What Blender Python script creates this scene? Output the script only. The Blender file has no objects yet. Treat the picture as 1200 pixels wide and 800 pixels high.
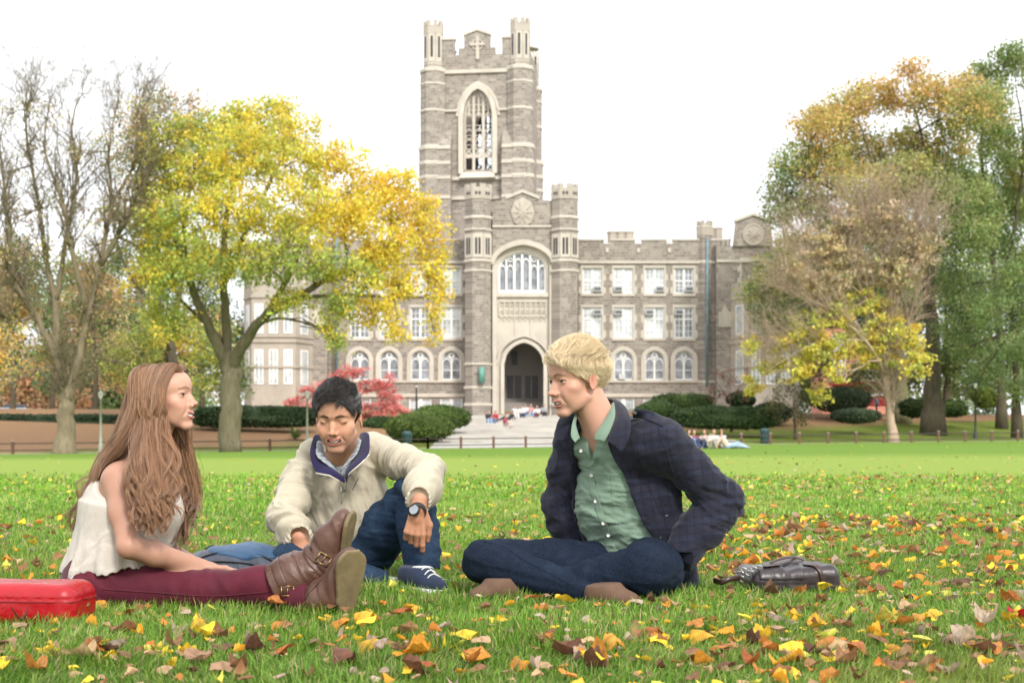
import bpy, math, random
import numpy as np
from mathutils import Vector, Matrix, Euler
rad = math.radians
scn = bpy.context.scene
COL = scn.collection
F_PX, HZ, CAM_H = 1667.0, 516.0, 0.526          # focal length in photo pixels, horizon row, eye height (m)

def at(px, py, Y):
    """point of the place seen at photo pixel (px, py), Y metres ahead of the camera"""
    return np.array([(px - 600.0) / F_PX * Y, Y, CAM_H + (HZ - py) / F_PX * Y])

# ------------------------------------------------------------------ scene-tree helpers
def tag(o, label=None, cat=None, group=None, kind=None):
    if label: o['label'] = label
    if cat: o['category'] = cat
    if group: o['group'] = group
    if kind: o['kind'] = kind
    return o

def empty(name, loc=(0, 0, 0), label=None, cat=None, group=None, rz=0.0):
    o = bpy.data.objects.new(name, None)
    COL.objects.link(o)
    o.location = loc
    o.rotation_euler = (0, 0, rz)
    o.empty_display_size = 0.1
    return tag(o, label, cat, group)

def link(name, me, mat=None, parent=None, world=True):
    o = bpy.data.objects.new(name, me)
    COL.objects.link(o)
    if mat is not None:
        for m in (mat if isinstance(mat, (list, tuple)) else [mat]):
            me.materials.append(m)
    if parent is not None:
        o.parent = parent
        if world:
            chain = Matrix.Identity(4); q = parent
            while q is not None:
                chain = Matrix.LocRotScale(q.location, q.rotation_euler, q.scale) @ chain
                q = q.parent
            o.matrix_local = chain.inverted()
    return o

def mesh_np(name, V, F, smooth=True, colors=None, mats=None):
    """V (n,3); F (m,k) int array or list of such arrays with different k"""
    me = bpy.data.meshes.new(name)
    V = np.asarray(V, dtype=np.float32).reshape(-1, 3)
    Fs = F if isinstance(F, list) else [F]
    Fs = [np.asarray(f, dtype=np.int32) for f in Fs if len(f)]
    me.vertices.add(len(V)); me.vertices.foreach_set('co', V.ravel())
    nl = sum(f.size for f in Fs); nf = sum(len(f) for f in Fs)
    me.loops.add(nl); me.loops.foreach_set('vertex_index', np.concatenate([f.ravel() for f in Fs]))
    me.polygons.add(nf)
    starts = []; c = 0
    for f in Fs:
        starts.append(c + np.arange(len(f)) * f.shape[1]); c += f.size
    me.polygons.foreach_set('loop_start', np.concatenate(starts).astype(np.int32))
    me.polygons.foreach_set('use_smooth', np.full(nf, smooth))
    if mats is not None:
        me.polygons.foreach_set('material_index', np.asarray(mats, dtype=np.int32))
    me.update(calc_edges=True)
    if colors is not None:
        a = me.color_attributes.new('tint', 'FLOAT_COLOR', 'POINT')
        c4 = np.ones((len(V), 4), dtype=np.float32); c4[:, :3] = colors
        a.data.foreach_set('color', c4.ravel())
    return me

# ------------------------------------------------------------------ mesh builder
class MB:
    def __init__(self): self.v = []; self.f = []; self.m = []; self.n = 0
    def add(self, V, F, mat=0):
        V = [tuple(p) for p in V]
        self.v += V
        for f in F:
            self.f.append([i + self.n for i in f]); self.m.append(mat)
        self.n += len(V); return self
    def box(self, lo, hi, mat=0, taper=None):
        x0, y0, z0 = lo; x1, y1, z1 = hi
        V = [(x0,y0,z0),(x1,y0,z0),(x1,y1,z0),(x0,y1,z0),(x0,y0,z1),(x1,y0,z1),(x1,y1,z1),(x0,y1,z1)]
        if taper:
            cx, cy = (x0+x1)/2, (y0+y1)/2
            V = V[:4] + [(cx+(x-cx)*taper, cy+(y-cy)*taper, z) for x, y, z in V[4:]]
        return self.add(V, [(0,3,2,1),(4,5,6,7),(0,1,5,4),(1,2,6,5),(2,3,7,6),(3,0,4,7)], mat)
    def prism(self, pts, y0, y1, mat=0):
        """pts: (x,z) outline counter-clockwise seen from -y, extruded y0..y1"""
        n = len(pts)
        V = [(x, y0, z) for x, z in pts] + [(x, y1, z) for x, z in pts]
        F = [tuple(range(n)), tuple(range(2*n-1, n-1, -1))]
        F += [(i, i+n, (i+1) % n + n, (i+1) % n) for i in range(n)]
        return self.add(V, F, mat)
    def lathe(self, prof, n=16, c=(0, 0), mat=0, a0=0.0, cap=True):
        """prof: (r,z) from bottom to top"""
        V = []; F = []
        for r, z in prof:
            for i in range(n):
                a = a0 + 2*math.pi*i/n
                V.append((c[0]+r*math.cos(a), c[1]+r*math.sin(a), z))
        for j in range(len(prof)-1):
            for i in range(n):
                F.append((j*n+i, j*n+(i+1) % n, (j+1)*n+(i+1) % n, (j+1)*n+i))
        if cap:
            F.append(tuple(range(n-1, -1, -1))); F.append(tuple((len(prof)-1)*n+i for i in range(n)))
        return self.add(V, F, mat)
    def tube(self, pts, radii, n=6, mat=0, cap=True):
        pts = [Vector(p) for p in pts]
        if not hasattr(radii, '__len__'): radii = [radii]*len(pts)
        V = []; F = []; ref = None
        for k, p in enumerate(pts):
            t = (pts[min(k+1, len(pts)-1)] - pts[max(k-1, 0)])
            t = t.normalized() if t.length > 1e-9 else Vector((0,0,1))
            if ref is None:
                ref = Vector((1,0,0)) if abs(t.x) < .8 else Vector((0,1,0))
            u = (ref - t*ref.dot(t)).normalized(); w = t.cross(u); ref = u
            for i in range(n):
                a = 2*math.pi*i/n
                V.append(p + (u*math.cos(a) + w*math.sin(a))*radii[k])
        for j in range(len(pts)-1):
            for i in range(n):
                F.append((j*n+i, j*n+(i+1) % n, (j+1)*n+(i+1) % n, (j+1)*n+i))
        if cap:
            F.append(tuple(range(n-1, -1, -1))); F.append(tuple((len(pts)-1)*n+i for i in range(n)))
        return self.add(V, F, mat)
    def build(self, name, mat, parent=None, smooth=False, bevel=0.0):
        me = bpy.data.meshes.new(name)
        me.from_pydata([tuple(v) for v in self.v], [], self.f)
        if isinstance(mat, (list, tuple)):
            me.polygons.foreach_set('material_index', self.m)
        me.polygons.foreach_set('use_smooth', [smooth]*len(self.f))
        me.update()
        o = link(name, me, mat, parent)
        if bevel:
            b = o.modifiers.new('bevel', 'BEVEL'); b.width = bevel; b.segments = 2; b.limit_method = 'ANGLE'
        return o

# ------------------------------------------------------------------ materials
class Nodes:
    def __init__(self, name):
        self.m = bpy.data.materials.new(name); self.m.use_nodes = True
        self.t = self.m.node_tree; self.N = self.t.nodes; self.L = self.t.links
        self.b = self.N['Principled BSDF']; self.out = self.N['Material Output']
    def n(self, typ, **kw):
        x = self.N.new(typ)
        for k, v in kw.items():
            if k in x.inputs.keys() if isinstance(k, str) else False: x.inputs[k].default_value = v
            else: setattr(x, k, v)
        return x
    def li(self, a, b): self.L.new(a, b)
    def coords(self, kind='Object', scale=(1, 1, 1), rot=(0, 0, 0)):
        tc = self.N.new('ShaderNodeTexCoord'); mp = self.N.new('ShaderNodeMapping')
        mp.inputs['Scale'].default_value = scale; mp.inputs['Rotation'].default_value = rot
        if kind == 'World':
            g = self.N.new('ShaderNodeNewGeometry'); self.li(g.outputs['Position'], mp.inputs[0])
        else: self.li(tc.outputs[kind], mp.inputs[0])
        return mp.outputs[0]
    def noise(self, vec, scale=5, detail=4, rough=.55, dist=0):
        x = self.N.new('ShaderNodeTexNoise'); x.inputs['Scale'].default_value = scale
        x.inputs['Detail'].default_value = detail; x.inputs['Roughness'].default_value = rough
        x.inputs['Distortion'].default_value = dist
        self.li(vec, x.inputs['Vector']); return x.outputs['Fac']
    def ramp(self, fac, stops):
        x = self.N.new('ShaderNodeValToRGB'); e = x.color_ramp.elements
        while len(e) < len(stops): e.new(0.5)
        for i, (p, c) in enumerate(stops):
            e[i].position = p; e[i].color = (*c, 1) if len(c) == 3 else c
        self.li(fac, x.inputs[0]); return x.outputs[0]
    def mix(self, a, b, fac, mode='MIX'):
        x = self.N.new('ShaderNodeMix'); x.data_type = 'RGBA'; x.blend_type = mode
        for s, v in ((x.inputs[0], fac), (x.inputs[6], a), (x.inputs[7], b)):
            if hasattr(v, 'is_output'): self.li(v, s)
            elif isinstance(v, (int, float)): s.default_value = v
            else: s.default_value = (*v, 1)
        return x.outputs[2]
    def math(self, op, a, b=0.5):
        x = self.N.new('ShaderNodeMath'); x.operation = op
        for s, v in ((x.inputs[0], a), (x.inputs[1], b)):
            if hasattr(v, 'is_output'): self.li(v, s)
            else: s.default_value = v
        return x.outputs[0]
    def bump(self, h, strength=.3, dist=.01, prev=None):
        x = self.N.new('ShaderNodeBump'); x.inputs['Strength'].default_value = strength
        x.inputs['Distance'].default_value = dist; self.li(h, x.inputs['Height'])
        if prev is not None: self.li(prev, x.inputs['Normal'])
        self.li(x.outputs[0], self.b.inputs['Normal']); return x.outputs[0]
    def color(self, c):
        if hasattr(c, 'is_output'): self.li(c, self.b.inputs['Base Color'])
        else: self.b.inputs['Base Color'].default_value = (*c, 1)
        return self
    def set(self, **kw):
        for k, v in kw.items():
            k = {'rough': 'Roughness', 'metal': 'Metallic', 'spec': 'Specular IOR Level', 'sheen': 'Sheen Weight',
                 'sss': 'Subsurface Weight', 'coat': 'Coat Weight', 'alpha': 'Alpha', 'trans': 'Transmission Weight'}[k]
            self.b.inputs[k].default_value = v
        return self
    def attr(self, name='tint'):
        x = self.N.new('ShaderNodeAttribute'); x.attribute_name = name; return x.outputs['Color']

def m_simple(name, c, rough=.6, var=0.12, scale=8, bump=0.0, bscale=60, bdist=.002, **kw):
    q = Nodes(name); v = q.coords()
    f = q.noise(v, scale, 5)
    c = np.array(c)
    q.color(q.ramp(f, [(0.3, tuple(c*(1-var))), (0.7, tuple(np.minimum(c*(1+var), 1)))]))
    q.set(rough=rough, **kw)
    if bump: q.bump(q.noise(v, bscale, 3), bump, bdist)
    return q.m

def m_leaf(name, rough=.55, transl=0.35):
    """leaf colour comes from a per-leaf colour; thin leaves let some light through"""
    q = Nodes(name); c = q.attr('tint')
    q.color(c); q.set(rough=rough, spec=.3)
    tr = q.N.new('ShaderNodeBsdfTranslucent'); q.li(c, tr.inputs[0])
    mx = q.N.new('ShaderNodeMixShader'); mx.inputs[0].default_value = transl
    q.li(q.b.outputs[0], mx.inputs[1]); q.li(tr.outputs[0], mx.inputs[2]); q.li(mx.outputs[0], q.out.inputs[0])
    return q.m

# ------------------------------------------------------------------ signed-distance sculpting
f32 = np.float32
def V3(*a): return np.array(a, dtype=f32)
def smin(a, b, k):
    h = np.clip(0.5 + 0.5*(b-a)/k, 0, 1); return b + (a-b)*h - k*h*(1-h)
def smax(a, b, k): return -smin(-a, -b, k)
def ell(P, c, r, R=None):
    q = P - np.asarray(c, f32)
    if R is not None: q = q @ np.asarray(R, f32)          # columns of R = local axes
    r = np.asarray(r, f32)
    k0 = np.sqrt(((q/r)**2).sum(1)); k1 = np.sqrt(((q/(r*r))**2).sum(1)) + 1e-9
    return k0*(k0-1)/k1
def cone(P, a, b, ra, rb, flat=None):
    """round cone; flat=(normal, factor): squashed along the normal"""
    a = np.asarray(a, f32); b = np.asarray(b, f32)
    ab = b - a; L = float(ab @ ab) + 1e-12
    q = P - a; t = np.clip((q @ ab)/L, 0, 1)
    d = q - t[:, None]*ab
    if flat is not None:
        n = np.asarray(flat[0], f32); n = n/np.linalg.norm(n)
        dn = d @ n; d = d + np.outer(dn*(flat[1]-1), n)
    return np.sqrt((d*d).sum(1)) - (ra + t*(rb-ra))
def chain(P, pts, rs, k=None, flat=None):
    d = None
    for i in range(len(pts)-1):
        e = cone(P, pts[i], pts[i+1], rs[i], rs[i+1], flat)
        d = e if d is None else (np.minimum(d, e) if not k else smin(d, e, k))
    return d
def rbox(P, c, h, r, R=None):
    q = P - np.asarray(c, f32)
    if R is not None: q = q @ np.asarray(R, f32)
    q = np.abs(q) - (np.asarray(h, f32) - r)
    return np.sqrt((np.maximum(q, 0)**2).sum(1)) + np.minimum(q.max(1), 0) - r
_WM = {}
def wob(P, s, seed=0):
    """cheap smooth 3-D noise, about -1..1"""
    if seed not in _WM:
        rs = np.random.RandomState(seed); _WM[seed] = [(rs.normal(size=(3, 3)).astype(f32), rs.uniform(0, 6.28, 3).astype(f32)) for _ in range(3)]
    out = np.zeros(len(P), f32)
    Q = P*f32(s); W = Q
    for i in range(3):
        M, ph = _WM[seed][i]
        S = np.sin(W @ M + ph); out += S.mean(1)*(0.75**i); W = Q*(1.7**(i+1)) + S*1.2
    return out*0.8
def ridge(P, s, seed=0): return 1 - 2*np.abs(wob(P, s, seed))

from concurrent.futures import ThreadPoolExecutor
_TP = ThreadPoolExecutor(4)
def surf_net(f, lo, hi, h, slack=1.6, extra=0.012):
    lo = np.array(lo, float); hi = np.array(hi, float); n = 8
    nb = np.maximum(1, np.ceil((hi-lo)/(h*n)).astype(int))
    gi = np.stack(np.meshgrid(*[np.arange(k) for k in nb], indexing='ij'), -1).reshape(-1, 3)
    cen = (lo + (gi+0.5)*h*n).astype(f32)
    d = np.concatenate(list(_TP.map(f, np.array_split(cen, max(4, len(cen)//30000)))))
    gi = gi[np.abs(d) < 0.87*n*h*slack + extra]
    g = np.arange(n+1); lp = np.stack(np.meshgrid(g, g, g, indexing='ij'), -1).reshape(-1, 3)
    keys = []; pos = []; quads = []
    NB = nb*n + 2
    def key(c): return (c[..., 0].astype(np.int64)*NB[1] + c[..., 1])*NB[2] + c[..., 2]
    edges = []
    def ev(chunk):
        G = chunk[:, None, :]*n + lp[None]
        return chunk, G, f((lo + G.reshape(-1, 3)*h).astype(f32)).reshape(len(chunk), n+1, n+1, n+1)
    for chunk, G, D in _TP.map(ev, np.array_split(gi, max(4, len(gi)//60))):
        G = G.reshape(len(chunk), n+1, n+1, n+1, 3)
        corners = [(i, j, k) for i in (0,1) for j in (0,1) for k in (0,1)]
        C = np.stack([D[:, i:n+i, j:n+j, k:n+k] for i, j, k in corners], -1)
        act = (C.min(-1) < 0) & (C.max(-1) >= 0)
        if not act.any(): continue
        c8 = C[act]; base = G[:, :n, :n, :n][act]
        acc = np.zeros((len(c8), 3)); cnt = np.zeros(len(c8))
        for a in range(8):
            for b in range(a+1, 8):
                A = np.array(corners[a]); B = np.array(corners[b])
                if np.abs(A-B).sum() != 1: continue
                va, vb = c8[:, a], c8[:, b]; m = (va < 0) != (vb < 0)
                t = va[m]/(va[m]-vb[m])
                acc[m] += A + (B-A)*t[:, None]; cnt[m] += 1
        keys.append(key(base)); pos.append(lo + (base + acc/cnt[:, None])*h)
        for ax in range(3):
            s0 = [slice(None), slice(0, n), slice(0, n), slice(0, n)]; s1 = list(s0); s1[ax+1] = slice(1, n+1)
            a = D[tuple(s0)]; b = D[tuple(s1)]; m = (a < 0) != (b < 0)
            if m.any(): edges.append((ax, G[:, :n, :n, :n][m], a[m] < 0))
    keys = np.concatenate(keys); pos = np.concatenate(pos)
    keys, idx = np.unique(keys, return_index=True); pos = pos[idx]
    for ax, e, inside in edges:
        u, v = (ax+1) % 3, (ax+2) % 3
        eu = np.zeros(3, int); eu[u] = 1; ev = np.zeros(3, int); ev[v] = 1
        qs = [e-eu-ev, e-ev, e, e-eu]
        ids = []; ok = np.ones(len(e), bool)
        for q in qs:
            ok &= (q >= 0).all(1)
            kk = key(q); p = np.clip(np.searchsorted(keys, kk), 0, len(keys)-1)
            ok &= keys[p] == kk; ids.append(p)
        Q = np.stack(ids, 1); Q[~inside] = Q[~inside][:, ::-1]
        quads.append(Q[ok])
    return pos, np.concatenate(quads)

from mathutils.bvhtree import BVHTree
BVH = {}
def sculpt(name, f, lo, hi, h, mat, parent=None, colors=None, clean=False, **kw):
    V, F = surf_net(f, lo, hi, h, **kw)
    if clean:
        # keep the largest pieces only (tiny crumbs from the field are dropped)
        par = np.arange(len(V))
        E = np.concatenate([F[:, [0, 1]], F[:, [1, 2]], F[:, [2, 3]]])
        for _ in range(200):
            m = np.minimum(par[E[:, 0]], par[E[:, 1]]); old = par.copy()
            np.minimum.at(par, E[:, 0], m); np.minimum.at(par, E[:, 1], m); par = par[par]; par = par[par]
            if (par == old).all(): break
        u, inv, cnt = np.unique(par, return_inverse=True, return_counts=True)
        keep = cnt[inv] > max(60, 0.01*cnt.max())
        if not keep.all():
            F = F[keep[F].all(1)]; remap = np.cumsum(keep)-1; V = V[keep]; F = remap[F]
    # one light smoothing pass removes grid terraces
    n = len(V); cnt = np.maximum(np.bincount(F.ravel(), minlength=n), 1)
    for it in range(2):
        acc = np.stack([sum(np.bincount(F[:, a], V[F[:, b], c], n) for a, b in ((0,1),(1,2),(2,3),(3,0))) for c in range(3)], 1)
        V = V*0.5 + 0.5*acc/cnt[:, None]
    col = colors(V.astype(f32)) if colors is not None else None
    o = link(name, mesh_np(name, V, F, True, col), mat, parent); BVH[o.name] = BVHTree.FromPolygons(V.tolist(), F.tolist())
    return o

def frame(fwd, up=(0, 0, 1)):
    """3x3 with columns: right(x), forward(y), up(z)"""
    y = np.array(fwd, float); y /= np.linalg.norm(y)
    x = np.cross(y, up); x /= np.linalg.norm(x); z = np.cross(x, y)
    return np.stack([x, y, z], 1)

def catmull(pts, n):
    p = np.array(pts, float); p = np.vstack([2*p[0]-p[1], p, 2*p[-1]-p[-2]])
    m = len(p)-3; t = np.linspace(0, m-1e-6, n); i = t.astype(int); u = (t-i)[:, None]
    a, b, c, d = p[i], p[i+1], p[i+2], p[i+3]
    return 0.5*((2*b) + (-a+c)*u + (2*a-5*b+4*c-d)*u**2 + (-a+3*b-3*c+d)*u**3)

def strands_mesh(name, paths, width, cols, mat, parent, taper=0.25):
    """paths (N,K,3): hair strands as three-sided tubes; cols (N,3)"""
    P = np.asarray(paths, float); N, K, _ = P.shape
    T = np.gradient(P, axis=1); T /= np.linalg.norm(T, axis=2, keepdims=True)+1e-9
    ref = np.array([0.31, -0.55, 0.77]); U = np.cross(T, ref); U /= np.linalg.norm(U, axis=2, keepdims=True)+1e-9
    W = np.cross(T, U)
    w = np.asarray(width, float).reshape(-1, 1)*(1-(1-taper)*np.linspace(0, 1, K)[None]**2)
    V = np.stack([P + (U*math.cos(a)+W*math.sin(a))*w[..., None] for a in (0, 2.09, 4.19)], 2)
    idx = np.arange(N*K*3).reshape(N, K, 3)
    F = [np.stack([idx[:, :-1, a], idx[:, :-1, (a+1) % 3], idx[:, 1:, (a+1) % 3], idx[:, 1:, a]], -1).reshape(-1, 4) for a in range(3)]
    C = np.repeat(np.asarray(cols), K*3, axis=0)
    return link(name, mesh_np(name, V.reshape(-1, 3), np.concatenate(F), True, C), mat, parent)
M_ = {}
def m_skin(name, rough=.48):
    q = Nodes(name); v = q.coords(); c = q.attr('tint')
    f = q.noise(v, 28, 5, .6)
    c = q.mix(c, q.mix(c, (1.0, .80, .76), 1.0, 'MULTIPLY'), q.math('MULTIPLY', f, .45))
    sp = q.ramp(q.noise(v, 190, 2), [(.62, (0, 0, 0)), (.72, (1, 1, 1))])
    c = q.mix(c, q.mix(c, (.86, .74, .66), 1.0, 'MULTIPLY'), q.math('MULTIPLY', sp, .35))
    q.color(c); q.set(rough=rough, spec=.35, sss=.12)
    q.b.inputs['Subsurface Radius'].default_value = (1, .35, .2); q.b.inputs['Subsurface Scale'].default_value = .006
    q.bump(q.noise(v, 420, 3, .7), .22, .0012)
    return q.m
M_['skin'] = m_skin('skin')
def m_hair(name, rough=.42, spec=.4):
    q = Nodes(name); q.color(q.attr('tint')); q.set(rough=rough, spec=spec)
    q.b.inputs['Sheen Weight'].default_value = .15
    return q.m
M_['hair'] = m_hair('hair_strands')
M_['eye_white'] = m_simple('eye_white', (.40, .36, .34), .2, .04, 30)
M_['iris'] = m_simple('iris', (.035, .040, .040), .15, .4, 400)
M_['pupil'] = m_simple('pupil', (.004, .004, .004), .08, .0)
M_['teeth'] = m_simple('teeth', (.74, .70, .64), .2, .03, 30)
# ------------------------------------------------------------------ heads
MM = 0.001
class Head:
    """face looks along +y of its own frame; origin between the ears at eye height"""
    def __init__(self, c, fwd, up=(0, 0, 1), s=1.0, **p):
        self.c = np.array(c, float); self.R = frame(fwd, up); self.s = s
        d = dict(jaw=1.0, brow=1.0, nose=1.0, chin=1.0, lip=1.0, smile=0.0, open=0.0, lid=0.5, cheek=1.0, face=1.0, tip=0.0, nape=1.0, cran=1.0)
        d.update(p); self.p = d
    def loc(self, P): return ((P - self.c.astype(f32)) @ self.R.astype(f32)) / f32(self.s*MM)
    def world(self, q): return self.c + (np.asarray(q, float)*MM*self.s) @ self.R.T
    def lipcurve(self, z, dy=0):
        sm = self.p['smile']; w = 23 + 5*sm
        return [(-w, 74-2*sm+dy, z+8.5*sm), (-w*.55, 88+dy, z+2.6*sm), (0, 93+dy, z-1.2*sm), (w*.55, 88+dy, z+2.6*sm), (w, 74-2*sm+dy, z+8.5*sm)]
    def sdf(self, P):
        Q = self.loc(P); p = self.p; A = np.abs(Q[:, 0]); S = Q.copy(); S[:, 0] = A; fw = p['face']
        cr = p['cran']; d = ell(Q, (0, -10, 34*cr-2*(1-cr)*20), (75*p.get('cw', 1), 96, 80*cr))
        d = smin(d, ell(Q, (0, 30, 30), (64*fw, 62, 58*cr)), 18)
        d = smin(d, ell(Q, (0, 32, -32), (57*fw, 54, 66)), 16)
        d = smin(d, cone(S, (49*fw*p['jaw'], 4, -62), (15*p['jaw'], 66, -102), 13, 13), 22)           # jaw line
        d = smin(d, ell(Q, (0, 70, -101), (20*p['chin'], 17, 15)), 14)                                # chin
        d = smin(d, ell(S, (43*fw, 50, -27), (22, 24, 19)), 16)                                       # cheekbone
        d = smin(d, ell(S, (30, 62, -48), (17, 17, 20)), 14) if p['cheek'] > .5 else d
        d = smin(d, ell(S, (34*fw, 42, -58), (17, 30, 32)), 20)
        if p['smile'] > 0: d = smin(d, ell(S, (36, 62, -40), (15*p['smile']+2, 16, 14)), 10)
        d = smin(d, ell(Q, (0, 72, -68), (30, 19, 26)), 10)                                           # muzzle
        d = smax(d, -ell(S, (34, 91, -4), (18, 13, 11)), 9)                                           # eye socket
        d = smin(d, cone(S, (9, 80+6*p['brow'], 16), (40, 72, 17), 6.5*p['brow'], 5*p['brow']), 11)                 # brow ridge
        # eyeball bulge with lids
        lid = ell(S, (32, 69.5, -2), (15.5, 14.2, 13.2)); d = smin(d, lid, 3)
        a = p['lid']
        if a > 0:
            x = (S[:, 0]-32)/14.0; c = np.clip(1-x*x, 0, None)
            slit = np.maximum(np.abs(Q[:, 2]+2 + 1.0*(1-a)*2)- a*5.2*np.sqrt(c), 72-Q[:, 1])
            slit = np.maximum(slit, np.abs(S[:, 0]-32)-14)
            d = smax(d, -slit, 1.2)
        d = smin(d, cone(S, (19, 84.5, 4+a*3), (44, 73, 3+a*1), 2.2, 1.8), 2.5)                       # lid fold
        # nose
        n = p['nose']; ty = 104+7*(n-1)*2
        nose = cone(Q, (0, 81, 3), (0, ty-4, -33), 5.0, 7.6*n)
        nose = smin(nose, ell(Q, (0, ty+1, -38+p['tip']), (9*n, 9, 7.6)), 6)
        nose = smin(nose, ell(S, (12.5*n, 93, -42), (7.5, 10, 7)), 5)
        nose = smin(nose, ell(Q, (0, 88, -24), (12, 11, 20)), 8)
        d = smin(d, nose, 6)
        d = smax(d, -ell(S, (6.5, 101, -49+p['tip']*.5), (3.6, 5.5, 4)), 2)                           # nostril
        # smile fold
        if p['smile'] > .3:
            d = smax(d, -chain(S, [(17, 93, -44), (27, 82, -56), (34, 72, -70)], [1.2, 1.5, .6]), 8)
        d = smax(d, -ell(Q, (0, 99, -57), (3, 5, 7)), 4)                                              # philtrum
        # mouth
        op = p['open']; zt, zb = -68+1.5*op, -71.5-5.5*op
        if op > 0:
            sm = p['smile']; w = 21+5*sm; x = Q[:, 0]/w; c = np.clip(1-x*x, 0, None)
            zc = (zt+zb)/2 - 1*sm + 8.0*sm*x*x
            w = w-4; m = np.maximum(np.abs(Q[:, 2]-zc) - ((zt-zb)/2-0.5)*np.sqrt(c), 60-Q[:, 1]); m = np.maximum(m, np.abs(Q[:, 0])-w)
            d = smax(d, -m, 2)
        L = p['lip']
        up = chain(Q, self.lipcurve(zt+2.2, 1.0), [1.2, 3.6*L, 4.2*L, 3.6*L, 1.2])
        lo = chain(Q, self.lipcurve(zb-2.6, -0.5), [1.0, 4.2*L, 5.2*L, 4.2*L, 1.0])
        d = smin(d, smin(up, lo, 0.5 if op == 0 else 0.2), 3.0)
        if op > 0: d = smax(d, -m*1.0, 1.2)
        d = smax(d, -ell(Q, (0, 93, -88), (17, 6.5, 5)), 6)                                           # below lower lip
        # ears
        if p.get('ears', 1) == 0: return d*f32(self.s*MM)
        e = ell(S, (74*fw**.5, -8, -16), (5.5, 17, 31), frame((0.35, 1, 0.22)))
        e = smax(e, -ell(S, (81*fw**.5, -4, -14), (6, 10, 21), frame((0.35, 1, 0.22))), 3)
        e = smin(e, ell(S, (73*fw**.5, 4, -14), (5, 6, 8)), 3)
        d = smin(d, e, 5)
        return d*f32(self.s*MM)
    def tint(self, V, skin, lip, brow=None, blush=0.35, stub=None, bw=1.0, lash=1.0):
        """natural colour of the skin itself: lips, warm cheeks/nose/ears, brow hair, beard shadow; plus painted shade in the ear hollows"""
        Q = self.loc(V); S = Q.copy(); S[:, 0] = np.abs(Q[:, 0]); p = self.p
        col = np.tile(np.array(skin, f32), (len(V), 1))
        def lay(c, w):
            w = np.clip(w, 0, 1)[:, None]; col[:] = col*(1-w) + np.array(c, f32)*w
        sk = np.array(skin); red = sk*np.array([1.0, .72, .70])
        lay(red, blush*np.exp(-(((S - np.array([42, 62, -34], f32))/np.array([20, 22, 18], f32))**2).sum(1)))
        lay(red, blush*1.1*np.exp(-(((Q - np.array([0, 104, -38], f32))/np.array([13, 14, 12], f32))**2).sum(1)))
        lay(red*[1, .92, .92], blush*1.3*np.exp(-(((S - np.array([78, -8, -14], f32))/np.array([9, 20, 32], f32))**2).sum(1)))
        lay(red*.55, .8*np.exp(-(((S - np.array([79, -5, -12], f32))/np.array([7, 6, 12], f32))**2).sum(1)))  # shade of the ear hollow painted into the skin tint
        if stub is not None:
            w = np.clip((-50-Q[:, 2])/18, 0, 1)*np.clip((Q[:, 1]-5)/25, 0, 1)*np.clip((Q[:, 2]+130)/15, 0, 1)
            lay(stub, 0.30*w)
        op = p['open']; zt, zb = -68+1.5*op, -71.5-5.5*op; L = p['lip']
        up = chain(Q, self.lipcurve(zt+2.2, 1.0), [1.0, 3.2*L, 3.8*L, 3.2*L, 1.0])
        lo = chain(Q, self.lipcurve(zb-2.6, -0.5), [1.0, 3.9*L, 4.8*L, 3.9*L, 1.0])
        lay(lip, np.clip(1.4-np.minimum(up, lo)/1.6, 0, 1)*0.9*(Q[:, 1] > 60))
        inm = (np.abs(Q[:, 0]) < 24) & (Q[:, 2] < zt) & (Q[:, 2] > zb) & (Q[:, 1] < 84) & (Q[:, 1] > 40)
        if op > 0: col[inm] = (0.12, 0.03, 0.03)
        if brow is not None:
            b = chain(S, [(14, 91, 15), (28, 88, 18.5), (47, 72, 15)], [2.9*bw, 3.0*bw, 1.2*bw])
            lay(brow, np.clip(1.2-b/2.0, 0, 1)*min(.9, .8*bw))
        # lash line
        if brow is not None:
            l = chain(S, [(19, 84, -2), (30, 86, 1.5+3.4*p['lid']-2), (42, 80, 1+2*p['lid']-2), (47, 74, -2)], [1.2, 2.0, 2.0, 1.2])
            if p['lid'] <= 0.25: l = chain(S, [(19, 84, -6), (28, 86, -9.5), (38, 84, -9.5), (47, 75, -5)], [1.4, 2.2, 2.2, 1.4])
            lay(np.array(brow)*.5, np.clip(1.2-l/1.5, 0, 1)*.85*lash)
        return col
    def parts(self, parent, iris=(0.10, 0.16, 0.22), look=(0, 1, 0)):
        """eyes and teeth, children of the body"""
        s = self.s*MM
        if self.p['lid'] > 0.2:
            for sx in (-1, 1):
                V = []; F = []; M = []
                n, m = 20, 14
                fw = np.array(look, float); fw /= np.linalg.norm(fw); Rl = frame(fw)
                for j in range(m+1):
                    th = math.pi*j/m
                    for i in range(n):
                        a = 2*math.pi*i/n
                        q = np.array([math.sin(th)*math.cos(a), math.cos(th), math.sin(th)*math.sin(a)])*12.3
                        V.append(self.world(np.array([sx*32, 70.5, -2]) + Rl @ q))
                for j in range(m):
                    for i in range(n):
                        F.append((j*n+i, j*n+(i+1) % n, (j+1)*n+(i+1) % n, (j+1)*n+i)); M.append(2 if j < 1 else (1 if j < 3 else 0))
                me = mesh_np('eye', V, np.array(F), True, None, M)
                link('eye', me, [M_['eye_white'], M_['iris'], M_['pupil']], parent)
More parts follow.
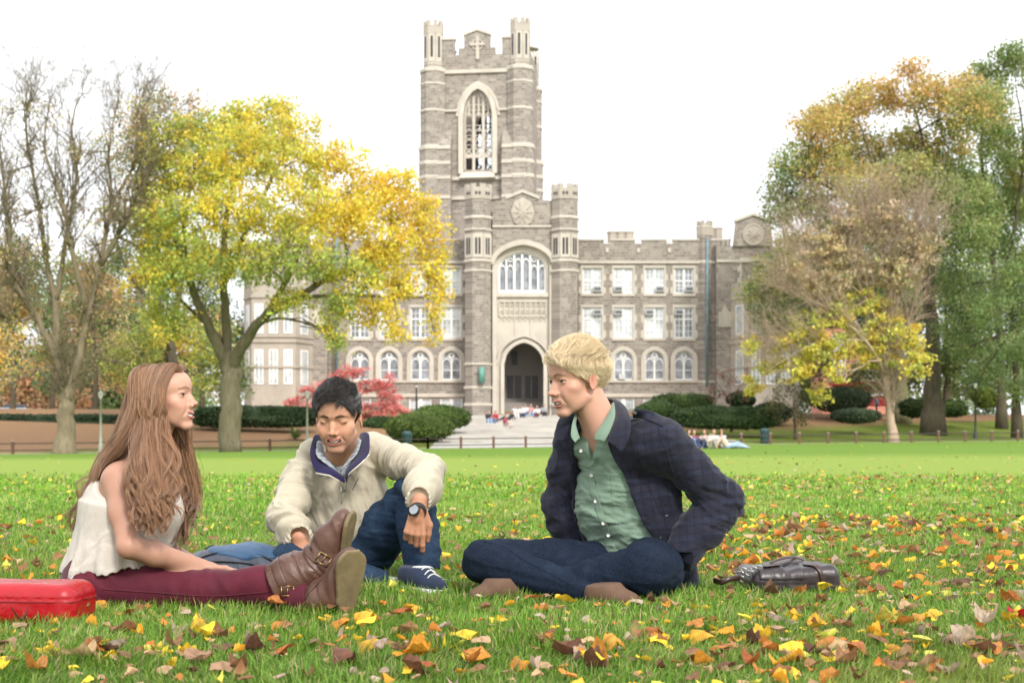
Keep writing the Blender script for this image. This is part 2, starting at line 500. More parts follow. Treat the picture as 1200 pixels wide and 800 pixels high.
        if self.p['open'] > 0:
            op = self.p['open']; zt, zb = -68+1.5*op, -71.5-5.5*op; sm = self.p['smile']
            mb = MB(); n = 12; w = 19+5*sm
            for k in range(n):
                x0, x1 = -w+2*w*k/n+.25, -w+2*w*(k+1)/n-.25
                def yy(x): return 88 - 16*(x/w)**2
                zc = lambda x: -1*sm+7.0*sm*(x/w)**2
                xm = (x0+x1)/2; h = (7.5 if 3 <= k <= 8 else 6)*min(1, .5+.5*op)
                V = []
                for (x, dz) in ((x0, .8), (xm, 0), (x1, .8)):
                    for (z, dy) in ((zt+2.5, -1), (zt-h*.4, .6), (zt-h+dz, 0)):
                        V.append(self.world((x, yy(x)+dy+(0.8 if x == xm else 0), z+zc(x))))
                F = [(0,1,4,3),(1,2,5,4),(3,4,7,6),(4,5,8,7)]
                mb.add(V, F)
            mb.build('teeth', M_['teeth'], parent, True)

def scalp_hair(H, n, region, flow, length, lift, width, col, colv, name, parent, mat, seed=1, K=7, curl=0.0, mm=1.04, jt=.07, ck=.3):
    """short hair: strands rooted on the skull where region(q) is true and combed along flow(q)"""
    rs = np.random.RandomState(seed); u = rs.normal(size=(n*3, 3)); u /= np.linalg.norm(u, axis=1, keepdims=True)
    # walk the ray from the skull's middle to the head surface
    r = np.full(len(u), 60.0); c0 = np.array([0, 0, 25.0])
    for _ in range(14):
        P = H.c + ((c0 + u*r[:, None])*MM*H.s) @ H.R.T
        r -= H.sdf(P.astype(f32))/(MM*H.s)*0.9
    q = c0 + u*r[:, None]
    keep = region(q); q = q[keep][:n]; u = u[keep][:n]; N = len(q)
    fl = flow(q); fl = fl - (fl*u).sum(1, keepdims=True)*u*0.6; fl /= np.linalg.norm(fl, axis=1, keepdims=True)+1e-9
    L = length(q)*rs.uniform(.75, 1.15, N); li = lift(q)*rs.uniform(.7, 1.3, N)
    jit = rs.normal(size=(N, 3))*jt
    # clumps: neighbours share a direction
    cl = np.stack([wob(q.astype(f32), .055, 5+i) for i in range(3)], 1)*ck
    d = fl + jit + cl; d /= np.linalg.norm(d, axis=1, keepdims=True)
    t = np.linspace(0, 1, K)[None, :, None]
    Pq = q[:, None]*1.0 + u[:, None]*(li[:, None, None]*(np.sin(t*2.2))) + d[:, None]*L[:, None, None]*t
    Pq = Pq - u[:, None]*(t**2)*(L[:, None, None]**2)/170*0.9        # follow the skull's curve
    Pq[..., 2] -= (t[..., 0]**2)*L[:, None]*0.10
    if curl:
        ph = rs.uniform(0, 6.28, N)[:, None]; Pq += curl*np.stack([np.sin(t[..., 0]*7+ph), np.cos(t[..., 0]*6+ph), np.sin(t[..., 0]*5+ph)], -1)*t
    W = H.c + (Pq*MM*H.s) @ H.R.T
    cc = np.array(col)*(1 + colv*rs.normal(size=(N, 1))) + 0
    return strands_mesh(name, W, width*rs.uniform(.7, 1.3, N), np.clip(cc, .003, 1), mat, parent)
# ------------------------------------------------------------------ cloth and hand helpers
def cfold(P, d, s, amp, seed=0, squeeze=.3):
    """creases running across direction d"""
    d = np.asarray(d, f32); d = d/np.linalg.norm(d)
    t = P @ d
    Q = P*f32(squeeze) + np.outer(t*(1-squeeze), d)
    n = wob(Q, s, seed)
    return -amp*(1-2*np.abs(n)) + amp*.35*wob(Q, s*2.3, seed+3)

def hand_parts(w, fwd, palm, side, curl=(.4, .5, .6, .7), thumb=.5, s=1.0, spread=.04):
    """w wrist point, fwd direction of the hand, palm = palm normal, side=+1/-1: thumb side = side*cross(fwd,palm)"""
    w = np.array(w, float); f = np.array(fwd, float); f /= np.linalg.norm(f)
    n = np.array(palm, float); n -= f*(n@f); n /= np.linalg.norm(n)
    l = np.cross(f, n)*side
    out = []
    def pt(a, b, c): return w + (f*a + l*b + n*c)*s
    out.append(('c', [pt(-.03, 0, 0), pt(.0, 0, 0), pt(.03, .0, 0)], [.026*s, .024*s, .028*s], (n, 1.35)))
    for k, (b, L) in enumerate(((.030, .078), (.010, .086), (-.010, .080), (-.028, .064))):
        base = pt(.088 - abs(b-.005)*.16, b, 0.0)
        out.append(('c', [pt(.012, b*.55, 0), base], [.0125*s, .0105*s], None))
        cu = curl[k]; d = f*math.cos(spread) + l*b*2.2; d /= np.linalg.norm(d)
        p = base; pts = [p]; rs = [.0105*s]; ang = cu*.75
        for j, (seg, r) in enumerate(((.5, .0092), (.28, .0083), (.22, .0070))):
            dd = d*math.cos(ang) + n*math.sin(ang)
            p = p + dd*L*seg*s; pts.append(p); rs.append(r*s); ang += cu*1.15
        out.append(('f', pts, rs, None))
    a = pt(.012, .020, .006); th = thumb
    d1 = f*.75 + l*.62*(1-th*.5) + n*.45*th; d1 /= np.linalg.norm(d1)
    d2 = f*.93 + l*.25*(1-th) + n*.35*th - l*.25*th; d2 /= np.linalg.norm(d2)
    b = a + d1*.046*s; c = b + d2*.032*s; e = c + (d2*.9+n*.3*th)*.026*s
    out.append(('f', [a, b, c, e], [.016*s, .0125*s, .0108*s, .0082*s], None))
    return out

def hand_sdf(P, parts):
    d = None
    for typ, pts, rs, fl in parts:
        e = chain(P, pts, rs, .006, fl)
        if d is None: d = e
        else: d = smin(d, e, .007 if typ == 'c' else .0035)
    return d

def near(P, c, r): return (np.abs(P-np.asarray(c, f32)).max(1) < r)

def lazy(P, d, fn, c, r, far=.02):
    """combine an expensive local field only near c"""
    m = near(P, c, r)
    e = np.full(len(P), 1e3, f32)
    if m.any(): e[m] = fn(P[m])
    e[~m] = np.maximum(np.abs(P[~m]-np.asarray(c, f32)).max(1) - r + far, far)
    return e

def sheet(name, rows, mat, parent, thick=.003, sub=2, smooth=True):
    """a thin cloth piece lofted through rows of points"""
    m = len(rows[0]); rows = [list(r) for r in rows]
    for c in range(m):
        last = next((r[c] for r in rows if r[c] is not None), None)
        for r in rows:
            if r[c] is None: r[c] = last
            last = r[c]
    rows = [r for r in rows if all(p is not None for p in r)]
    n = len(rows)
    if n < 2: print('SHEET LOST', name); return empty(name)
    V = [tuple(p) for r in rows for p in r]
    F = [(i*m+j, i*m+j+1, (i+1)*m+j+1, (i+1)*m+j) for i in range(n-1) for j in range(m-1)]
    me = bpy.data.meshes.new(name); me.from_pydata(V, [], F); me.update()
    me.polygons.foreach_set('use_smooth', [smooth]*len(F))
    o = link(name, me, mat, parent)
    so = o.modifiers.new('solid', 'SOLIDIFY'); so.thickness = thick; so.offset = 0
    su = o.modifiers.new('sub', 'SUBSURF'); su.levels = sub; su.render_levels = sub
    return o

def tint_all(c):
    return lambda V: np.tile(np.array(c, f32), (len(V), 1))

# ------------------------------------------------------------------ fabrics
def m_denim(name, c, fade, seam=1.0):
    q = Nodes(name); v = q.coords()
    f = q.noise(v, 7, 4, .6); f2 = q.noise(v, 260, 2, .7)
    base = q.ramp(f, [(.32, tuple(np.array(c)*.7)), (.55, c), (.75, fade)])
    base = q.mix(base, q.ramp(f2, [(.35, tuple(np.array(c)*.45)), (.7, tuple(np.array(fade)*1.25))]), .38)
    q.color(base); q.set(rough=.85, spec=.12)
    w = q.N.new('ShaderNodeTexWave'); w.inputs['Scale'].default_value = 260; w.inputs['Distortion'].default_value = 1.0
    w.wave_type = 'BANDS'; w.bands_direction = 'DIAGONAL'; q.li(v, w.inputs[0])
    b = q.bump(w.outputs['Fac'], .18, .0008)
    q.bump(q.noise(v, 38, 5, .65, .6), .35, .004, b)
    return q.m
def m_cloth(name, c, var=.1, rough=.8, weave=500, wr=.35, wd=.004, wscale=26, sheen=.1):
    q = Nodes(name); v = q.coords(); c = np.array(c)
    q.color(q.ramp(q.noise(v, 11, 4, .6), [(.3, tuple(c*(1-var))), (.7, tuple(c*(1+var)))]))
    q.set(rough=rough, spec=.25, sheen=sheen)
    b = q.bump(q.noise(v, weave, 2, .6), .25, .0007)
    q.bump(q.noise(v, wscale, 5, .6, .8), wr, wd, b)
    return q.m
def m_plaid(name, c, c2, c3, scale=1.0):
    """woven check: dark ground with two sets of crossing bands"""
    q = Nodes(name); v = q.coords(rot=(.1, .12, .35))
    s = q.N.new('ShaderNodeSeparateXYZ'); q.li(v, s.inputs[0])
    def band(o, per, w):
        x = q.math('MULTIPLY', o, 1/per*scale); x = q.math('FRACT', x); return q.math('LESS_THAN', q.math('ABSOLUTE', q.math('SUBTRACT', x, .5)), w)
    base = q.mix(c, c2, q.math('MULTIPLY', band(s.outputs[0], .052, .17), .8))
    base = q.mix(base, c3, q.math('MULTIPLY', band(s.outputs[2], .052, .14), .7))
    base = q.mix(base, tuple(np.array(c)*.4), q.math('MULTIPLY', band(s.outputs[2], .026, .10), .6))
    base = q.mix(base, tuple(np.array(c)*.4), q.math('MULTIPLY', band(s.outputs[0], .026, .10), .6))
    f = q.noise(v, 13, 5, .7); base = q.mix(base, tuple(np.array(c)), q.ramp(f, [(.35, (.85,)*3), (.65, (.1,)*3)]))
    q.color(base); q.set(rough=.82, spec=.25, sheen=.12)
    b = q.bump(q.noise(v, 420, 2, .6), .3, .0008); q.bump(q.noise(v, 24, 5, .6, .9), .5, .005, b)
    return q.m
def m_leather(name, c, var=.25, rough=.42):
    q = Nodes(name); v = q.coords(); c = np.array(c)
    q.color(q.ramp(q.noise(v, 18, 6, .65), [(.28, tuple(c*(1-var))), (.55, tuple(c)), (.78, tuple(c*(1+var*1.4)))]))
    r = q.ramp(q.noise(v, 30, 4), [(.3, (rough-.1,)*3), (.7, (rough+.15,)*3)]); q.li(r, q.b.inputs['Roughness'])
    x = q.N.new('ShaderNodeTexVoronoi'); x.inputs['Scale'].default_value = 330; q.li(v, x.inputs['Vector'])
    b = q.bump(x.outputs['Distance'], .18, .0008); q.bump(q.noise(v, 30, 6, .6, 1.0), .45, .005, b)
    return q.m
def m_lace(name, c):
    q = Nodes(name); v = q.coords()
    x = q.N.new('ShaderNodeTexVoronoi'); x.inputs['Scale'].default_value = 380; x.feature = 'DISTANCE_TO_EDGE'; q.li(v, x.inputs['Vector'])
    g = q.ramp(x.outputs['Distance'], [(.02, (1, 1, 1)), (.3, (0, 0, 0))])
    y = q.N.new('ShaderNodeTexVoronoi'); y.inputs['Scale'].default_value = 260; q.li(v, y.inputs['Vector'])
    c = np.array(c)
    q.color(q.mix(tuple(c*np.array([.80, .74, .68])), tuple(c), g)); q.set(rough=.85, spec=.2)
    h = q.mix(g, y.outputs['Distance'], .3)
    b = q.bump(h, .4, .001); q.bump(q.noise(v, 20, 4, .6, .7), .35, .005, b)
    return q.m
M_['lace'] = m_lace('cream_lace', (.56, .53, .485))
M_['maroon'] = m_cloth('maroon_twill', (.085, .008, .020), .2, .75)
M_['boot'] = m_leather('brown_leather', (.105, .050, .034))
M_['strap'] = m_leather('strap_leather', (.085, .040, .028))
M_['sole'] = m_simple('boot_sole', (.155, .115, .055), .7, .3, 14, .3, 60, .002)
M_['brass'] = m_simple('antique_brass', (.30, .20, .09), .35, .3, 90, metal=.9)
M_['khaki'] = m_cloth('khaki_windbreaker', (.455, .41, .315), .05, .62, 600, .3, .004, 22, .05)
M_['khaki_light'] = m_cloth('cream_windbreaker_sleeve', (.62, .58, .48), .05, .62, 600, .3, .004, 22, .05)
M_['navy_lining'] = m_cloth('navy_fleece_lining', (.014, .011, .055), .2, .9, 400, .3, .003, 60)
M_['plaid_shirt'] = m_plaid('grey_check_cotton', (.30, .33, .36), (.08, .11, .18), (.55, .55, .52), 3.0)
M_['jeans'] = m_denim('blue_denim', (.014, .030, .062), (.048, .085, .145))
M_['jeans_dark'] = m_denim('indigo_denim', (.0065, .0115, .024), (.026, .042, .075))
M_['green'] = m_cloth('sage_green_cotton', (.175, .255, .19), .10, .8, 450, .6, .004, 34)
M_['jacket'] = m_plaid('navy_check_wool', (.011, .012, .025), (.019, .017, .034), (.015, .021, .046))
M_['jacket_lining'] = m_cloth('dark_lining', (.012, .012, .022), .1, .6)
M_['tan_shoe'] = m_leather('tan_suede', (.125, .070, .042), .2, .8)
M_['tan_sole'] = m_simple('crepe_sole', (.15, .095, .06), .8, .15, 30)
M_['canvas_shoe'] = m_cloth('navy_canvas', (.020, .030, .062), .2, .85, 350)
M_['rubber_white'] = m_simple('white_rubber', (.62, .63, .62), .5, .12, 20)
M_['sock'] = m_cloth('grey_knit', (.42, .43, .46), .2, .9, 250, .5, .004, 60)
M_['button'] = m_simple('pearl_button', (.62, .62, .56), .25, .05, 60)
M_['dark_button'] = m_simple('dark_button', (.045, .035, .030), .3, .1, 60)
M_['metal'] = m_simple('zip_metal', (.50, .50, .48), .3, .1, 200, metal=.9)
M_['watch_face'] = m_simple('watch_face', (.32, .36, .40), .12, .15, 300)
M_['black_rubber'] = m_simple('black_rubber', (.016, .017, .018), .5, .2, 60)
M_['stitch'] = m_simple('stitching', (.30, .20, .10), .8, .1, 90)

def disc(name, c, n, r, t, mat, parent, seg=16):
    """small round button or dial"""
    n = np.array(n, float); n /= np.linalg.norm(n); R = frame(n) if abs(n[2]) < .95 else frame(n, (1, 0, 0)); c = np.array(c)
    V = []; 
    for k, (rr, h) in enumerate(((r, 0), (r, t*.7), (r*.8, t), (r*.55, t*.75))):
        for i in range(seg):
            a = 2*math.pi*i/seg; V.append(c + R[:, 0]*rr*math.cos(a) + R[:, 2]*rr*math.sin(a) + n*h)
    F = [(k*seg+i, k*seg+(i+1) % seg, (k+1)*seg+(i+1) % seg, (k+1)*seg+i) for k in range(3) for i in range(seg)]
    F += [tuple(3*seg+i for i in range(seg))]
    return MB().add(V, F).build(name, mat, parent, False)

def snap(o, p, d, n=0, off=0.0):
    """slide p along d on to the surface of sculpted object o; None if it passes by"""
    d = Vector(d).normalized(); h = BVH[o.name].ray_cast(Vector(p), d)
    return None if h[0] is None else np.array(h[0]) - np.array(d)*off

def seam(name, f, pts, dirv, mat, parent, r=.0016, n=40, off=.0005):
    """stitched seam lying on a garment: photo-plane points slid on to the surface"""
    P = catmull(pts, n); Q = [snap(f, p, view_dir(p), 25, off) for p in P]
    Q = [q for q in Q if q is not None]
    if len(Q) < 3: print('SEAM MISSED', name); return None
    return MB().tube(Q, r, 5).build(name, mat, parent, True)

J = at
EYE = np.array([0, 0, CAM_H])
def view_dir(p): d = np.asarray(p, float)-EYE; return d/np.linalg.norm(d)
def on(o, px, py, Y0=3.4, off=0.0):
    """the point of sculpted object o seen at photo pixel (px,py)"""
    d = view_dir(at(px, py, 2.0)); h = BVH[o.name].ray_cast(Vector(EYE), Vector(d))
    if h[0] is None: print('MISS', o.name, px, py); return at(px, py, Y0)
    return np.array(h[0]) - d*off

def shoe_frame(heel, toe, nrm):
    heel = np.array(heel, float); toe = np.array(toe, float)
    u = toe-heel; L = np.linalg.norm(u); u /= L
    w = np.array(nrm, float); w -= u*(w@u); w /= np.linalg.norm(w); v = np.cross(u, w)
    return heel, u, v, w, L           # w: direction the sole faces

def sole_sdf(P, fr, hw=.046, t=.012, heelblock=0.0):
    heel, u, v, w, L = fr; q = P-heel.astype(f32)
    a = q @ u.astype(f32)/L; b = q @ v.astype(f32); c = q @ w.astype(f32)
    x = np.clip(a, 0, 1)
    wid = hw*(0.74 + .30*np.sin(np.pi*np.clip((x-.25)/.9, 0, 1)) + .05*np.cos(x*6.28))
    e = np.sqrt(np.clip(1-np.clip((x-.8)/.235, 0, 1)**2, 0, 1))*np.sqrt(np.clip(1-np.clip((.22-x)/.235, 0, 1)**2, 0, 1))
    d2 = np.maximum(np.abs(b)-wid*e, np.maximum(a-1.02, -a-.02)*L)
    tt = t + heelblock*(a < .3)
    return smax(d2, np.maximum(c-tt, -c-.001), .005)

def foot_sdf(P, fr, ankle, hw=.046, high=.062, ra=.05):
    heel, u, v, w, L = fr
    def pt(a, b, c): return heel + u*a*L + v*b - w*c
    d = cone(P, pt(.16, 0, .035), pt(.45, 0, .045), .040*hw/.046, .040*hw/.046)
    d = smin(d, cone(P, pt(.45, 0, .034), pt(.74, .0, .024), .042*hw/.046, .036*hw/.046, (w, 1.25)), .02)
    d = smin(d, cone(P, pt(.70, .004, .024), pt(.86, .004, .020), .038*hw/.046, .028*hw/.046, (w, 1.3)), .015)
    d = smin(d, cone(P, pt(.20, 0, .06), ankle, .042*hw/.046, ra), .03)
    d = smin(d, cone(P, pt(.45, 0, .05), ankle, .032, ra*.8), .035)
    q = (P-heel.astype(f32)) @ w.astype(f32)
    return smax(d, q, .004)
# ================================================================== WOMAN in the lace top
def build_woman():
    H = Head(J(192, 464, 4.50), (1, -.16, .10), s=.98, smile=1.0, open=.95, lid=.26, ears=0, cran=.89, jaw=.84, face=.94, lip=.8, brow=.6, nose=.97, chin=.72, tip=4, cheek=1)
    pel = J(116, 688, 4.50)
    waist, chest, upc, nb = J(122, 655, 4.50), J(150, 605, 4.50), J(163, 568, 4.51), J(170, 537, 4.51)
    shn, shf = J(138, 562, 4.37), J(180, 556, 4.68)
    eln, wrn = J(151, 640, 4.27), J(236, 664, 4.42)
    elf, wrf = J(180, 635, 4.80), J(232, 664, 4.58)
    hipn, knn, ann = J(118, 688, 4.41), J(238, 692, 4.37), J(375, 676, 4.35)
    hipf, knf, anf = J(122, 686, 4.60), J(242, 690, 4.52), J(372, 703, 4.27)
    hn = hand_parts(wrn+np.array([0, .0, 0]), (.95, .30, -.10), (0, -.15, -1), 1, (.25, .3, .35, .4), .35, .88)
    hf = hand_parts(wrf, (.8, -.3, -.1), (0, 0, -1), -1, (.3, .35, .4, .45), .4, .88)
    def body(P):
        d = smin(ell(P, chest, (.125, .15, .14)), ell(P, waist, (.105, .13, .13)), .06)
        d = smin(d, ell(P, pel, (.11, .165, .09)), .06)
        d = smin(d, cone(P, shn+(0, .05, .0), shf-(0, .05, 0), .058, .058), .06)
        d = smin(d, cone(P, upc, nb+(0.006, 0, .02), .075, .052), .05)
        d = smin(d, cone(P, nb+(.003, 0, 0), H.world((0, -12, -60)), .050, .049), .03)
        d = smin(d, chain(P, [shn, (shn+eln)/2, eln], [.047, .039, .034], .03), .035)
        d = smin(d, chain(P, [eln, eln*.65+wrn*.35, wrn], [.036, .036, .0255], .02), .014)
        d = smin(d, chain(P, [shf, elf], [.048, .036]), .03)
        d = smin(d, chain(P, [elf, wrf], [.036, .025]), .012)
        for a, b, c in ((hipn, knn, ann), (hipf, knf, anf)):
            d = smin(d, chain(P, [a, b, b*.6+c*.4, c], [.072, .05, .045, .035]), .04)
        d = smin(d, lazy(P, d, lambda Q: hand_sdf(Q, hn), wrn+(.07, .02, -.02), .15), .012)
        d = smin(d, lazy(P, d, lambda Q: hand_sdf(Q, hf), wrf+(.07, -.02, -.02), .15), .012)
        d = smin(d, lazy(P, d, H.sdf, H.c+(0.01, 0, -.01), .15), .012)
        return d
    def col(V):
        c = H.tint(V, (.54, .315, .23), (.38, .12, .10), (.07, .035, .022), blush=.6, bw=.75)
        far = np.linalg.norm(V-H.c.astype(f32), axis=1) > .2
        c[far] = (.42, .24, .17)
        return c
    lo = np.array([-1.75, 4.1, -.05]); hi = np.array([-.4, 4.95, .85])
    root = sculpt('person', body, lo, hi, .0030, M_['skin'], None, colors=col)
    tag(root, 'long-haired young woman in cream lace top and maroon jeans sitting with legs stretched out', 'person')
    H.parts(root, look=(.3, 1, -.05))
    # ---- trousers
    def pants(P):
        d = ell(P, pel+(-.002, 0, .0), (.115, .18, .10))
        d = smin(d, ell(P, waist+(-.005, 0, -.015), (.10, .145, .06)), .05)
        d = smin(d, chain(P, [hipn+(0.02, 0, 0), hipn*.5+knn*.5, knn, knn*.5+ann*.5, ann], [.088, .074, .058, .051, .045], .03), .05)
        d = smin(d, chain(P, [hipf+(.02, 0, 0), hipf*.5+knf*.5, knf, knf*.5+anf*.5, anf], [.088, .073, .056, .050, .045], .03), .04)
        d = smax(d, (P[:, 2]-(waist[2]+.02)), .01)
        m = np.exp(-((P[:, 0]-knn[0]-.02)/.09)**2)
        d = d + cfold(P, (1, 0, .35), 30, .0034, 4)*(.35+m) + cfold(P, (.75, 0, .65), 22, .004, 9)*np.exp(-((P[:, 0]-pel[0]-.05)/.10)**2)
        return smax(d, P[:, 0]-J(362, 690, 4.33)[0], .003)
    pts = sculpt('trousers', pants, lo, hi, .0040, M_['maroon'], root)
    tag(pts, 'maroon jeans')
    pts['label'] = 'maroon slim jeans'
    seam('seam', pts, [J(120, 690, 4.2), J(180, 694, 4.2), J(250, 698, 4.2), J(316, 693, 4.2)], (0, 1, 0), M_['maroon'], pts, .0022)
    disc('button', on(pts, 84, 676), (-.35, -1, .2), .007, .003, M_['metal'], pts)
    # ---- lace top
    hemc = J(134, 662, 4.50)
    def top(P):
        d = ell(P, chest+(.0, 0, .01), (.145, .172, .15))
        d = smin(d, cone(P, upc, nb+(.012, -.005, -.005), .088, .060), .05)
        d = smin(d, ell(P, J(186, 600, 4.46), (.07, .085, .07)), .07)
        ax = np.array([.12, 0, 1.0]); ax /= np.linalg.norm(ax)
        q = P-chest.astype(f32); t = -(q @ ax.astype(f32)); u = np.clip(t/.17, 0, 1)
        cx = chest.astype(f32)-np.outer(t, ax.astype(f32))
        dx = (P-cx); ang = np.arctan2(dx[:, 1], dx[:, 0])
        fl = 1+ (.034*np.sin(ang*11+1.6*wob(P, 9, 2)) + .024*np.sin(ang*23+2))*u
        rr = np.sqrt(((dx[:, 0]+.006*u)/(.142+.026*u))**2+(dx[:, 1]/(.17+.018*u))**2)/fl
        sk = np.maximum((rr-1)*.15, -t-.03)
        d = smin(d, sk, .03)
        hem = hemc[2]-.004 + .006*np.sin(ang*9) + .003*np.sin(ang*46) - .05*np.clip(-(P[:, 0]-chest[0])*2.2, -.1, .35)
        d = smax(d, hem-P[:, 2], .002)
        d = d + cfold(P, (0, 1, .15), 26, .0035, 12)*.8
        # halter cut: shoulders and upper back stay bare
        d = smax(d, -ell(P, shn+(-.03, -.05, .05), (.085, .135, .105)), .006)
        d = smax(d, -ell(P, shf+(-.03, .05, .05), (.085, .13, .10)), .006)
        d = smax(d, -ell(P, J(120, 535, 4.51), (.14, .3, .075)), .006)
        d = smax(d, P[:, 2]-J(200, 527, 4.5)[2], .004)
        inner = ell(P, chest+(.0, 0, -.07), (.11, .14, .05))
        return d
    tp = sculpt('lace_top', top, lo, hi, .0032, M_['lace'], root)
    tp['label'] = 'cream lace halter top with flared scalloped hem'
    # ---- boots
    def boot(name, knee, ank, heel, toe, nrm, cuff_r, cuffpt, lab):
        fr = shoe_frame(heel, toe, nrm); heel_, u, v, w, L = fr
        ax = (ank-cuffpt)/np.linalg.norm(ank-cuffpt)
        def f(P):
            d = foot_sdf(P, fr, ank, .049, .065, .050)
            s = chain(P, [cuffpt, cuffpt*.5+ank*.5, ank], [cuff_r, cuff_r*.90, .053], .03)
            d = smin(d, s, .03)
            t = ((P-ank.astype(f32)) @ ax.astype(f32))
            d = d + cfold(P, ax+np.array([0, 0, .3]), 34, .0055, 21)*np.exp(-((t+.04)/.07)**2) + cfold(P, ax, 18, .003, 5)
            cut = -((P-cuffpt.astype(f32)) @ ax.astype(f32))
            d = smax(d, cut, .005)
            hole = smax(chain(P, [cuffpt-ax*.02, cuffpt+ax*.03], [cuff_r-.006]*2), -cut-.04, .004)
            return smax(d, -hole, .002)
        al = np.array([cuffpt-cuff_r, ank-.1, fr[0]-.09, fr[0]+u*L-.09]); ah = np.array([cuffpt+cuff_r, ank+.1, fr[0]+.09, fr[0]+u*L+.09])
        b = sculpt('boot', f, al.min(0)-.02, ah.max(0)+.02, .0028, M_['boot'], root)
        b['label'] = lab
        sculpt('sole', lambda P: sole_sdf(P, fr, .049, .013, .0)+.0005*wob(P, 60, 3), np.minimum(fr[0], fr[0]+u*L)-.09, np.maximum(fr[0], fr[0]+u*L)+.09, .0028, M_['sole'], b)
        return b, f, ax, fr
    ankn = J(378, 660, 4.35)
    bn, fn_, axn, frn = boot('n', knn, ankn, J(399, 664, 4.35), J(410, 600, 4.31), (.96, -.16, -.16), .074, J(322, 687, 4.35), 'brown boot with buckled straps resting on top of the other, toe up')
    bf, ff_, axf, frf = boot('f', knf, J(378, 704, 4.29), J(404, 716, 4.24), J(412, 645, 4.20), (.62, -.78, -.05), .050, J(334, 702, 4.42), 'brown boot underneath with its olive sole turned outward')
    def strap(f, c, ax, r, w, parent, b0, tilt=(0, 0, 0), name='strap', mat='strap', t=.003):
        """belt of leather round the boot at c, across axis ax"""
        ax = np.array(ax, float)+np.array(tilt); ax /= np.linalg.norm(ax); R = frame(ax)
        rows = []
        for k in range(28):
            a = 2*math.pi*k/27; dr = R[:, 0]*math.cos(a)+R[:, 2]*math.sin(a)
            row = []
            for o in (-.5, 0, .5):
                p0 = c + ax*w*o + dr*(r+.04)
                q_ = snap(f, p0, -dr, 22, .0022 if abs(o) > .2 else .003); row.append(p0-dr*.04 if q_ is None else q_)
            rows.append(row)
        return sheet(name, rows, M_[mat], parent, t, 1)
    def buckle(f, px, py, up, parent, s=1.0):
        p = on(f, px, py, 4.3, .005); n = -view_dir(p)
        R = frame(n, up); mb = MB(); q = []
        for (a, b) in ((-.019, -.015), (.019, -.015), (.019, .015), (-.019, .015), (-.019, -.015), (.019, -.015)):
            q.append(p + R[:, 0]*a*s + R[:, 2]*b*s)
        for i in range(4): mb.tube([q[i], q[i+1]], .0026, 6)
        mb.tube([q[0]*.5+q[1]*.5, q[2]*.5+q[3]*.5], .002, 5)
        return mb.build('buckle', M_['brass'], parent, True)
    strap(bn, J(337, 684, 4.35), axn, .075, .030, bn, 0)
    strap(bn, J(376, 657, 4.35), axn, .06, .020, bn, 0, tilt=(0, 0, .55))
    buckle(bn, 337, 692, (0, 0, 1), bn, .95); buckle(bn, 379, 655, (.5, 0, .8), bn, 1.0)
    strap(bf, J(372, 700, 4.29), axf, .07, .020, bf, 0, tilt=(0, 0, -.6))
    # ---- long wavy hair
    rs = np.random.RandomState(7)
    P_ = lambda *a: J(*a)
    def hw(x, y, z): return H.world((x, y, z))
    def topz(y): return 85-.011*max(0, y-10)**1.75*1.0-max(0, -y)*.10
    locks = []   # (guide, r0, rmid, r1, n)
    part = [(8, 60), (6, 30), (4, 0), (2, -30), (0, -60)]
    # near (camera) side: from the parting over the ear, in front of the near shoulder
    ends = [(196, 590, 4.24), (186, 618, 4.21), (176, 606, 4.20), (166, 614, 4.20), (201, 600, 4.26), (180, 628, 4.21), (190, 606, 4.22), (160, 598, 4.20), (171, 622, 4.20), (190, 622, 4.22)]
    mids = [(193, 555, 4.32), (184, 558, 4.29), (172, 552, 4.28), (163, 556, 4.28), (196, 545, 4.33), (178, 570, 4.27), (188, 578, 4.28), (158, 550, 4.29), (168, 575, 4.26), (192, 565, 4.30)]
    side = 1.0
    nearx = 1 if (H.R[:, 0] @ np.array([0, -1, 0])) > 0 else -1
    for i, (e, m) in enumerate(sorted(zip(ends, mids), key=lambda q: -q[1][0])):
        y0 = 66-14*i; y0 = max(y0, -70)
        front = 38-9.5*i
        g = [hw(nearx*6, y0, topz(y0)), hw(nearx*50, y0*.85-2, 84), hw(nearx*(80), front*.85-8, 20), hw(nearx*(88), front*.8-10, -38), hw(nearx*88, front*.7-12, -95), P_(*m), P_(m[0]*.45+e[0]*.55, m[1]*.45+e[1]*.55, (m[2]+e[2])/2), P_(*e)]
        locks.append((g, .009, .0155, .009, 430))
    # far side, showing in front of the neck and chest
    for i, (m, e) in enumerate((((216, 560, 4.62), (214, 642, 4.46)), ((222, 570, 4.62), (222, 632, 4.47)), ((211, 548, 4.60), (208, 618, 4.44)), ((224, 560, 4.64), (226, 604, 4.50)), ((214, 575, 4.6), (203, 640, 4.45)))):
        y0 = 60-20*i
        g = [hw(-nearx*2, y0, topz(y0)), hw(-nearx*50, y0*.85-2, 84), hw(-nearx*80, 20-9*i, 15), hw(-nearx*83, 12-9*i, -40), hw(-nearx*72, 18-5*i, -95), P_(*m), P_(m[0]*.4+e[0]*.6, m[1]*.4+e[1]*.6, m[2]), P_(*e)]
        locks.append((g, .009, .018, .008, 330))
    # down the back, in one slope from the crown
    for i, (xx, m0, m1, m2, e) in enumerate((
            (60, (158, 474, 4.43), (146, 512, 4.41), (124, 548, 4.43), (92, 635, 4.5)),
            (30, (154, 472, 4.48), (141, 512, 4.48), (116, 556, 4.48), (82, 622, 4.46)),
            (0, (152, 474, 4.54), (139, 516, 4.54), (114, 560, 4.54), (98, 612, 4.56)),
            (-30, (154, 476, 4.59), (141, 520, 4.58), (118, 562, 4.58), (102, 640, 4.6)),
            (-65, (162, 480, 4.62), (150, 525, 4.60), (130, 565, 4.60), (110, 630, 4.62)))):
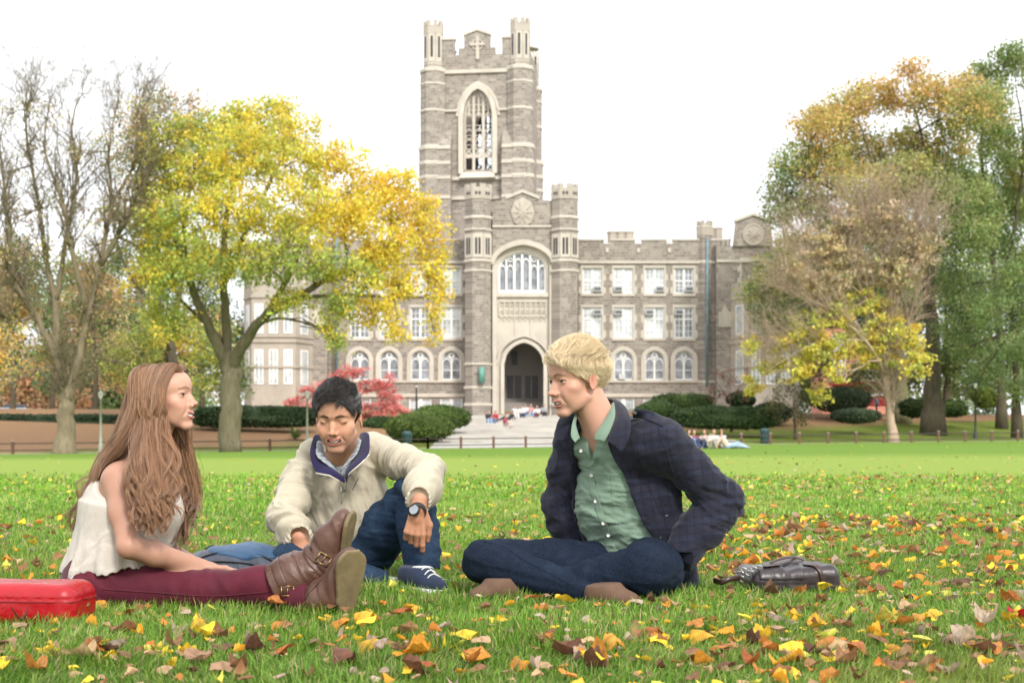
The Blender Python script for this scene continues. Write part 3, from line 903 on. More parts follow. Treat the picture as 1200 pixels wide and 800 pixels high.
        g = [hw(nearx*4, -25-8*(i % 4), 96-4*(i % 4)), hw(nearx*xx, -62, 74), P_(*m0), P_(*m1), P_(*m2), P_(m2[0]*.5+e[0]*.5, m2[1]*.5+e[1]*.5, (m2[2]+e[2])/2), P_(*e)]
        locks.append((g, .010, .021, .004, 340))
    K = 66; allp = []; cols = []; base = []
    tt = np.linspace(0, 1, K)
    for li, (g, r0, rm, r1, n) in enumerate(locks):
        G = catmull(g, K); base.append((G, r0, rm, r1))
        rad_ = np.interp(tt, [0, .25, .6, .85, 1], [r0, rm, rm*1.15, rm, r1])
        T = np.gradient(G, axis=0); T /= np.linalg.norm(T, axis=1, keepdims=True)
        U = np.zeros_like(T); u_ = np.cross(T[0], (1, .1, .1)); u_ /= np.linalg.norm(u_)
        for i_ in range(K):
            u_ = u_-T[i_]*(u_@T[i_]); u_ /= np.linalg.norm(u_); U[i_] = u_
        W = np.cross(T, U)
        lc = np.array([.33, .168, .088])*(1+.10*rs.normal())
        NS = 20; sub = rs.randint(0, NS, n); subph = rs.uniform(0, 6.28, (NS, 4)); aa = rs.uniform(0, 6.28, NS); qq = np.sqrt(rs.uniform(.05, 1, NS))
        suboff = np.stack([np.cos(aa)*qq, np.sin(aa)*qq], 1); subend = rs.uniform(.84, 1.04, NS); subw = rs.uniform(.6, 1.5, NS)
        for k in range(n):
            a = rs.uniform(0, 6.28); q = math.sqrt(rs.uniform(0, 1)); s_ = sub[k]
            own = np.interp(tt, [0, .3, .75, 1], [.8, .6, .42, .26])
            o1 = math.cos(a)*q*own+suboff[s_, 0]*.75; o2 = math.sin(a)*q*own+suboff[s_, 1]*.75
            wv = np.clip((tt-.30)/.45, 0, 1)*subw[s_]
            w1 = .021*wv*np.sin(tt*17+subph[s_, 0]+rs.normal()*.10)+.004*wv*np.sin(tt*27+subph[s_, 1])
            w2 = .017*wv*np.sin(tt*15+subph[s_, 2]+rs.normal()*.10)
            p = G + U*(o1*rad_+w1)[:, None] + W*(o2*rad_+w2)[:, None]
            if rs.rand() < .04: p = p + (U*rs.normal()*.02+W*rs.normal()*.02)*(tt**2)[:, None]
            end = subend[s_]*rs.uniform(.95, 1.02); p = np.stack([np.interp(np.clip(tt*end, 0, 1), tt, p[:, c]) for c in range(3)], 1)
            allp.append(p)
            b = rs.rand(); c = lc*(1+.15*rs.normal())
            if b < .22: c = np.array([.42, .25, .14])*(1+.15*rs.normal())
            elif b < .34: c = np.array([.15, .072, .038])
            cols.append(np.clip(c, .004, 1))
    # keep strands off the face and out of the body
    A = np.array(allp)
    for _ in range(3):
        flat = A.reshape(-1, 3).copy(); d = body(flat.astype(f32)); m = d < .004
        e = .004; Q = flat[m].astype(f32); gx = np.stack([body(Q+np.array(v, f32)*f32(e))-body(Q-np.array(v, f32)*f32(e)) for v in ((1,0,0),(0,1,0),(0,0,1))], 1)
        gx /= np.linalg.norm(gx, axis=1, keepdims=True)+1e-9
        D = np.zeros_like(flat); D[m] = gx*(.005-d[m])[:, None]; D = D.reshape(A.shape)
        for _s in range(4): D[:, 1:-1] = np.maximum(np.abs(D[:, 1:-1]), np.abs((D[:, :-2]+2*D[:, 1:-1]+D[:, 2:])/4))*np.sign(D[:, :-2]+2*D[:, 1:-1]+D[:, 2:])
        A = A+D
    for _s in range(3): A[:, 1:-1] = (A[:, :-2]+2*A[:, 1:-1]+A[:, 2:])/4
    hair = strands_mesh('hair', A, .00062, np.array(cols), M_['hair'], root, .5)
    hair['label'] = 'long wavy light brown hair'
    def cap(P):
        d = None
        for G, r0, rm, r1 in base:
            pts_ = G[:48:6]; e = chain(P, pts_, np.interp(np.arange(len(pts_)), [0, 2, len(pts_)-1], [r0*.6, rm*.6, rm*.4]))
            d = e if d is None else smin(d, e, .014)
        sk = H.loc(P); s_ = (ell(sk, (0, -12, 24), (69, 92, 72)))*MM
        face = (sk[:, 1] > 52+ (sk[:, 2]-40)*-.25) & (sk[:, 2] < 88)
        s_ = smax(s_, (sk[:, 1]-30-.55*(sk[:, 2]-20))*MM, .004)
        s_ = smax(s_, (-70-sk[:, 2])*MM, .02)
        return smin(d, s_, .008) + .0016*wob(P*np.array([1, 1, .25], f32), 90, 3)
    sculpt('hair_base', cap, H.c+(-.2, -.35, -.36), H.c+(.2, .35, .2), .0045, M_['hair'], hair, colors=tint_all((.19, .090, .046)))
    # fine necklace clasp at the neck of the top
    return root, pants
# ================================================================== young man in the pullover windbreaker
def build_mid():
    H = Head(J(397, 487, 5.15), (-.13, -1, -.25), s=1.05, smile=1.25, open=1.15, lid=0, jaw=1.0, face=1.03, cw=.94, nose=1.06, brow=1.05, lip=.75)
    pel = J(398, 650, 5.45); belly = J(400, 625, 5.42); chest = J(401, 592, 5.37); upc = J(401, 562, 5.33); nb = J(400, 540, 5.30)
    shl, shr = J(350, 564, 5.27), J(450, 534, 5.36)          # as seen: left and right in the photo
    ell_, wrl = J(334, 607, 5.10), J(353, 640, 4.99)
    elr, wrr = J(501, 553, 5.13), J(490, 596, 4.88)
    hl, kl, al = J(378, 655, 5.38), J(342, 659, 4.99), J(448, 686, 5.02)
    hr, kr, ar = J(424, 652, 5.38), J(486, 580, 5.20), J(495, 664, 5.02)
    hdl = hand_parts(wrl, (.25, .28, -.9), (0.1, .4, .2), 1, (.5, .5, .55, .6), .3, 1.0)
    hdr = hand_parts(wrr, (-.15, -.02, -1), (.05, 1, -.05), 1, (.35, .75, .95, 1.05), .45, 1.0, .03)
    def body(P):
        d = smin(ell(P, chest, (.17, .115, .16)), ell(P, pel, (.165, .12, .11)), .08)
        d = smin(d, cone(P, shl+(.05, .02, -.01), shr-(.05, -.02, .02), .045, .045), .04)
        d = smin(d, cone(P, upc+(0, .02, 0), nb, .06, .055), .03)
        d = smin(d, cone(P, nb+(0, 0, -.01), H.world((0, -22, -70)), .058, .056), .03)
        d = smin(d, chain(P, [shl, ell_, wrl], [.05, .04, .028]), .02)
        d = smin(d, chain(P, [shr, elr, wrr], [.05, .04, .028]), .02)
        d = smin(d, chain(P, [hl, kl, al], [.08, .052, .038]), .03)
        d = smin(d, chain(P, [hr, kr, ar], [.08, .052, .038]), .03)
        d = smin(d, lazy(P, d, lambda Q: hand_sdf(Q, hdl), wrl+(.01, .01, -.07), .15), .012)
        d = smin(d, lazy(P, d, lambda Q: hand_sdf(Q, hdr), wrr+(0, 0, -.08), .15), .012)
        return smin(d, lazy(P, d, H.sdf, H.c+(0, -.01, -.01), .16), .012)
    def col(V):
        c = H.tint(V, (.52, .29, .19), (.42, .14, .11), (.020, .013, .010), blush=.35, stub=(.25, .16, .12), bw=1.15)
        far = np.linalg.norm(V-H.c.astype(f32), axis=1) > .2
        c[far] = (.46, .235, .145)
        return c
    lo = np.array([-.95, 4.75, -.03]); hi = np.array([-.2, 5.62, .80])
    root = sculpt('person', body, lo, hi, .0030, M_['skin'], None, colors=col)
    tag(root, 'dark-haired young man in khaki pullover windbreaker looking down with elbow on raised knee', 'person')
    H.parts(root)
    # ---- jeans
    def jeans(P):
        d = ell(P, pel+(0, 0, -.01), (.185, .145, .10))
        d = smin(d, chain(P, [hl, hl*.5+kl*.5, kl], [.10, .088, .070], .03), .04)
        e = chain(P, [kl, kl*.5+al*.5, al], [.070, .060, .052], .02)
        d = smin(d, e, .012)
        d = smin(d, chain(P, [hr, hr*.5+kr*.5, kr], [.105, .094, .072], .03), .04)
        d = smin(d, chain(P, [kr, kr*.5+ar*.5, ar+(0, 0, .012)], [.072, .070, .066], .02), .016)
        ax = (ar-kr)/np.linalg.norm(ar-kr)
        m = np.exp(-(((P-kr.astype(f32))**2).sum(1))/.012)
        d = d + cfold(P, (.2, .2, 1), 26, .0075, 3)*(.5+m) + cfold(P, (1, .3, .5), 17, .007, 8)*.8
        d = smax(d, J(0, 669, 4.98)[2]-P[:, 2]-1.0*(P[:, 0] < J(466, 0, 5.0)[0]), .003)
        cutl = (P-J(455, 686, 5.02).astype(f32)) @ np.array([.97, 0, -.05], f32)
        cutl = np.where((P[:, 2] < J(0, 668, 5)[2]), cutl, -1)
        d = smax(d, cutl, .003)
        hole = chain(P, [ar+ax*.03, ar-ax*.05], [.057, .052])
        return smax(d, -hole, .003)
    jn = sculpt('jeans', jeans, lo, hi, .0040, M_['jeans'], root)
    jn['label'] = 'faded blue denim jeans'
    # ---- socks and shoes
    def sock(a, b, r):
        return sculpt('sock', lambda P: chain(P, [a, b], [r, r*1.05])+.0012*np.sin(P[:, 2]*900), np.minimum(a, b)-.07, np.maximum(a, b)+.07, .003, M_['sock'], root)
    sock(ar+(-.005, 0, .02), ar+(-.02, -.03, -.035), .040); sock(al+(-.01, 0, 0), al+(.05, 0, -.005), .034)
    def sneaker(heel, toe, ank):
        fr = shoe_frame(heel, toe, (0, 0, -1)); h0, u, v, w, L = fr
        def f(P):
            d = foot_sdf(P, fr, ank, .047, .06, .040)
            t = (P-ank.astype(f32))[:, 2]
            return smax(d, t, .004)
        lo_ = np.minimum(heel, toe)-.08; hi_ = np.maximum(np.maximum(heel, toe), ank)+.08
        s = sculpt('sneaker', f, lo_, hi_, .0028, M_['canvas_shoe'], root)
        sculpt('sole', lambda P: sole_sdf(P, (h0+np.array([0, 0, .012]), u, v, w, L), .049, .014), lo_, hi_, .0028, M_['rubber_white'], s)
        mb = MB()
        for k in range(6):
            a = .36+.075*k; c = h0+u*a*L; pts = []
            for b in np.linspace(-.028, .028, 7):
                pts.append(snap(s, c+v*b-w*.16, w, 25, .0015))
            pts = [p for p in pts if p is not None]
            if len(pts) > 2: mb.tube(pts, .0022, 5)
            pts2 = [snap(s, c+v*b+u*(.02 if b > 0 else 0)-w*.16, w, 25, .003) for b in np.linspace(-.022, .022, 5)]
            pts2 = [p for p in pts2 if p is not None]
            if len(pts2) > 2: mb.tube(pts2, .0018, 5)
        mb.build('lace', M_['rubber_white'], s, True)
        return s
    s1 = sneaker(J(473, 687, 4.93), J(520, 695, 4.80)+(0, 0, 0.0), ar+(-.02, -.045, .012)); s1['label'] = 'navy canvas sneaker with white laces in front'
    s2 = sneaker(J(468, 688, 5.09)+(0, 0, -.0), J(535, 689, 5.06), al+(.06, .03, .015)); s2['label'] = 'navy canvas sneaker half hidden behind the other'
    # ---- windbreaker
    def torso(P):
        d = smin(ell(P, chest+(0, .0, 0), (.182, .14, .17)), ell(P, belly+(0, -.01, 0), (.175, .14, .12)), .07)
        d = smin(d, cone(P, shl+(.05, .005, .004), upc+(0, 0, .01), .066, .085), .05)
        d = smin(d, cone(P, shr-(.05, -.005, -.004), upc+(0, 0, .01), .066, .085), .05)
        d = smin(d, cone(P, upc, nb+(0, .01, -.01), .10, .075), .04)
        d = smin(d, cone(P, J(347, 552, 5.29), J(368, 524, 5.33), .042, .034), .03); d = smin(d, cone(P, J(452, 530, 5.36), J(432, 518, 5.36), .048, .036), .03)
        return d
    def slv(P, a, b, c, ra, rb, rc, sd):
        d = chain(P, [a, a*.5+b*.5, b], [ra, ra*.93, rb], .03)
        d = smin(d, chain(P, [b, b*.45+c*.55, c], [rb, rb*1.0, rc], .03), .022)
        ax = (c-b)/np.linalg.norm(c-b); t = (P-c.astype(f32)) @ ax.astype(f32)
        q = P-c.astype(f32); R = frame(ax); an = np.arctan2(q @ R[:, 2].astype(f32), q @ R[:, 0].astype(f32))
        g = np.exp(-((t+.012)/.016)**2)
        d = d + .0045*np.exp(-((t+.030)/.007)**2) + .0022*np.sin(an*17)*g*1.2
        d = d + cfold(P, (b-a), 24, .0085, sd, .55) + cfold(P, ax, 30, .009, sd+2)*np.exp(-(((P-b.astype(f32))**2).sum(1))/.01)
        return smax(d, t, .003)
    cl, cr_ = wrl+(-.003, 0, .018), wrr+(.002, .0, .022)
    def jkt(P):
        d = torso(P) + cfold(P, (.25, .2, 1), 14, .009, 31) + cfold(P, (1, .2, .5), 22, .007, 33)
        s = np.minimum(slv(P, shl, ell_, cl, .062, .055, .041, 41), slv(P, shr, elr, cr_, .064, .058, .041, 43))
        d = smin(d, s, .022)
        zb = J(0, 650, 5.3)[2]
        d = smax(d, zb-P[:, 2], .006)
        # open neck
        c = H.world((0, -15, -105))
        d = smax(d, -ell(P, nb+(0, -.035, .015), (.060, .072, .085)), .004)
        # gap below the zip pull: half-open front
        fr_ = J(404, 545, 5.1); w = np.clip((P[:, 2]-J(0, 560, 5.15)[2])/.10, 0, 1)*.032
        slot = np.maximum(np.abs(P[:, 0]-fr_[0])-w, P[:, 1]-nb[1])
        d = smax(d, -np.where(w > 0, slot, 1), .003)
        for c_, p_ in ((cl, wrl), (cr_, wrr)):
            a = p_-c_; a = a/np.linalg.norm(a); d = smax(d, -chain(P, [c_-a*.02, c_+a*.05], [.033, .033]), .003)
        return d
    jk = sculpt('windbreaker', jkt, lo, hi, .0036, M_['khaki'], root)
    jk['label'] = 'khaki half-zip windbreaker with elastic cuffs'
    # shirt underneath at the neck
    def shirt(P):
        d = smin(cone(P, upc+(0, -.035, 0), nb+(0, -.02, .0), .085, .066), torso(P)+.02, .03)
        d = smax(d, -ell(P, nb+(0.0, -.045, .05), (.05, .08, .075)), .004)
        d = np.minimum(d, 1)
        return smax(smax(d, P[:, 2]-J(0, 533, 5.2)[2], .003), J(0, 559, 5.12)[2]-P[:, 2], .003)
    sh = sculpt('check_shirt', shirt, nb-.2, nb+.15, .0034, M_['plaid_shirt'], root, clean=True)
    # collar flaps: navy lining folded outward, shirt collar inside
    def collar(name, inner, outer, mat, parent, th=.004, rows=3):
        A, B = catmull(inner, 14), catmull(outer, 14); R = []
        for i in range(rows+1):
            t = i/rows; bulge = math.sin(t*math.pi)*.006
            R.append([tuple(a*(1-t)+b*t+np.array([0, -bulge, bulge])) for a, b in zip(A, B)])
        return sheet(name, R, mat, parent, th, 1)
    collar('collar', [J(404, 560, 5.11), J(392, 549, 5.13), J(381, 538, 5.17), J(376, 524, 5.25), J(380, 512, 5.33)],
           [J(405, 567, 5.085), J(386, 556, 5.06), J(370, 553, 5.07), J(363, 530, 5.12), J(368, 509, 5.25)], M_['navy_lining'], jk, .0035)
    collar('collar', [J(404, 560, 5.11), J(407, 548, 5.13), J(413, 538, 5.17), J(420, 522, 5.25), J(421, 508, 5.34)],
           [J(406, 567, 5.085), J(409, 553, 5.06), J(424, 541, 5.05), J(433, 530, 5.11), J(433, 507, 5.27)], M_['navy_lining'], jk, .0035)
    collar('shirt_collar', [J(398, 556, 5.13), J(390, 545, 5.14), J(380, 530, 5.18), J(378, 518, 5.25)],
           [J(390, 549, 5.11), J(377, 540, 5.11), J(370, 532, 5.13), J(371, 517, 5.22)], M_['plaid_shirt'], sh)
    collar('shirt_collar', [J(398, 556, 5.13), J(403, 546, 5.14), J(414, 530, 5.18), J(418, 516, 5.26)],
           [J(401, 550, 5.11), J(408, 543, 5.11), J(419, 531, 5.12), J(424, 515, 5.22)], M_['plaid_shirt'], sh)
    # zip: both edges of the open part and the closed part below
    def on_j(x, y): return on(jk, x, y, 4.7, .002)
    zp = MB()
    zp.tube([J(370, 554, 5.065), J(386, 557, 5.055), J(397, 563, 5.07), on_j(404, 576)], .0026, 5)
    zp.tube([J(433, 532, 5.10), J(424, 542, 5.045), J(409, 555, 5.06), on_j(404, 576)], .0026, 5)
    zp.tube([on_j(x, y) for x, y in ((404, 572), (402, 580), (400, 590))], .0022, 5)
    zp.build('zip', M_['khaki_light'], jk, True)
    MB().box(tuple(on_j(400, 571)-(.004, .006, .016)), tuple(on_j(400, 571)+(.004, .001, .004))).build('zip_pull', M_['metal'], jk, False, .001)
    seam('seam', jk, [J(413, 574, 4.7), J(417, 566, 4.7), J(420, 560, 4.7)], (0, 1, 0), M_['jacket_lining'], jk, .0012)
    seam('seam', jk, [J(352, 545, 4.7), J(364, 556, 4.7), J(385, 560, 4.7)], (0, 1, 0), M_['khaki'], jk, .0014)
    seam('seam', jk, [J(425, 530, 4.7), J(432, 552, 4.7), J(437, 575, 4.7)], (0, 1, 0), M_['khaki'], jk, .0014)
    # ---- watch
    ax = wrr-elr; ax = ax/np.linalg.norm(ax); wc = wrr+ax*.016; R = frame(ax)
    wt = MB().lathe([(.0295, -.010), (.0310, -.008), (.0310, .008), (.0295, .010)], 24, cap=False)
    wt.v = [tuple(wc+(R[:, 0]*v[0]*1.0+R[:, 2]*v[1]*1.0)+ax*v[2]) for v in wt.v]; wt = wt.build('watch', M_['black_rubber'], root, True)
    n = np.array([-.45, -.85, .25]); n /= np.linalg.norm(n); c = snap(root, wc+n*.08, -n, 25, .003)
    disc('case', c, n, .021, .009, M_['black_rubber'], wt, 24); disc('dial', c+n*.0085, n, .0165, .002, M_['watch_face'], wt, 24)
    # ---- hair
    def region(q):
        x, y, z = np.abs(q[:, 0]), q[:, 1], q[:, 2]
        line = 74 - .010*x*x
        return (z > np.where(y > 40, line+(y-92)*.55, np.where(y > 8, 14+ (y-8)*.6, -45+np.clip(y+25, 0, 30)*1.9))) & ~((x > 68) & (y > -22) & (y < 14) & (z < 18) & (z > -60))
    def flow(q):
        t = np.clip((q[:, 2]-45)/30, 0, 1)[:, None]; return np.stack([.5+0*q[:, 0], .7+0*q[:, 0], .35+0*q[:, 0]], 1)*t + np.array([0, -.35, -1.])*(1-t)
    def leng(q): return np.where(q[:, 2] > 60, 30, np.where(q[:, 2] > 20, 11, 6))
    def lift(q): return np.where(q[:, 2] > 58, 11+5*np.clip(q[:, 1]/70, 0, 1), 4.5)
    hb = scalp_hair(H, 12000, region, flow, leng, lift, .00055, (.022, .016, .014), .35, 'hair', root, M_['hair'], 3, 6, jt=.10, ck=.45)
    hb['label'] = 'short black hair swept up at the front'
    def cap(P):
        q = H.loc(P); m = region(q)
        d = H.sdf(P)-.0065*np.clip((q[:, 2]+10)/70, .1, 1)
        x, y, z = np.abs(q[:, 0]), q[:, 1], q[:, 2]
        line = np.where(y > 40, 74-.010*x*x+(y-92)*.55, np.where(y > 8, 14+(y-8)*.6, -45+np.clip(y+25, 0, 30)*1.9))
        d = smax(d, (line-z)*MM*.7, .004)
        return d+.0015*wob(P, 120, 4)
    sculpt('hair_base', cap, H.c-.15, H.c+.17, .0030, M_['hair'], hb, colors=tint_all((.012, .009, .008)))
    return root
# ================================================================== blond young man in the open navy jacket
def build_blond():
    H = Head(J(677, 442, 4.80), (-1, -.56, -.17), s=1.08, open=1.1, lid=.36, nose=1.02, brow=1.05, chin=1.0, smile=.45, lip=.95)
    pel = J(748, 655, 4.95); belly = J(741, 618, 4.92); chest = J(733, 580, 4.89); upc = J(723, 532, 4.87); nb = J(712, 506, 4.86)
    FD = np.array([-.59, -.81, 0]); LD = np.array([.81, -.59, 0]); FD /= np.linalg.norm(FD); LD /= np.linalg.norm(LD)
    R = np.stack([LD, FD, np.array([0, 0, 1.])], 1)
    shr, shl = upc-LD*.165+(0, 0, .052)+FD*.01, J(777, 519, 4.70)
    ell_, wrl = J(846, 588, 4.80), J(796, 654, 4.72)
    elr, wrr = J(658, 590, 5.03), J(676, 640, 5.03)
    hr, kr, ar = J(722, 668, 4.90), J(569, 657, 4.74), J(700, 697, 4.55)
    hl, kl, al = J(768, 668, 4.85), J(756, 667, 4.50), J(628, 690, 4.70)
    hdl = hand_parts(wrl, (-.55, -.2, -.7), (-.6, .2, .5), 1, (.6, .7, .8, .8), .5, 1.0)
    hdr = hand_parts(wrr, (.1, -.5, -.85), (.6, .4, .1), -1, (.5, .6, .7, .7), .5, 1.0)
    def body(P):
        d = smin(ell(P, chest, (.17, .11, .16), R), ell(P, pel, (.16, .12, .10), R), .08)
        d = smin(d, cone(P, shr+LD*.02, shl-LD*.03, .058, .058), .06)
        d = smin(d, cone(P, upc, nb, .085, .066), .05)
        d = smin(d, cone(P, nb+(0, .0, -.02), H.world((0, -22, -62)), .064, .059), .03)
        d = smin(d, cone(P, nb+FD*.03-(0, 0, .05)+LD*.02, H.world((-20, -5, -80)), .030, .026), .03)
        d = smin(d, chain(P, [shr, elr, wrr], [.05, .04, .028]), .02)
        d = smin(d, chain(P, [shl, ell_, wrl], [.05, .04, .028]), .02)
        d = smin(d, chain(P, [hl, kl, al], [.08, .055, .038]), .03)
        d = smin(d, chain(P, [hr, kr, ar], [.08, .055, .038]), .03)
        d = smin(d, lazy(P, d, lambda Q: hand_sdf(Q, hdl), wrl+(-.05, 0, -.05), .15), .012)
        d = smin(d, lazy(P, d, lambda Q: hand_sdf(Q, hdr), wrr+(0, -.05, -.07), .15), .012)
        return smin(d, lazy(P, d, H.sdf, H.c+(-.01, -.01, -.01), .16), .012)
    def col(V):
        c = H.tint(V, (.54, .315, .23), (.42, .16, .135), (.13, .07, .035), blush=.65, bw=.95)
        far = np.linalg.norm(V-H.c.astype(f32), axis=1) > .21
        c[far] = (.50, .285, .205)
        return c
    lo = np.array([-.22, 4.28, -.03]); hi = np.array([.86, 5.2, .95])
    root = sculpt('person', body, lo, hi, .0030, M_['skin'], None, colors=col)
    tag(root, 'blond young man sitting cross-legged in open navy jacket over sage green shirt', 'person')
    H.parts(root, look=(-.15, 1, .05))
    # ---- jeans
    def jeans(P):
        d = ell(P, pel+(0, 0, -.01), (.19, .15, .10), R)
        a1 = chain(P, [hr, hr*.5+kr*.5, kr], [.095, .084, .072], .03)
        b1 = chain(P, [kr+(-.008, 0, .0), kr*.5+ar*.5, ar], [.072, .056, .046], .02)
        a2 = chain(P, [hl, hl*.5+kl*.5, kl], [.10, .095, .084], .03)
        b2 = chain(P, [kl, kl*.5+al*.5, al], [.084, .060, .046], .02)
        d = smin(d, smin(a1, a2, .03), .04)
        d = smin(d, b1, .006); d = smin(d, b2, .005)
        m = np.exp(-(((P-kr.astype(f32))**2).sum(1))/.015)+np.exp(-(((P-kl.astype(f32))**2).sum(1))/.02)
        m2 = np.exp(-(((P-hl.astype(f32))**2).sum(1))/.02)+np.exp(-(((P-hr.astype(f32))**2).sum(1))/.02)
        d = d + cfold(P, (.5, .3, 1), 19, .010, 3)*(.35+.15*m+.6*m2) + cfold(P, (1, .1, -.3), 14, .005, 8)
        d = smax(d, -.004-P[:, 2]*1.0, .004) if False else d
        return d
    jn = sculpt('jeans', jeans, lo, hi, .0040, M_['jeans_dark'], root)
    jn['label'] = 'dark indigo jeans'
    seam('seam', jn, [J(x, y, 4) for x, y in ((565, 634), (590, 640), (612, 655), (645, 672), (672, 686))], 0, M_['jeans_dark'], jn, .0014)
    # ---- shoes
    def shoe(heel, toe, ank, nrm, lab):
        fr = shoe_frame(heel, toe, nrm); h0, u, v, w, L = fr
        lo_ = np.minimum(np.minimum(heel, toe), ank)-.08; hi_ = np.maximum(np.maximum(heel, toe), ank)+.08
        def g(P):
            d = foot_sdf(P, fr, ank, .043, .055, .034)
            return smax(d, (P @ (-w).astype(f32)) - float(h0 @ -w)-.075, .004)
        s = sculpt('shoe', g, lo_, hi_, .0028, M_['tan_shoe'], root); s['label'] = lab
        sculpt('sole', lambda P: sole_sdf(P, fr, .044, .012), lo_, hi_, .0028, M_['tan_sole'], s)
        return s
    g0 = lambda px, py, Y, z: np.array([(px-600)/F_PX*Y, Y, z])
    shoe(g0(606, 0, 4.66, .000), g0(550, 0, 4.62, .004), al+(-.015, 0, -.01), (-.1, -.12, -1), 'tan suede shoe tucked under his knee near the middle of the picture')
    shoe(g0(694, 0, 4.455, .000), g0(747, 0, 4.375, .018), ar+(.015, 0, .0), (.28, -.12, -1), 'tan suede shoe tucked under his knee near the leather bag')
    # ---- shirt
    def torso(P, g):
        d = smin(ell(P, chest, (.175+g, .118+g, .17), R), ell(P, belly, (.165+g, .12+g, .12), R), .07)
        d = smin(d, ell(P, pel+(0, 0, .02), (.165+g, .13+g, .10), R), .06)
        d = smin(d, cone(P, shr+LD*.04, upc, .060+g, .085+g), .05)
        d = smin(d, cone(P, shl-LD*.04, upc, .060+g, .085+g), .05)
        return smin(d, cone(P, upc, nb+(0, 0, -.02), .09+g, .070+g*.6), .04)
    def shirt(P):
        d = torso(P, .008) + cfold(P, (.5, .2, 1), 20, .0085, 51) + cfold(P, (.1, .2, 1), 28, .005, 57)*np.exp(-((P[:, 2]-J(0, 630, 4.8)[2])/.06)**2) + cfold(P, LD*.3+np.array([0, 0, 1]), 34, .0045, 52)
        q = (P-nb.astype(f32)) @ R.astype(f32)
        # open collar V
        d = smax(d, -ell(P, nb+FD*.01+(0, 0, .045), (.064, .078, .068), R), .004)
        V_ = np.abs(q[:, 0]+.012)-np.clip((q[:, 2]+.10)*.34, 0, .034)
        d = smax(d, -np.where((q[:, 1] > 0) & (q[:, 2] > -.10), V_, 1), .003)
        d = smax(d, q[:, 2]-.02, .004)
        return smax(d, J(0, 648, 4.8)[2]-P[:, 2], .004)
    sh = sculpt('shirt', shirt, lo, hi, .0034, M_['green'], root, clean=True)
    sh['label'] = 'sage green button-up shirt open at the neck'
    def flap(name, inner, outer, mat, parent, th=.003, rows=4, bulge=.006, dirb=(0, -.7, .7)):
        A, B = catmull(inner, 14), catmull(outer, 14); Rr = []
        for i in range(rows+1):
            t = i/rows; b_ = math.sin(t*math.pi)*bulge
            Rr.append([tuple(a*(1-t)+b*t+np.array(dirb)*b_) for a, b in zip(A, B)])
        return sheet(name, Rr, mat, parent, th, 1)
    # shirt collar: far side and near side
    flap('collar', [J(680, 514, 4.735), J(677, 505, 4.74), J(675, 496, 4.77), J(677, 487, 4.81)], [J(674, 519, 4.71), J(669, 511, 4.72), J(670, 498, 4.75), J(674, 484, 4.80)], M_['green'], sh, .003)
    flap('collar', [J(696, 516, 4.715), J(697, 509, 4.72), J(703, 499, 4.735), J(711, 487, 4.77), J(717, 472, 4.85)], [J(708, 518, 4.69), J(714, 508, 4.69), J(719, 497, 4.71), J(722, 485, 4.755), J(721, 472, 4.85)], M_['green'], sh, .003)
    # placket, pocket, buttons
    def strip(o, pts, wpx, off, mat, parent, name, th=.002):
        P = catmull(np.array(pts, float), 26); rows = []
        for x, y in P: rows.append([on(o, x-wpx, y, 4.7, off), on(o, x, y, 4.7, off), on(o, x+wpx, y, 4.7, off)])
        return sheet(name, rows, mat, parent, th, 1)
    strip(sh, [(691, 556), (697, 580), (703, 600), (710, 622), (713, 640)], 4.2, .0025, M_['green'], sh, 'placket')
    for x, y in ((681, 528), (693, 557), (698, 587), (707, 613), (713, 627)):
        p = on(sh, x, y, 4.7, .0045); disc('button', p, -view_dir(p)*.8+FD*.3, .0062, .003, M_['button'], sh, 12)
    for a, b in (((716, 556), (741, 560)), ((716, 556), (718, 590)), ((718, 590), (742, 594))):
        seam('seam', sh, [J(a[0]+(b[0]-a[0])*t, a[1]+(b[1]-a[1])*t, 4) for t in (0, .33, .66, 1)], 0, M_['green'], sh, .0013)
    # ---- jacket: an open shell with thickness
    def sides(P):
        q = (P-nb.astype(f32)) @ R.astype(f32); z = P[:, 2]
        zz = [J(0, y, 4.85)[2] for y in (660, 620, 560, 520, 495)]
        sL = np.interp(z, zz, [-.10, -.125, -.135, -.098, -.05]); sR = np.interp(z, zz, [.20, .175, .115, .060, .045])
        w = np.interp(z, zz, [(0, .03)[1], .022, .012, .006, 0])
        return np.maximum(sL-q[:, 0], q[:, 0]-sR), q, w
    cl = wrl+(.0, 0, .015); cr_ = wrr
    def sleeve(P, a, b, c, ra, rb, rc, sd):
        d = chain(P, [a, a*.55+b*.45, b], [ra, ra*.90, rb], .03)
        d = smin(d, chain(P, [b, b*.5+c*.5, c], [rb, rb*.98, rc], .03), .02)
        ax = (c-b)/np.linalg.norm(c-b); t = (P-c.astype(f32)) @ ax.astype(f32)
        e = np.exp(-(((P-b.astype(f32))**2).sum(1))/.018)
        d = d + cfold(P, b-a, 20, .0085, sd, .5) + cfold(P, (.5, 0, .9), 27, .013, sd+3)*e
        return smax(d, t-.02, .004)
    def jkt(P):
        op, q, w = sides(P)
        g = .024
        d = torso(P, g) + cfold(P, (.8, .3, .25), 14, .009, 61) + cfold(P, (.3, .3, 1), 20, .004, 63)
        d = smin(d, smin(sleeve(P, shl, ell_, cl, .076, .068, .060, 71), sleeve(P, shr, elr, cr_, .070, .062, .050, 75), .01), .022)
        back = J(790, 690, 4.9)
        d = smin(d, cone(P, J(786, 640, 4.98), J(802, 684, 4.93), .075, .055), .04)
        inner = torso(P, .012)
        front = np.maximum(-(q[:, 1]+.01), op)         # region in front, between the edges
        d = smax(d, -front, .004)
        low = np.where(q[:, 1] > 0, J(0, 645, 4.75)[2], J(0, 700, 4.9)[2])
        d = smax(d, low-P[:, 2], .006)
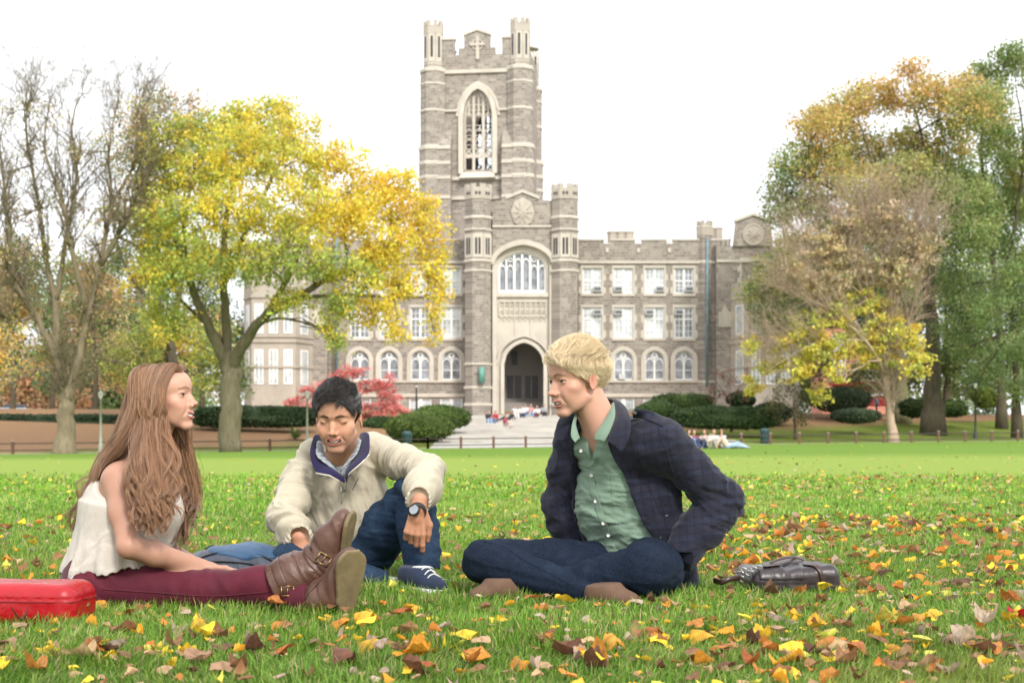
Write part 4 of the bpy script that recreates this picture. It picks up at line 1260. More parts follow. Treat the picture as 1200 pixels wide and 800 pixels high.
        inn = smax(inner, -( -op-.0)-10, .01)
        d = np.maximum(d, -np.where(q[:, 1] > -.02, inner, 1))
        d = smax(d, -ell(P, nb+FD*.025+(0, 0, .045), (.075, .085, .075), R), .004)
        return smax(d, P[:, 2]-nb[2]-.055, .004)
    jk = sculpt('jacket', jkt, lo, hi, .0034, M_['jacket'], root, clean=True)
    jk['label'] = 'open navy checked jacket with shoulder strap and wide collar'
    # collar: stands at the back of the neck, falls to two points
    flap('collar', [J(711, 518, 4.67), J(716, 502, 4.69), J(721, 486, 4.75), J(717, 468, 4.88), J(696, 472, 4.98)],
         [J(728, 531, 4.625), J(738, 512, 4.63), J(739, 492, 4.68), J(730, 474, 4.86), J(704, 478, 5.01)], M_['jacket'], jk, .005, 4, .010)
    flap('collar', [J(668, 519, 4.80), J(670, 501, 4.80), J(675, 486, 4.85), J(685, 478, 4.93)],
         [J(651, 518, 4.80), J(652, 497, 4.84), J(662, 483, 4.90), J(680, 473, 4.97)], M_['jacket'], jk, .005, 4, .008)
    # rolled front edges (facing) along the opening, seen as a dark lining
    # epaulette
    ep = []
    for t in np.linspace(0, 1, 12):
        x = 742+(779-742)*t; y = 484+(495-484)*t+ -3*math.sin(t*3.1)
        ep.append([on(jk, x+1.5, y-5.5, 4.7, .004), on(jk, x, y, 4.7, .006), on(jk, x-1.5, y+6, 4.7, .004)])
    e = sheet('shoulder_strap', ep, M_['jacket'], jk, .004, 1)
    p = on(jk, 744, 484, 4.7, .009); disc('button', p, -view_dir(p)*.7+np.array([0, 0, .7]), .0075, .004, M_['dark_button'], e, 14)
    seam('seam', jk, [J(x, y, 4) for x, y in ((772, 492), (775, 510), (784, 540), (790, 556))], 0, M_['jacket'], jk, .0014)
    seam('seam', jk, [J(x, y, 4) for x, y in ((738, 508), (745, 530), (756, 560), (770, 590), (782, 612))], 0, M_['jacket'], jk, .0012)
    seam('seam', jk, [J(x, y, 4) for x, y in ((785, 632), (795, 646), (803, 652))], 0, M_['jacket'], jk, .0014)
    # ---- hair: thick, swept forward and to the side
    def hairline(q):
        x, y, z = np.abs(q[:, 0]), q[:, 1], q[:, 2]
        return np.where(y > 40, 62-.006*x*x+(y-90)*.35, np.where(y > 8, -8+(y-8)*.75, -62+np.clip(y+25, 0, 30)*1.6))
    def region(q):
        x, y, z = np.abs(q[:, 0]), q[:, 1], q[:, 2]
        return (z > hairline(q)) & ~((x > 68) & (y > -24) & (y < 16) & (z < 16) & (z > -60))
    def flow(q):
        top = np.clip((q[:, 2]-30)/50, 0, 1)[:, None]; s = np.sign(q[:, 0])
        a = np.stack([-.45+0*q[:, 0], .9+0*q[:, 0], .35+0*q[:, 0]], 1)
        b = np.stack([s*.1, -.75+0*q[:, 0], -.6+0*q[:, 0]], 1)
        return a*top+b*(1-top)
    def leng(q): return np.where(q[:, 2] > 60, 46, np.where(q[:, 2] > 10, 30, 18))
    def lift(q): return np.where(q[:, 2] > 60, 17, 6)
    hb = scalp_hair(H, 13000, region, flow, leng, lift,   .0006, (.86, .69, .45), .16, 'hair', root, M_['hair'], 5, 8, jt=.05, ck=.2)
    hb['label'] = 'thick short blond hair swept forward'
    def cap(P):
        q = H.loc(P); d = H.sdf(P)-.0075*np.clip((q[:, 2]+40)/90, .25, 1)
        d = smax(d, (hairline(q)-q[:, 2])*MM*.6, .004)
        earm = smin(ell(np.abs(q)*np.array([1, 0, 0], f32)+q*np.array([0, 1, 1], f32), (76, -5, -20), (14, 20, 34)), 99, 1)*MM
        d = smax(d, -earm, .003)
        return d+.0016*wob(P, 110, 4)
    sculpt('hair_base', cap, H.c-.16, H.c+.18, .0030, M_['hair'], hb, colors=tint_all((.55, .40, .22)))
    return root
# ================================================================== bags on the grass
def build_red_case():
    """stiff red vanity-style case cut by the left edge of the frame"""
    M_['red_case'] = m_leather('red_patent', (.36, .004, .010), .10, .25)
    M_['red_dark'] = m_simple('red_piping', (.22, .004, .008), .3, .1, 20)
    c = J(20, 716, 4.02); c[2] = .066
    yaw = rad(-6); R = np.array([[math.cos(yaw), -math.sin(yaw), 0], [math.sin(yaw), math.cos(yaw), 0], [0, 0, 1]])
    def f(P):
        q = (P-c.astype(f32)) @ R.astype(f32)
        d = rbox(P, c, (.205, .10, .066), .045, R)
        d = d + .0022*wob(P, 14, 3)
        d = smax(d, -(np.abs(q[:, 2]-.030)-.0014)-.004*(0), .001) if False else d
        g = np.abs(q[:, 2]-.024)
        d = d + .0022*np.exp(-(g/.0028)**2)
        return d
    o = sculpt('travel_case', f, c-.26, c+.26, .004, M_['red_case'])
    tag(o, 'glossy red vanity case cut off by the left edge of the picture', 'bag')
    pts = []
    for k in range(41):
        a = 2*math.pi*k/40; x = .205*np.sign(math.cos(a))*abs(math.cos(a))**.25; y = .10*np.sign(math.sin(a))*abs(math.sin(a))**.25
        pts.append(c + R @ np.array([x*.995, y*.995, .016]))
    MB().tube(pts, .0022, 6).build('piping', M_['red_dark'], o, True)
    for px, py in ((103, 708),):
        p = on(o, px, py, 3.9, .001); disc('stud', p, (.15, -1, .1), .0065, .005, M_['brass'], o, 14)
    # low handle lying on the lid
    hp = [c + R @ np.array(v) for v in ((-.06, -.02, .076), (-.055, -.03, .084), (0, -.034, .087), (.055, -.03, .084), (.06, -.02, .076))]
    return o

def build_backpack():
    M_['pack_grey'] = m_cloth('slate_nylon', (.060, .070, .095), .15, .55, 500, .5, .004, 20)
    M_['pack_blue'] = m_cloth('blue_nylon', (.030, .075, .150), .15, .5, 500, .5, .004, 20)
    M_['black_web'] = m_cloth('black_webbing', (.012, .012, .014), .2, .6, 300)
    c = J(285, 668, 5.05); c[2] = .075
    def f(P):
        d = ell(P, c+(0, 0, -.005), (.215, .15, .085))
        d = smin(d, ell(P, c+(-.11, -.02, -.02), (.12, .14, .06)), .03)
        d = smin(d, ell(P, c+(.10, -.02, -.02), (.13, .13, .055)), .03)
        d = d + cfold(P, (1, 0, .4), 22, .006, 4)
        return smax(d, -P[:, 2]+.002, .01)
    lo, hi = c-.32, c+.34
    o = sculpt('backpack', f, lo, hi, .004, M_['pack_grey'])
    tag(o, 'slate and blue backpack lying flat behind the maroon jeans', 'backpack')
    def pan(P):
        d = f(P)-.006
        e = ell(P, c+(.03, -.03, .055), (.155, .10, .055))
        return smax(d, e, .004)
    sculpt('front_pocket', pan, lo, hi, .004, M_['pack_blue'], o)
    def seamz(pts, r, nm, mat):
        P = catmull([J(x, y, 4.6) for x, y in pts], 30); Q = [snap(o, p, view_dir(p), 0, .004) for p in P]; Q = [q for q in Q if q is not None]
        if len(Q) > 3: MB().tube(Q, r, 6).build(nm, mat, o, True)
    seamz([(226, 658), (245, 650), (270, 646), (300, 649), (322, 658)], .004, 'zip', M_['black_web'])
    seamz([(222, 664), (250, 658), (290, 660), (318, 668)], .003, 'zip', M_['black_web'])
    hp = [J(238, 650, 5.02), J(243, 642, 5.03), J(252, 640, 5.04), J(262, 645, 5.03)]
    MB().tube(catmull(hp, 14), .005, 6).build('handle', M_['black_web'], o, True)
    # ring badge near the strap
    p = on(o, 274, 669, 4.8, .004); R = frame(-view_dir(p)); ring = [p+R[:, 0]*.013*math.cos(a)*1.3+R[:, 2]*.008*math.sin(a) for a in np.linspace(0, 6.4, 20)]
    MB().tube(ring, .0016, 5).build('buckle', M_['sock'], o, True)
    mb = MB()
    for off in (0, .012):
        pts = catmull([J(330, 672, 4.95), J(345, 676, 4.9), J(350, 682, 4.9), J(338, 686, 4.92)], 16)
        mb.tube([p+(0, off, 0) for p in pts], .006, 6)
    mb.build('strap', M_['black_web'], o, True)
    return o

def build_messenger():
    M_['bag_leather'] = m_leather('black_leather', (.035, .027, .030), .3, .30)
    M_['bag_strap'] = m_leather('dark_brown_leather', (.045, .022, .016), .3, .35)
    c = J(922, 672, 4.85); c[2] = .060
    yaw = rad(5); R = np.array([[math.cos(yaw), -math.sin(yaw), 0], [math.sin(yaw), math.cos(yaw), 0], [0, 0, 1]])
    def f(P):
        q = (P-c.astype(f32)) @ R.astype(f32)
        d = rbox(P, c+(.0, 0, -.004), (.155, .135, .050), .034, R)
        d = d + .020*np.clip(-q[:, 0]/.155, -.2, 1)*np.clip(q[:, 2]/.05, 0, 1) + cfold(P, (1, .3, 0), 14, .006, 5) + .0015*np.exp(-((q[:, 2]+.012)/.003)**2)
        return smax(d, -P[:, 2]+.004, .01)
    lo, hi = c-.24, c+.24
    o = sculpt('messenger_bag', f, lo, hi, .0036, M_['bag_leather'])
    tag(o, 'black leather messenger bag with brown strap lying beside the man in the navy jacket', 'bag')
    def fl(P):
        q = (P-c.astype(f32)) @ R.astype(f32)
        return smax(f(P)-.005, smax(np.maximum(np.abs(q[:, 0]+.055)-.075, .004-q[:, 2]), q[:, 1]+.03, .004), .004)
    sculpt('flap', fl, lo, hi, .0036, M_['bag_leather'], o)
    def lay(pts, w, nm, mat, off=.004):
        P = catmull(np.array(pts, float), 26); rows = []
        for i, (x, y) in enumerate(P):
            t = P[min(i+1, 25)]-P[max(i-1, 0)]; t /= np.linalg.norm(t); nn = np.array([-t[1], t[0]])
            row = []
            for s_ in (-1, 0, 1):
                h = BVH[o.name].ray_cast(Vector(EYE), Vector(view_dir(J(x+nn[0]*w*s_, y+nn[1]*w*s_, 3))))
                row.append(None if h[0] is None else np.array(h[0])+np.array([0, -off, off]))
            if all(r is not None for r in row): rows.append(row)
        return sheet(nm, rows, mat, o, .004, 1) if len(rows) > 2 else None
    lay([(893, 664), (905, 663), (918, 661), (934, 659)], 3.0, 'strap', M_['bag_strap'], .010)
    lay([(940, 660), (953, 662), (961, 670), (965, 686)], 2.6, 'strap', M_['bag_strap'])
    # strap trailing on the grass towards the man
    pts = catmull([J(868, 676, 4.75), J(856, 678, 4.72), J(845, 682, 4.72), J(836, 679, 4.76)], 14)
    pts[:, 2] = np.maximum(pts[:, 2], .035)
    sheet('strap', [[p+(0, 0, -.010), p+(0, -.004, 0), p+(0, 0, .010)] for p in pts], M_['bag_strap'], o, .005, 1)
    pts = catmull([J(902, 662, 4.80), J(915, 657, 4.83), J(930, 655, 4.86), J(945, 659, 4.9)], 14)
    sheet('carry_handle', [[p+(0, .01, .008), p+(0, 0, .012), p+(0, -.012, .004)] for p in pts], M_['bag_strap'], o, .005, 1)
    # metal rings and buckles
    for x, y, a in ((866, 672, 0), (872, 668, .6), (878, 671, .2), (884, 667, .5), (890, 665, .1), (870, 678, .8)):
        p = on(o, x, y, 4.75, .008); Rr = frame(-view_dir(p), (math.sin(a), 0, math.cos(a)))
        MB().tube([p+Rr[:, 0]*.012*math.cos(b)+Rr[:, 2]*.008*math.sin(b) for b in np.linspace(0, 6.3, 14)], .0022, 5).build('ring', M_['metal'], o, True)
    p = on(o, 907, 662, 4.75, .014); Rr = frame(-view_dir(p)); q = [p+Rr[:, 0]*a*.018+Rr[:, 2]*b*.012 for a, b in ((-1, -1), (1, -1), (1, 1), (-1, 1), (-1, -1))]
    mb = MB(); [mb.tube([q[i], q[i+1]], .0024, 6) for i in range(4)]; mb.build('buckle', M_['metal'], o, True)
    return o
# ================================================================== ground, fence, steps, hedges, lamps, far people
def smooth(a, b, x):
    t = np.clip((np.asarray(x, float)-a)/(b-a), 0, 1); return t*t*(3-2*t)
def edge_y(x):                       # distance of the lawn's far edge (fence line) at world x
    return 86 + x*0.30
def ground_z(x, y):
    x = np.asarray(x, float); y = np.asarray(y, float)
    e = edge_y(np.clip(x, -60, 60))
    xs = np.clip(x, -45, 45)
    lawn = smooth(18, 84, y)*(.10+.0115*xs)
    d = y-e-1.0
    bank = smooth(0, 34, d)*(2.75-.0115*xs) + .12*smooth(0, 3, d)
    cx = .726; t = np.clip((y-93)/23, 0, 1); cut = (np.abs(x-cx) < 8.6-3*t) & (y > 92.6) & (y < 118.4)
    z = lawn + np.where(d > 0, bank, 0)
    return np.where(cut, np.minimum(z, .35+2.27*t-.55), z)

def grid_mesh(name, xs, ys, zf, mat, kind='structure'):
    X, Y = np.meshgrid(xs, ys, indexing='ij'); Z = zf(X, Y)
    V = np.stack([X, Y, Z], -1).reshape(-1, 3); n, m = len(xs), len(ys)
    i = np.arange(n*m).reshape(n, m)
    F = np.stack([i[:-1, :-1], i[1:, :-1], i[1:, 1:], i[:-1, 1:]], -1).reshape(-1, 4)
    o = link(name, mesh_np(name, V, F, True), mat); o['kind'] = kind
    return o

def m_lawn():
    q = Nodes('lawn'); v = q.coords('World'); s = q.N.new('ShaderNodeSeparateXYZ'); q.li(v, s.inputs[0])
    f = q.noise(v, .35, 5, .6); g = q.noise(v, 9, 6, .7); h = q.noise(v, 60, 4, .7)
    c = q.ramp(g, [(.25, (.095, .185, .020)), (.55, (.145, .255, .032)), (.8, (.205, .310, .050))])
    c = q.mix(c, (.19, .27, .045), q.math('MULTIPLY', q.ramp(f, [(.45, (0,)*3), (.75, (1,)*3)]), .35))
    # sunlit strip across the lawn, painted into the grass colour
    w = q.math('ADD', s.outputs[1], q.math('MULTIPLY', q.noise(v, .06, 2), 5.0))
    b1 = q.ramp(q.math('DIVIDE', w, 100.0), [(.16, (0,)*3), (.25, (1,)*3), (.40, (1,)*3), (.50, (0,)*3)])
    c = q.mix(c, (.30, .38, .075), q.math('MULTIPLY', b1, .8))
    c = q.mix(c, q.ramp(h, [(.3, (.03, .07, .01)), (.75, (.20, .30, .05))]), .28)
    q.color(c); q.set(rough=.9, spec=.1)
    b = q.bump(g, .5, .03); q.bump(h, .6, .02, b)
    return q.m
def m_bank():
    q = Nodes('leaf_strewn_bank'); v = q.coords('World'); s = q.N.new('ShaderNodeSeparateXYZ'); q.li(v, s.inputs[0])
    g = q.noise(v, 3.5, 6, .75); f = q.noise(v, .22, 4, .6); h = q.noise(v, 14, 4, .7)
    grass = q.ramp(g, [(.3, (.075, .12, .018)), (.6, (.16, .20, .035)), (.85, (.26, .26, .06))])
    litter = q.ramp(h, [(.25, (.13, .08, .045)), (.5, (.26, .155, .085)), (.7, (.36, .23, .13)), (.85, (.42, .31, .18))])
    up = q.math('ADD', q.math('MULTIPLY', s.outputs[2], .55), q.math('MULTIPLY', f, .75))
    right = q.math('MULTIPLY', s.outputs[0], .020)
    up = q.math('SUBTRACT', up, right)
    k = q.ramp(up, [(.66, (0,)*3), (.92, (1,)*3)])
    q.color(q.mix(grass, litter, k)); q.set(rough=.95, spec=.1); q.bump(g, .6, .06)
    return q.m
def m_paving(name='stone_paving'):
    q = Nodes(name); v = q.coords('World'); f = q.noise(v, .5, 5, .6); g = q.noise(v, 8, 4, .7)
    c = q.ramp(f, [(.3, (.36, .34, .31)), (.7, (.50, .48, .44))]); c = q.mix(c, (.28, .26, .24), q.math('MULTIPLY', q.ramp(g, [(.5, (0,)*3), (.8, (1,)*3)]), .4))
    q.color(c); q.set(rough=.85); return q.m

def build_ground():
    xs = np.concatenate([np.linspace(-260, -60, 21), np.linspace(-55, 55, 111), np.linspace(60, 260, 21)])
    ys = np.concatenate([np.linspace(-12, 16, 15), np.linspace(18, 160, 143), np.linspace(170, 500, 34)])
    # lawn in front of the fence line, leaf-strewn bank behind it: two sheets that meet under the fence
    u = np.linspace(0, 1, 120)
    def sheet_(name, y0, y1, mat, dz=0):
        X = np.repeat(xs[:, None], len(u), 1); Y = y0(xs)[:, None]*(1-u[None])+y1(xs)[:, None]*u[None]
        V = np.stack([X, Y, ground_z(X, Y)+dz], -1).reshape(-1, 3); i = np.arange(len(xs)*len(u)).reshape(len(xs), len(u))
        F = np.stack([i[:-1, :-1], i[1:, :-1], i[1:, 1:], i[:-1, 1:]], -1).reshape(-1, 4)
        o = link(name, mesh_np(name, V, F, True), mat); o['kind'] = 'structure'; return o
    E = lambda x: edge_y(np.clip(x, -60, 60))
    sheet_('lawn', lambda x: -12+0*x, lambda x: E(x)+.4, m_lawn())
    sheet_('path', lambda x: E(x)+.4, lambda x: E(x)+1.6, m_paving('path_stone'), 0)
    sheet_('bank', lambda x: E(x)+1.6, lambda x: 160+0*x, m_bank())
    grid_mesh('terrain', np.linspace(-600, 600, 25), np.linspace(160, 900, 20), lambda X, Y: ground_z(X, 159+0*Y), m_simple('far_ground', (.12, .13, .05), .95, .3, .05))

def gpt(px, py, Y):
    p = at(px, py, Y); return np.array([p[0], Y, float(ground_z(p[0], Y))])
def on_ground(px, Y): x = (px-600)/F_PX*Y; return np.array([x, Y, float(ground_z(x, Y))])

def build_fence():
    M_['fence_wood'] = m_simple('fence_red_brown', (.15, .075, .052), .7, .25, 3)
    M_['fence_dark'] = m_simple('fence_dark_rail', (.060, .046, .040), .6, .25, 3)
    M_['post_cap'] = m_simple('pale_post_cap', (.55, .50, .45), .6, .1, 6)
    def run(x0, x1, step, label, lit=()):
        r = empty('fence', (x0, edge_y(x0), float(ground_z(x0, edge_y(x0)))), label, 'fence', 'low fence round the lawn')
        n = max(2, int(round((x1-x0)/step))+1); X = np.linspace(x0, x1, n)
        top = []; low = []; first = None
        for i, x in enumerate(X):
            y = edge_y(x); z = float(ground_z(x, y)); h = .70
            if first is None:
                mb = MB(); mb.box((-.075, -.06, -.15), (.075, .06, h)); mb.box((-.085, -.07, h), (.085, .07, h+.03), 1)
                first = mb.build('post', [M_['fence_wood'], M_['post_cap']], None, False, .008)
                first.parent = r; p = first
            else:
                p = first.copy(); COL.objects.link(p); p.parent = r
            p.location = Vector((x, y, z))-r.location
            top.append((x, y-.02, z+h-.13)); low.append((x, y-.02, z+.20))
        for pts in (top, low): MB().tube(pts, .035, 6).build('rail', M_['fence_dark'], r, True)
        return r
    run(-34, -5.0, 2.15, 'low dark rail fence under the yellow tree on the left side of the lawn')
    run(-5.0, 12.5, 1.95, 'low rail fence crossing in front of the stone steps')
    run(12.6, 48, 1.95, 'low rail fence with pale capped posts under the trees on the right side')

def build_steps():
    M_['step_stone'] = m_paving('step_stone')
    cx = at(611, 500, 110)[0]
    r = empty('stone_steps', (cx, 90, 0), 'broad pale stone steps rising to the arched entrance', 'steps')
    n = 17; y0, y1 = 93.0, 116.0; z0, z1 = .35, 2.62
    mb = MB()
    for i in range(n):
        t = i/(n-1); ya = y0+(y1-y0)*t; z = z0+(z1-z0)*(i+1)/n; hw = 8.3-3.0*t
        mb.box((cx-hw, ya, z-.32), (cx+hw, 118.6, z))
    mb.build('flight', M_['step_stone'], r, False, .02)
    mb = MB()
    for s in (-1, 1):
        pts = [(cx+s*8.75, 91.8, .0), (cx+s*5.7, 117.5, 2.2)]
        a, b = pts; V = []
        for (x, y, z), hh in ((a, .75), (b, 1.0)):
            V += [(x-.45, y, z-.8), (x+.45, y, z-.8), (x+.45, y, z+hh), (x-.45, y, z+hh)]
        mb = MB(); mb.add(V, [(0, 1, 2, 3), (7, 6, 5, 4), (0, 4, 5, 1), (1, 5, 6, 2), (2, 6, 7, 3), (3, 7, 4, 0)])
        mb.build('side_wall', M_['limestone'], r, False, .03)
    # paved apron in front of the flight, running off to the right
    V = []; xs = np.linspace(at(508, 0, 90)[0], at(866, 0, 95)[0], 30)
    for k, x in enumerate(xs):
        ya = edge_y(x)+1.6; yb = 93.6 if x < cx+9 else min(ya+7.5, ya+7.5-(x-cx-9)*.5)
        for y in np.linspace(ya, max(yb, ya+.4), 5): V.append((x, y, float(ground_z(x, y))+.012))
    i = np.arange(150).reshape(30, 5); F = np.stack([i[:-1, :-1], i[1:, :-1], i[1:, 1:], i[:-1, 1:]], -1).reshape(-1, 4)
    o = link('pavement', mesh_np('pavement', np.array(V), F, False), m_paving('apron_stone')); o['kind'] = 'structure'

def lamp(px, ytop, Y, col, label, s=1.0, green=False):
    g = on_ground(px, Y); ht = at(px, ytop, Y)[2]-g[2]
    r = empty('lamp_post', g, label, 'lamp post', 'lamp posts round the lawn')
    mb = MB(); x, y, z = g
    mb.lathe([(.16, z-.1), (.16, z+.12), (.12, z+.2), (.13, z+.45), (.075, z+.6), (.05, z+ht*.86), (.09, z+ht*.865), (.04, z+ht*.875)], 12, (x, y))
    mb.build('pole', col, r, True)
    mb = MB(); mb.lathe([(.07, z+ht*.875), (.14, z+ht*.955), (.15, z+ht*.957), (.10, z+ht*.985), (.02, z+ht)], 8, (x, y))
    mb.build('lantern', M_['lamp_glass'] if True else col, r, False)
    MB().lathe([(.17, z+ht*.957), (.12, z+ht*.985), (.03, z+ht*1.0), (.015, z+ht*1.02)], 8, (x, y)).build('lantern_cap', col, r)
    return r

def build_lamps():
    M_['lamp_pale'] = m_simple('pale_green_paint', (.33, .36, .29), .5, .1, 4)
    M_['lamp_dark'] = m_simple('black_green_iron', (.018, .028, .026), .45, .2, 4)
    M_['lamp_glass'] = m_simple('frosted_glass', (.62, .62, .58), .25, .05, 4)
    lamp(118, 458, 78, M_['lamp_pale'], 'pale lamp post behind the long-haired woman')
    lamp(360, 458, 86, M_['lamp_pale'], 'pale lamp post beside the spiky plant behind the dark-haired man')
    lamp(488, 449, 108, M_['lamp_dark'], 'black lamp post behind the clipped round bushes left of the steps')
    lamp(1143, 446, 100, M_['lamp_dark'], 'black lamp post on the grass bank under the trees on the right')
    # litter bins by the fence
    M_['bin_green'] = m_simple('green_bin_paint', (.030, .075, .080), .45, .15, 6)
    for px, Y, lab in ((896, 93.2, 'dark green litter bin by the fence near the purple-leaved shrub'), (477, 86.6, 'dark green litter bin by the fence below the round bushes')):
        g = on_ground(px, Y); x, y, z = g
        r = empty('litter_bin', g, lab, 'bin', 'litter bins')
        mb = MB(); mb.lathe([(.24, z), (.29, z+.05), (.31, z+.78), (.33, z+.80), (.33, z+.84)], 14, (x, y)); mb.build('body', M_['bin_green'], r, True)
        MB().lathe([(.33, z+.845), (.30, z+.92), (.16, z+.99), (.05, z+1.0)], 14, (x, y)).build('lid', M_['bin_green'], r, True)

# ------------------------------------------------------------------ people in the distance: small, but each a jointed sitting figure
def far_person(p, yaw, top, legs, hair, label, pose='sit', group=None, skin=(.55, .32, .23), s=1.0):
    """sitting figure: seat at p, facing yaw (0 = towards the camera)"""
    c, s_ = math.cos(yaw), math.sin(yaw)
    def W(x, y, z): return np.array([p[0]+(x*c-y*s_)*s, p[1]+(x*s_+y*c)*s, p[2]+z*s])
    if pose == 'sit':      # knees up, arms round them
        hip, ch, nk, hd = W(0, 0, .10), W(0, .02, .42), W(0, -.01, .60), W(0, -.05, .75)
        kn = [W(-.13, -.40, .42), W(.13, -.42, .40)]; an = [W(-.12, -.58, .05), W(.13, -.62, .05)]
        sh = [W(-.18, 0, .54), W(.18, 0, .54)]; el = [W(-.25, -.18, .36), W(.25, -.18, .34)]; ha = [W(-.10, -.38, .40), W(.10, -.40, .38)]
    elif pose == 'step':   # on a step, feet a step lower
        hip, ch, nk, hd = W(0, 0, .10), W(0, -.03, .42), W(0, -.08, .60), W(0, -.13, .75)
        kn = [W(-.12, -.44, .20), W(.12, -.44, .20)]; an = [W(-.12, -.56, -.22), W(.12, -.58, -.22)]
        sh = [W(-.18, -.05, .54), W(.18, -.05, .54)]; el = [W(-.24, -.20, .34), W(.24, -.20, .34)]; ha = [W(-.10, -.42, .26), W(.10, -.42, .26)]
    elif pose == 'recline':
        hip, ch, nk, hd = W(0, 0, .10), W(0, .22, .36), W(0, .31, .52), W(0, .33, .68)
        kn = [W(-.12, -.46, .14), W(.12, -.44, .26)]; an = [W(-.12, -.90, .06), W(.12, -.80, .06)]
        sh = [W(-.18, .28, .47), W(.18, .28, .47)]; el = [W(-.26, .42, .26), W(.26, .42, .26)]; ha = [W(-.27, .50, .04), W(.27, .50, .04)]
    else:                  # walking
        hip, ch, nk, hd = W(0, 0, .92), W(0, 0, 1.25), W(0, 0, 1.46), W(0, -.02, 1.62)
        kn = [W(-.09, -.12, .50), W(.09, .06, .50)]; an = [W(-.09, -.16, .06), W(.09, .30, .10)]
        sh = [W(-.19, 0, 1.40), W(.19, 0, 1.40)]; el = [W(-.24, .06, 1.12), W(.24, -.04, 1.12)]; ha = [W(-.23, -.06, .90), W(.24, -.18, .92)]
    def bd(P):
        d = chain(P, [hip, ch, nk], [.12*s, .125*s, .055*s], .05)
        d = smin(d, cone(P, sh[0], sh[1], .06*s, .06*s), .04); d = smin(d, cone(P, nk, hd, .05*s, .05*s), .02)
        d = smin(d, ell(P, hd, (.078*s, .095*s, .115*s)), .02)
        for i in (0, 1):
            d = smin(d, chain(P, [sh[i], el[i], ha[i]], [.048*s, .038*s, .03*s]), .02); d = smin(d, chain(P, [hip, kn[i], an[i]], [.09*s, .06*s, .042*s]), .02)
            d = smin(d, ell(P, an[i]+(W(0, -.08, -.02)-W(0, 0, 0)), (.05*s, .10*s, .04*s)), .02)
            d = smin(d, ell(P, ha[i]+(W(0, -.05, -.01)-W(0, 0, 0)), (.03*s, .045*s, .03*s)), .015)
        return d
    al = np.array([hip, ch, nk, hd]+kn+an+sh+el+ha)
    lo, hi = al.min(0)-.2, al.max(0)+.2
    b = sculpt('person', bd, lo, hi, .022, M_['plain_skin'], None); tag(b, label, 'person', group)
    def tp(P):
        d = chain(P, [hip, ch, nk-(0, 0, .06*s)], [.14*s, .145*s, .09*s], .05); d = smin(d, cone(P, sh[0], sh[1], .075*s, .075*s), .04)
        for i in (0, 1): d = smin(d, chain(P, [sh[i], el[i], el[i]*.3+ha[i]*.7], [.06*s, .052*s, .045*s]), .02)
        return smax(d, P[:, 2]-nk[2], .01) if pose != 'x' else d
    sculpt('top', tp, lo, hi, .024, FM(top), b)
    def lg(P):
        d = ell(P, hip, (.16*s, .15*s, .12*s))
        for i in (0, 1): d = smin(d, chain(P, [hip, kn[i], an[i]], [.11*s, .075*s, .058*s]), .02)
        return d
    sculpt('trousers', lg, lo, hi, .024, FM(legs), b)
    f = W(0, -1, 0)-W(0, 0, 0); f = f/np.linalg.norm(f)
    def hr(P): return smax(ell(P, hd+(0, 0, .025*s), (.092*s, .105*s, .115*s)), ((P-hd.astype(f32)) @ f.astype(f32))-.035*s, .01)
    sculpt('hair', hr, lo, hi, .020, FM(hair), b)
    return b
_fm = {}
def FM(c):
    if c not in _fm: _fm[c] = m_simple('far_cloth', c, .8, .1, 6)
    return _fm[c]

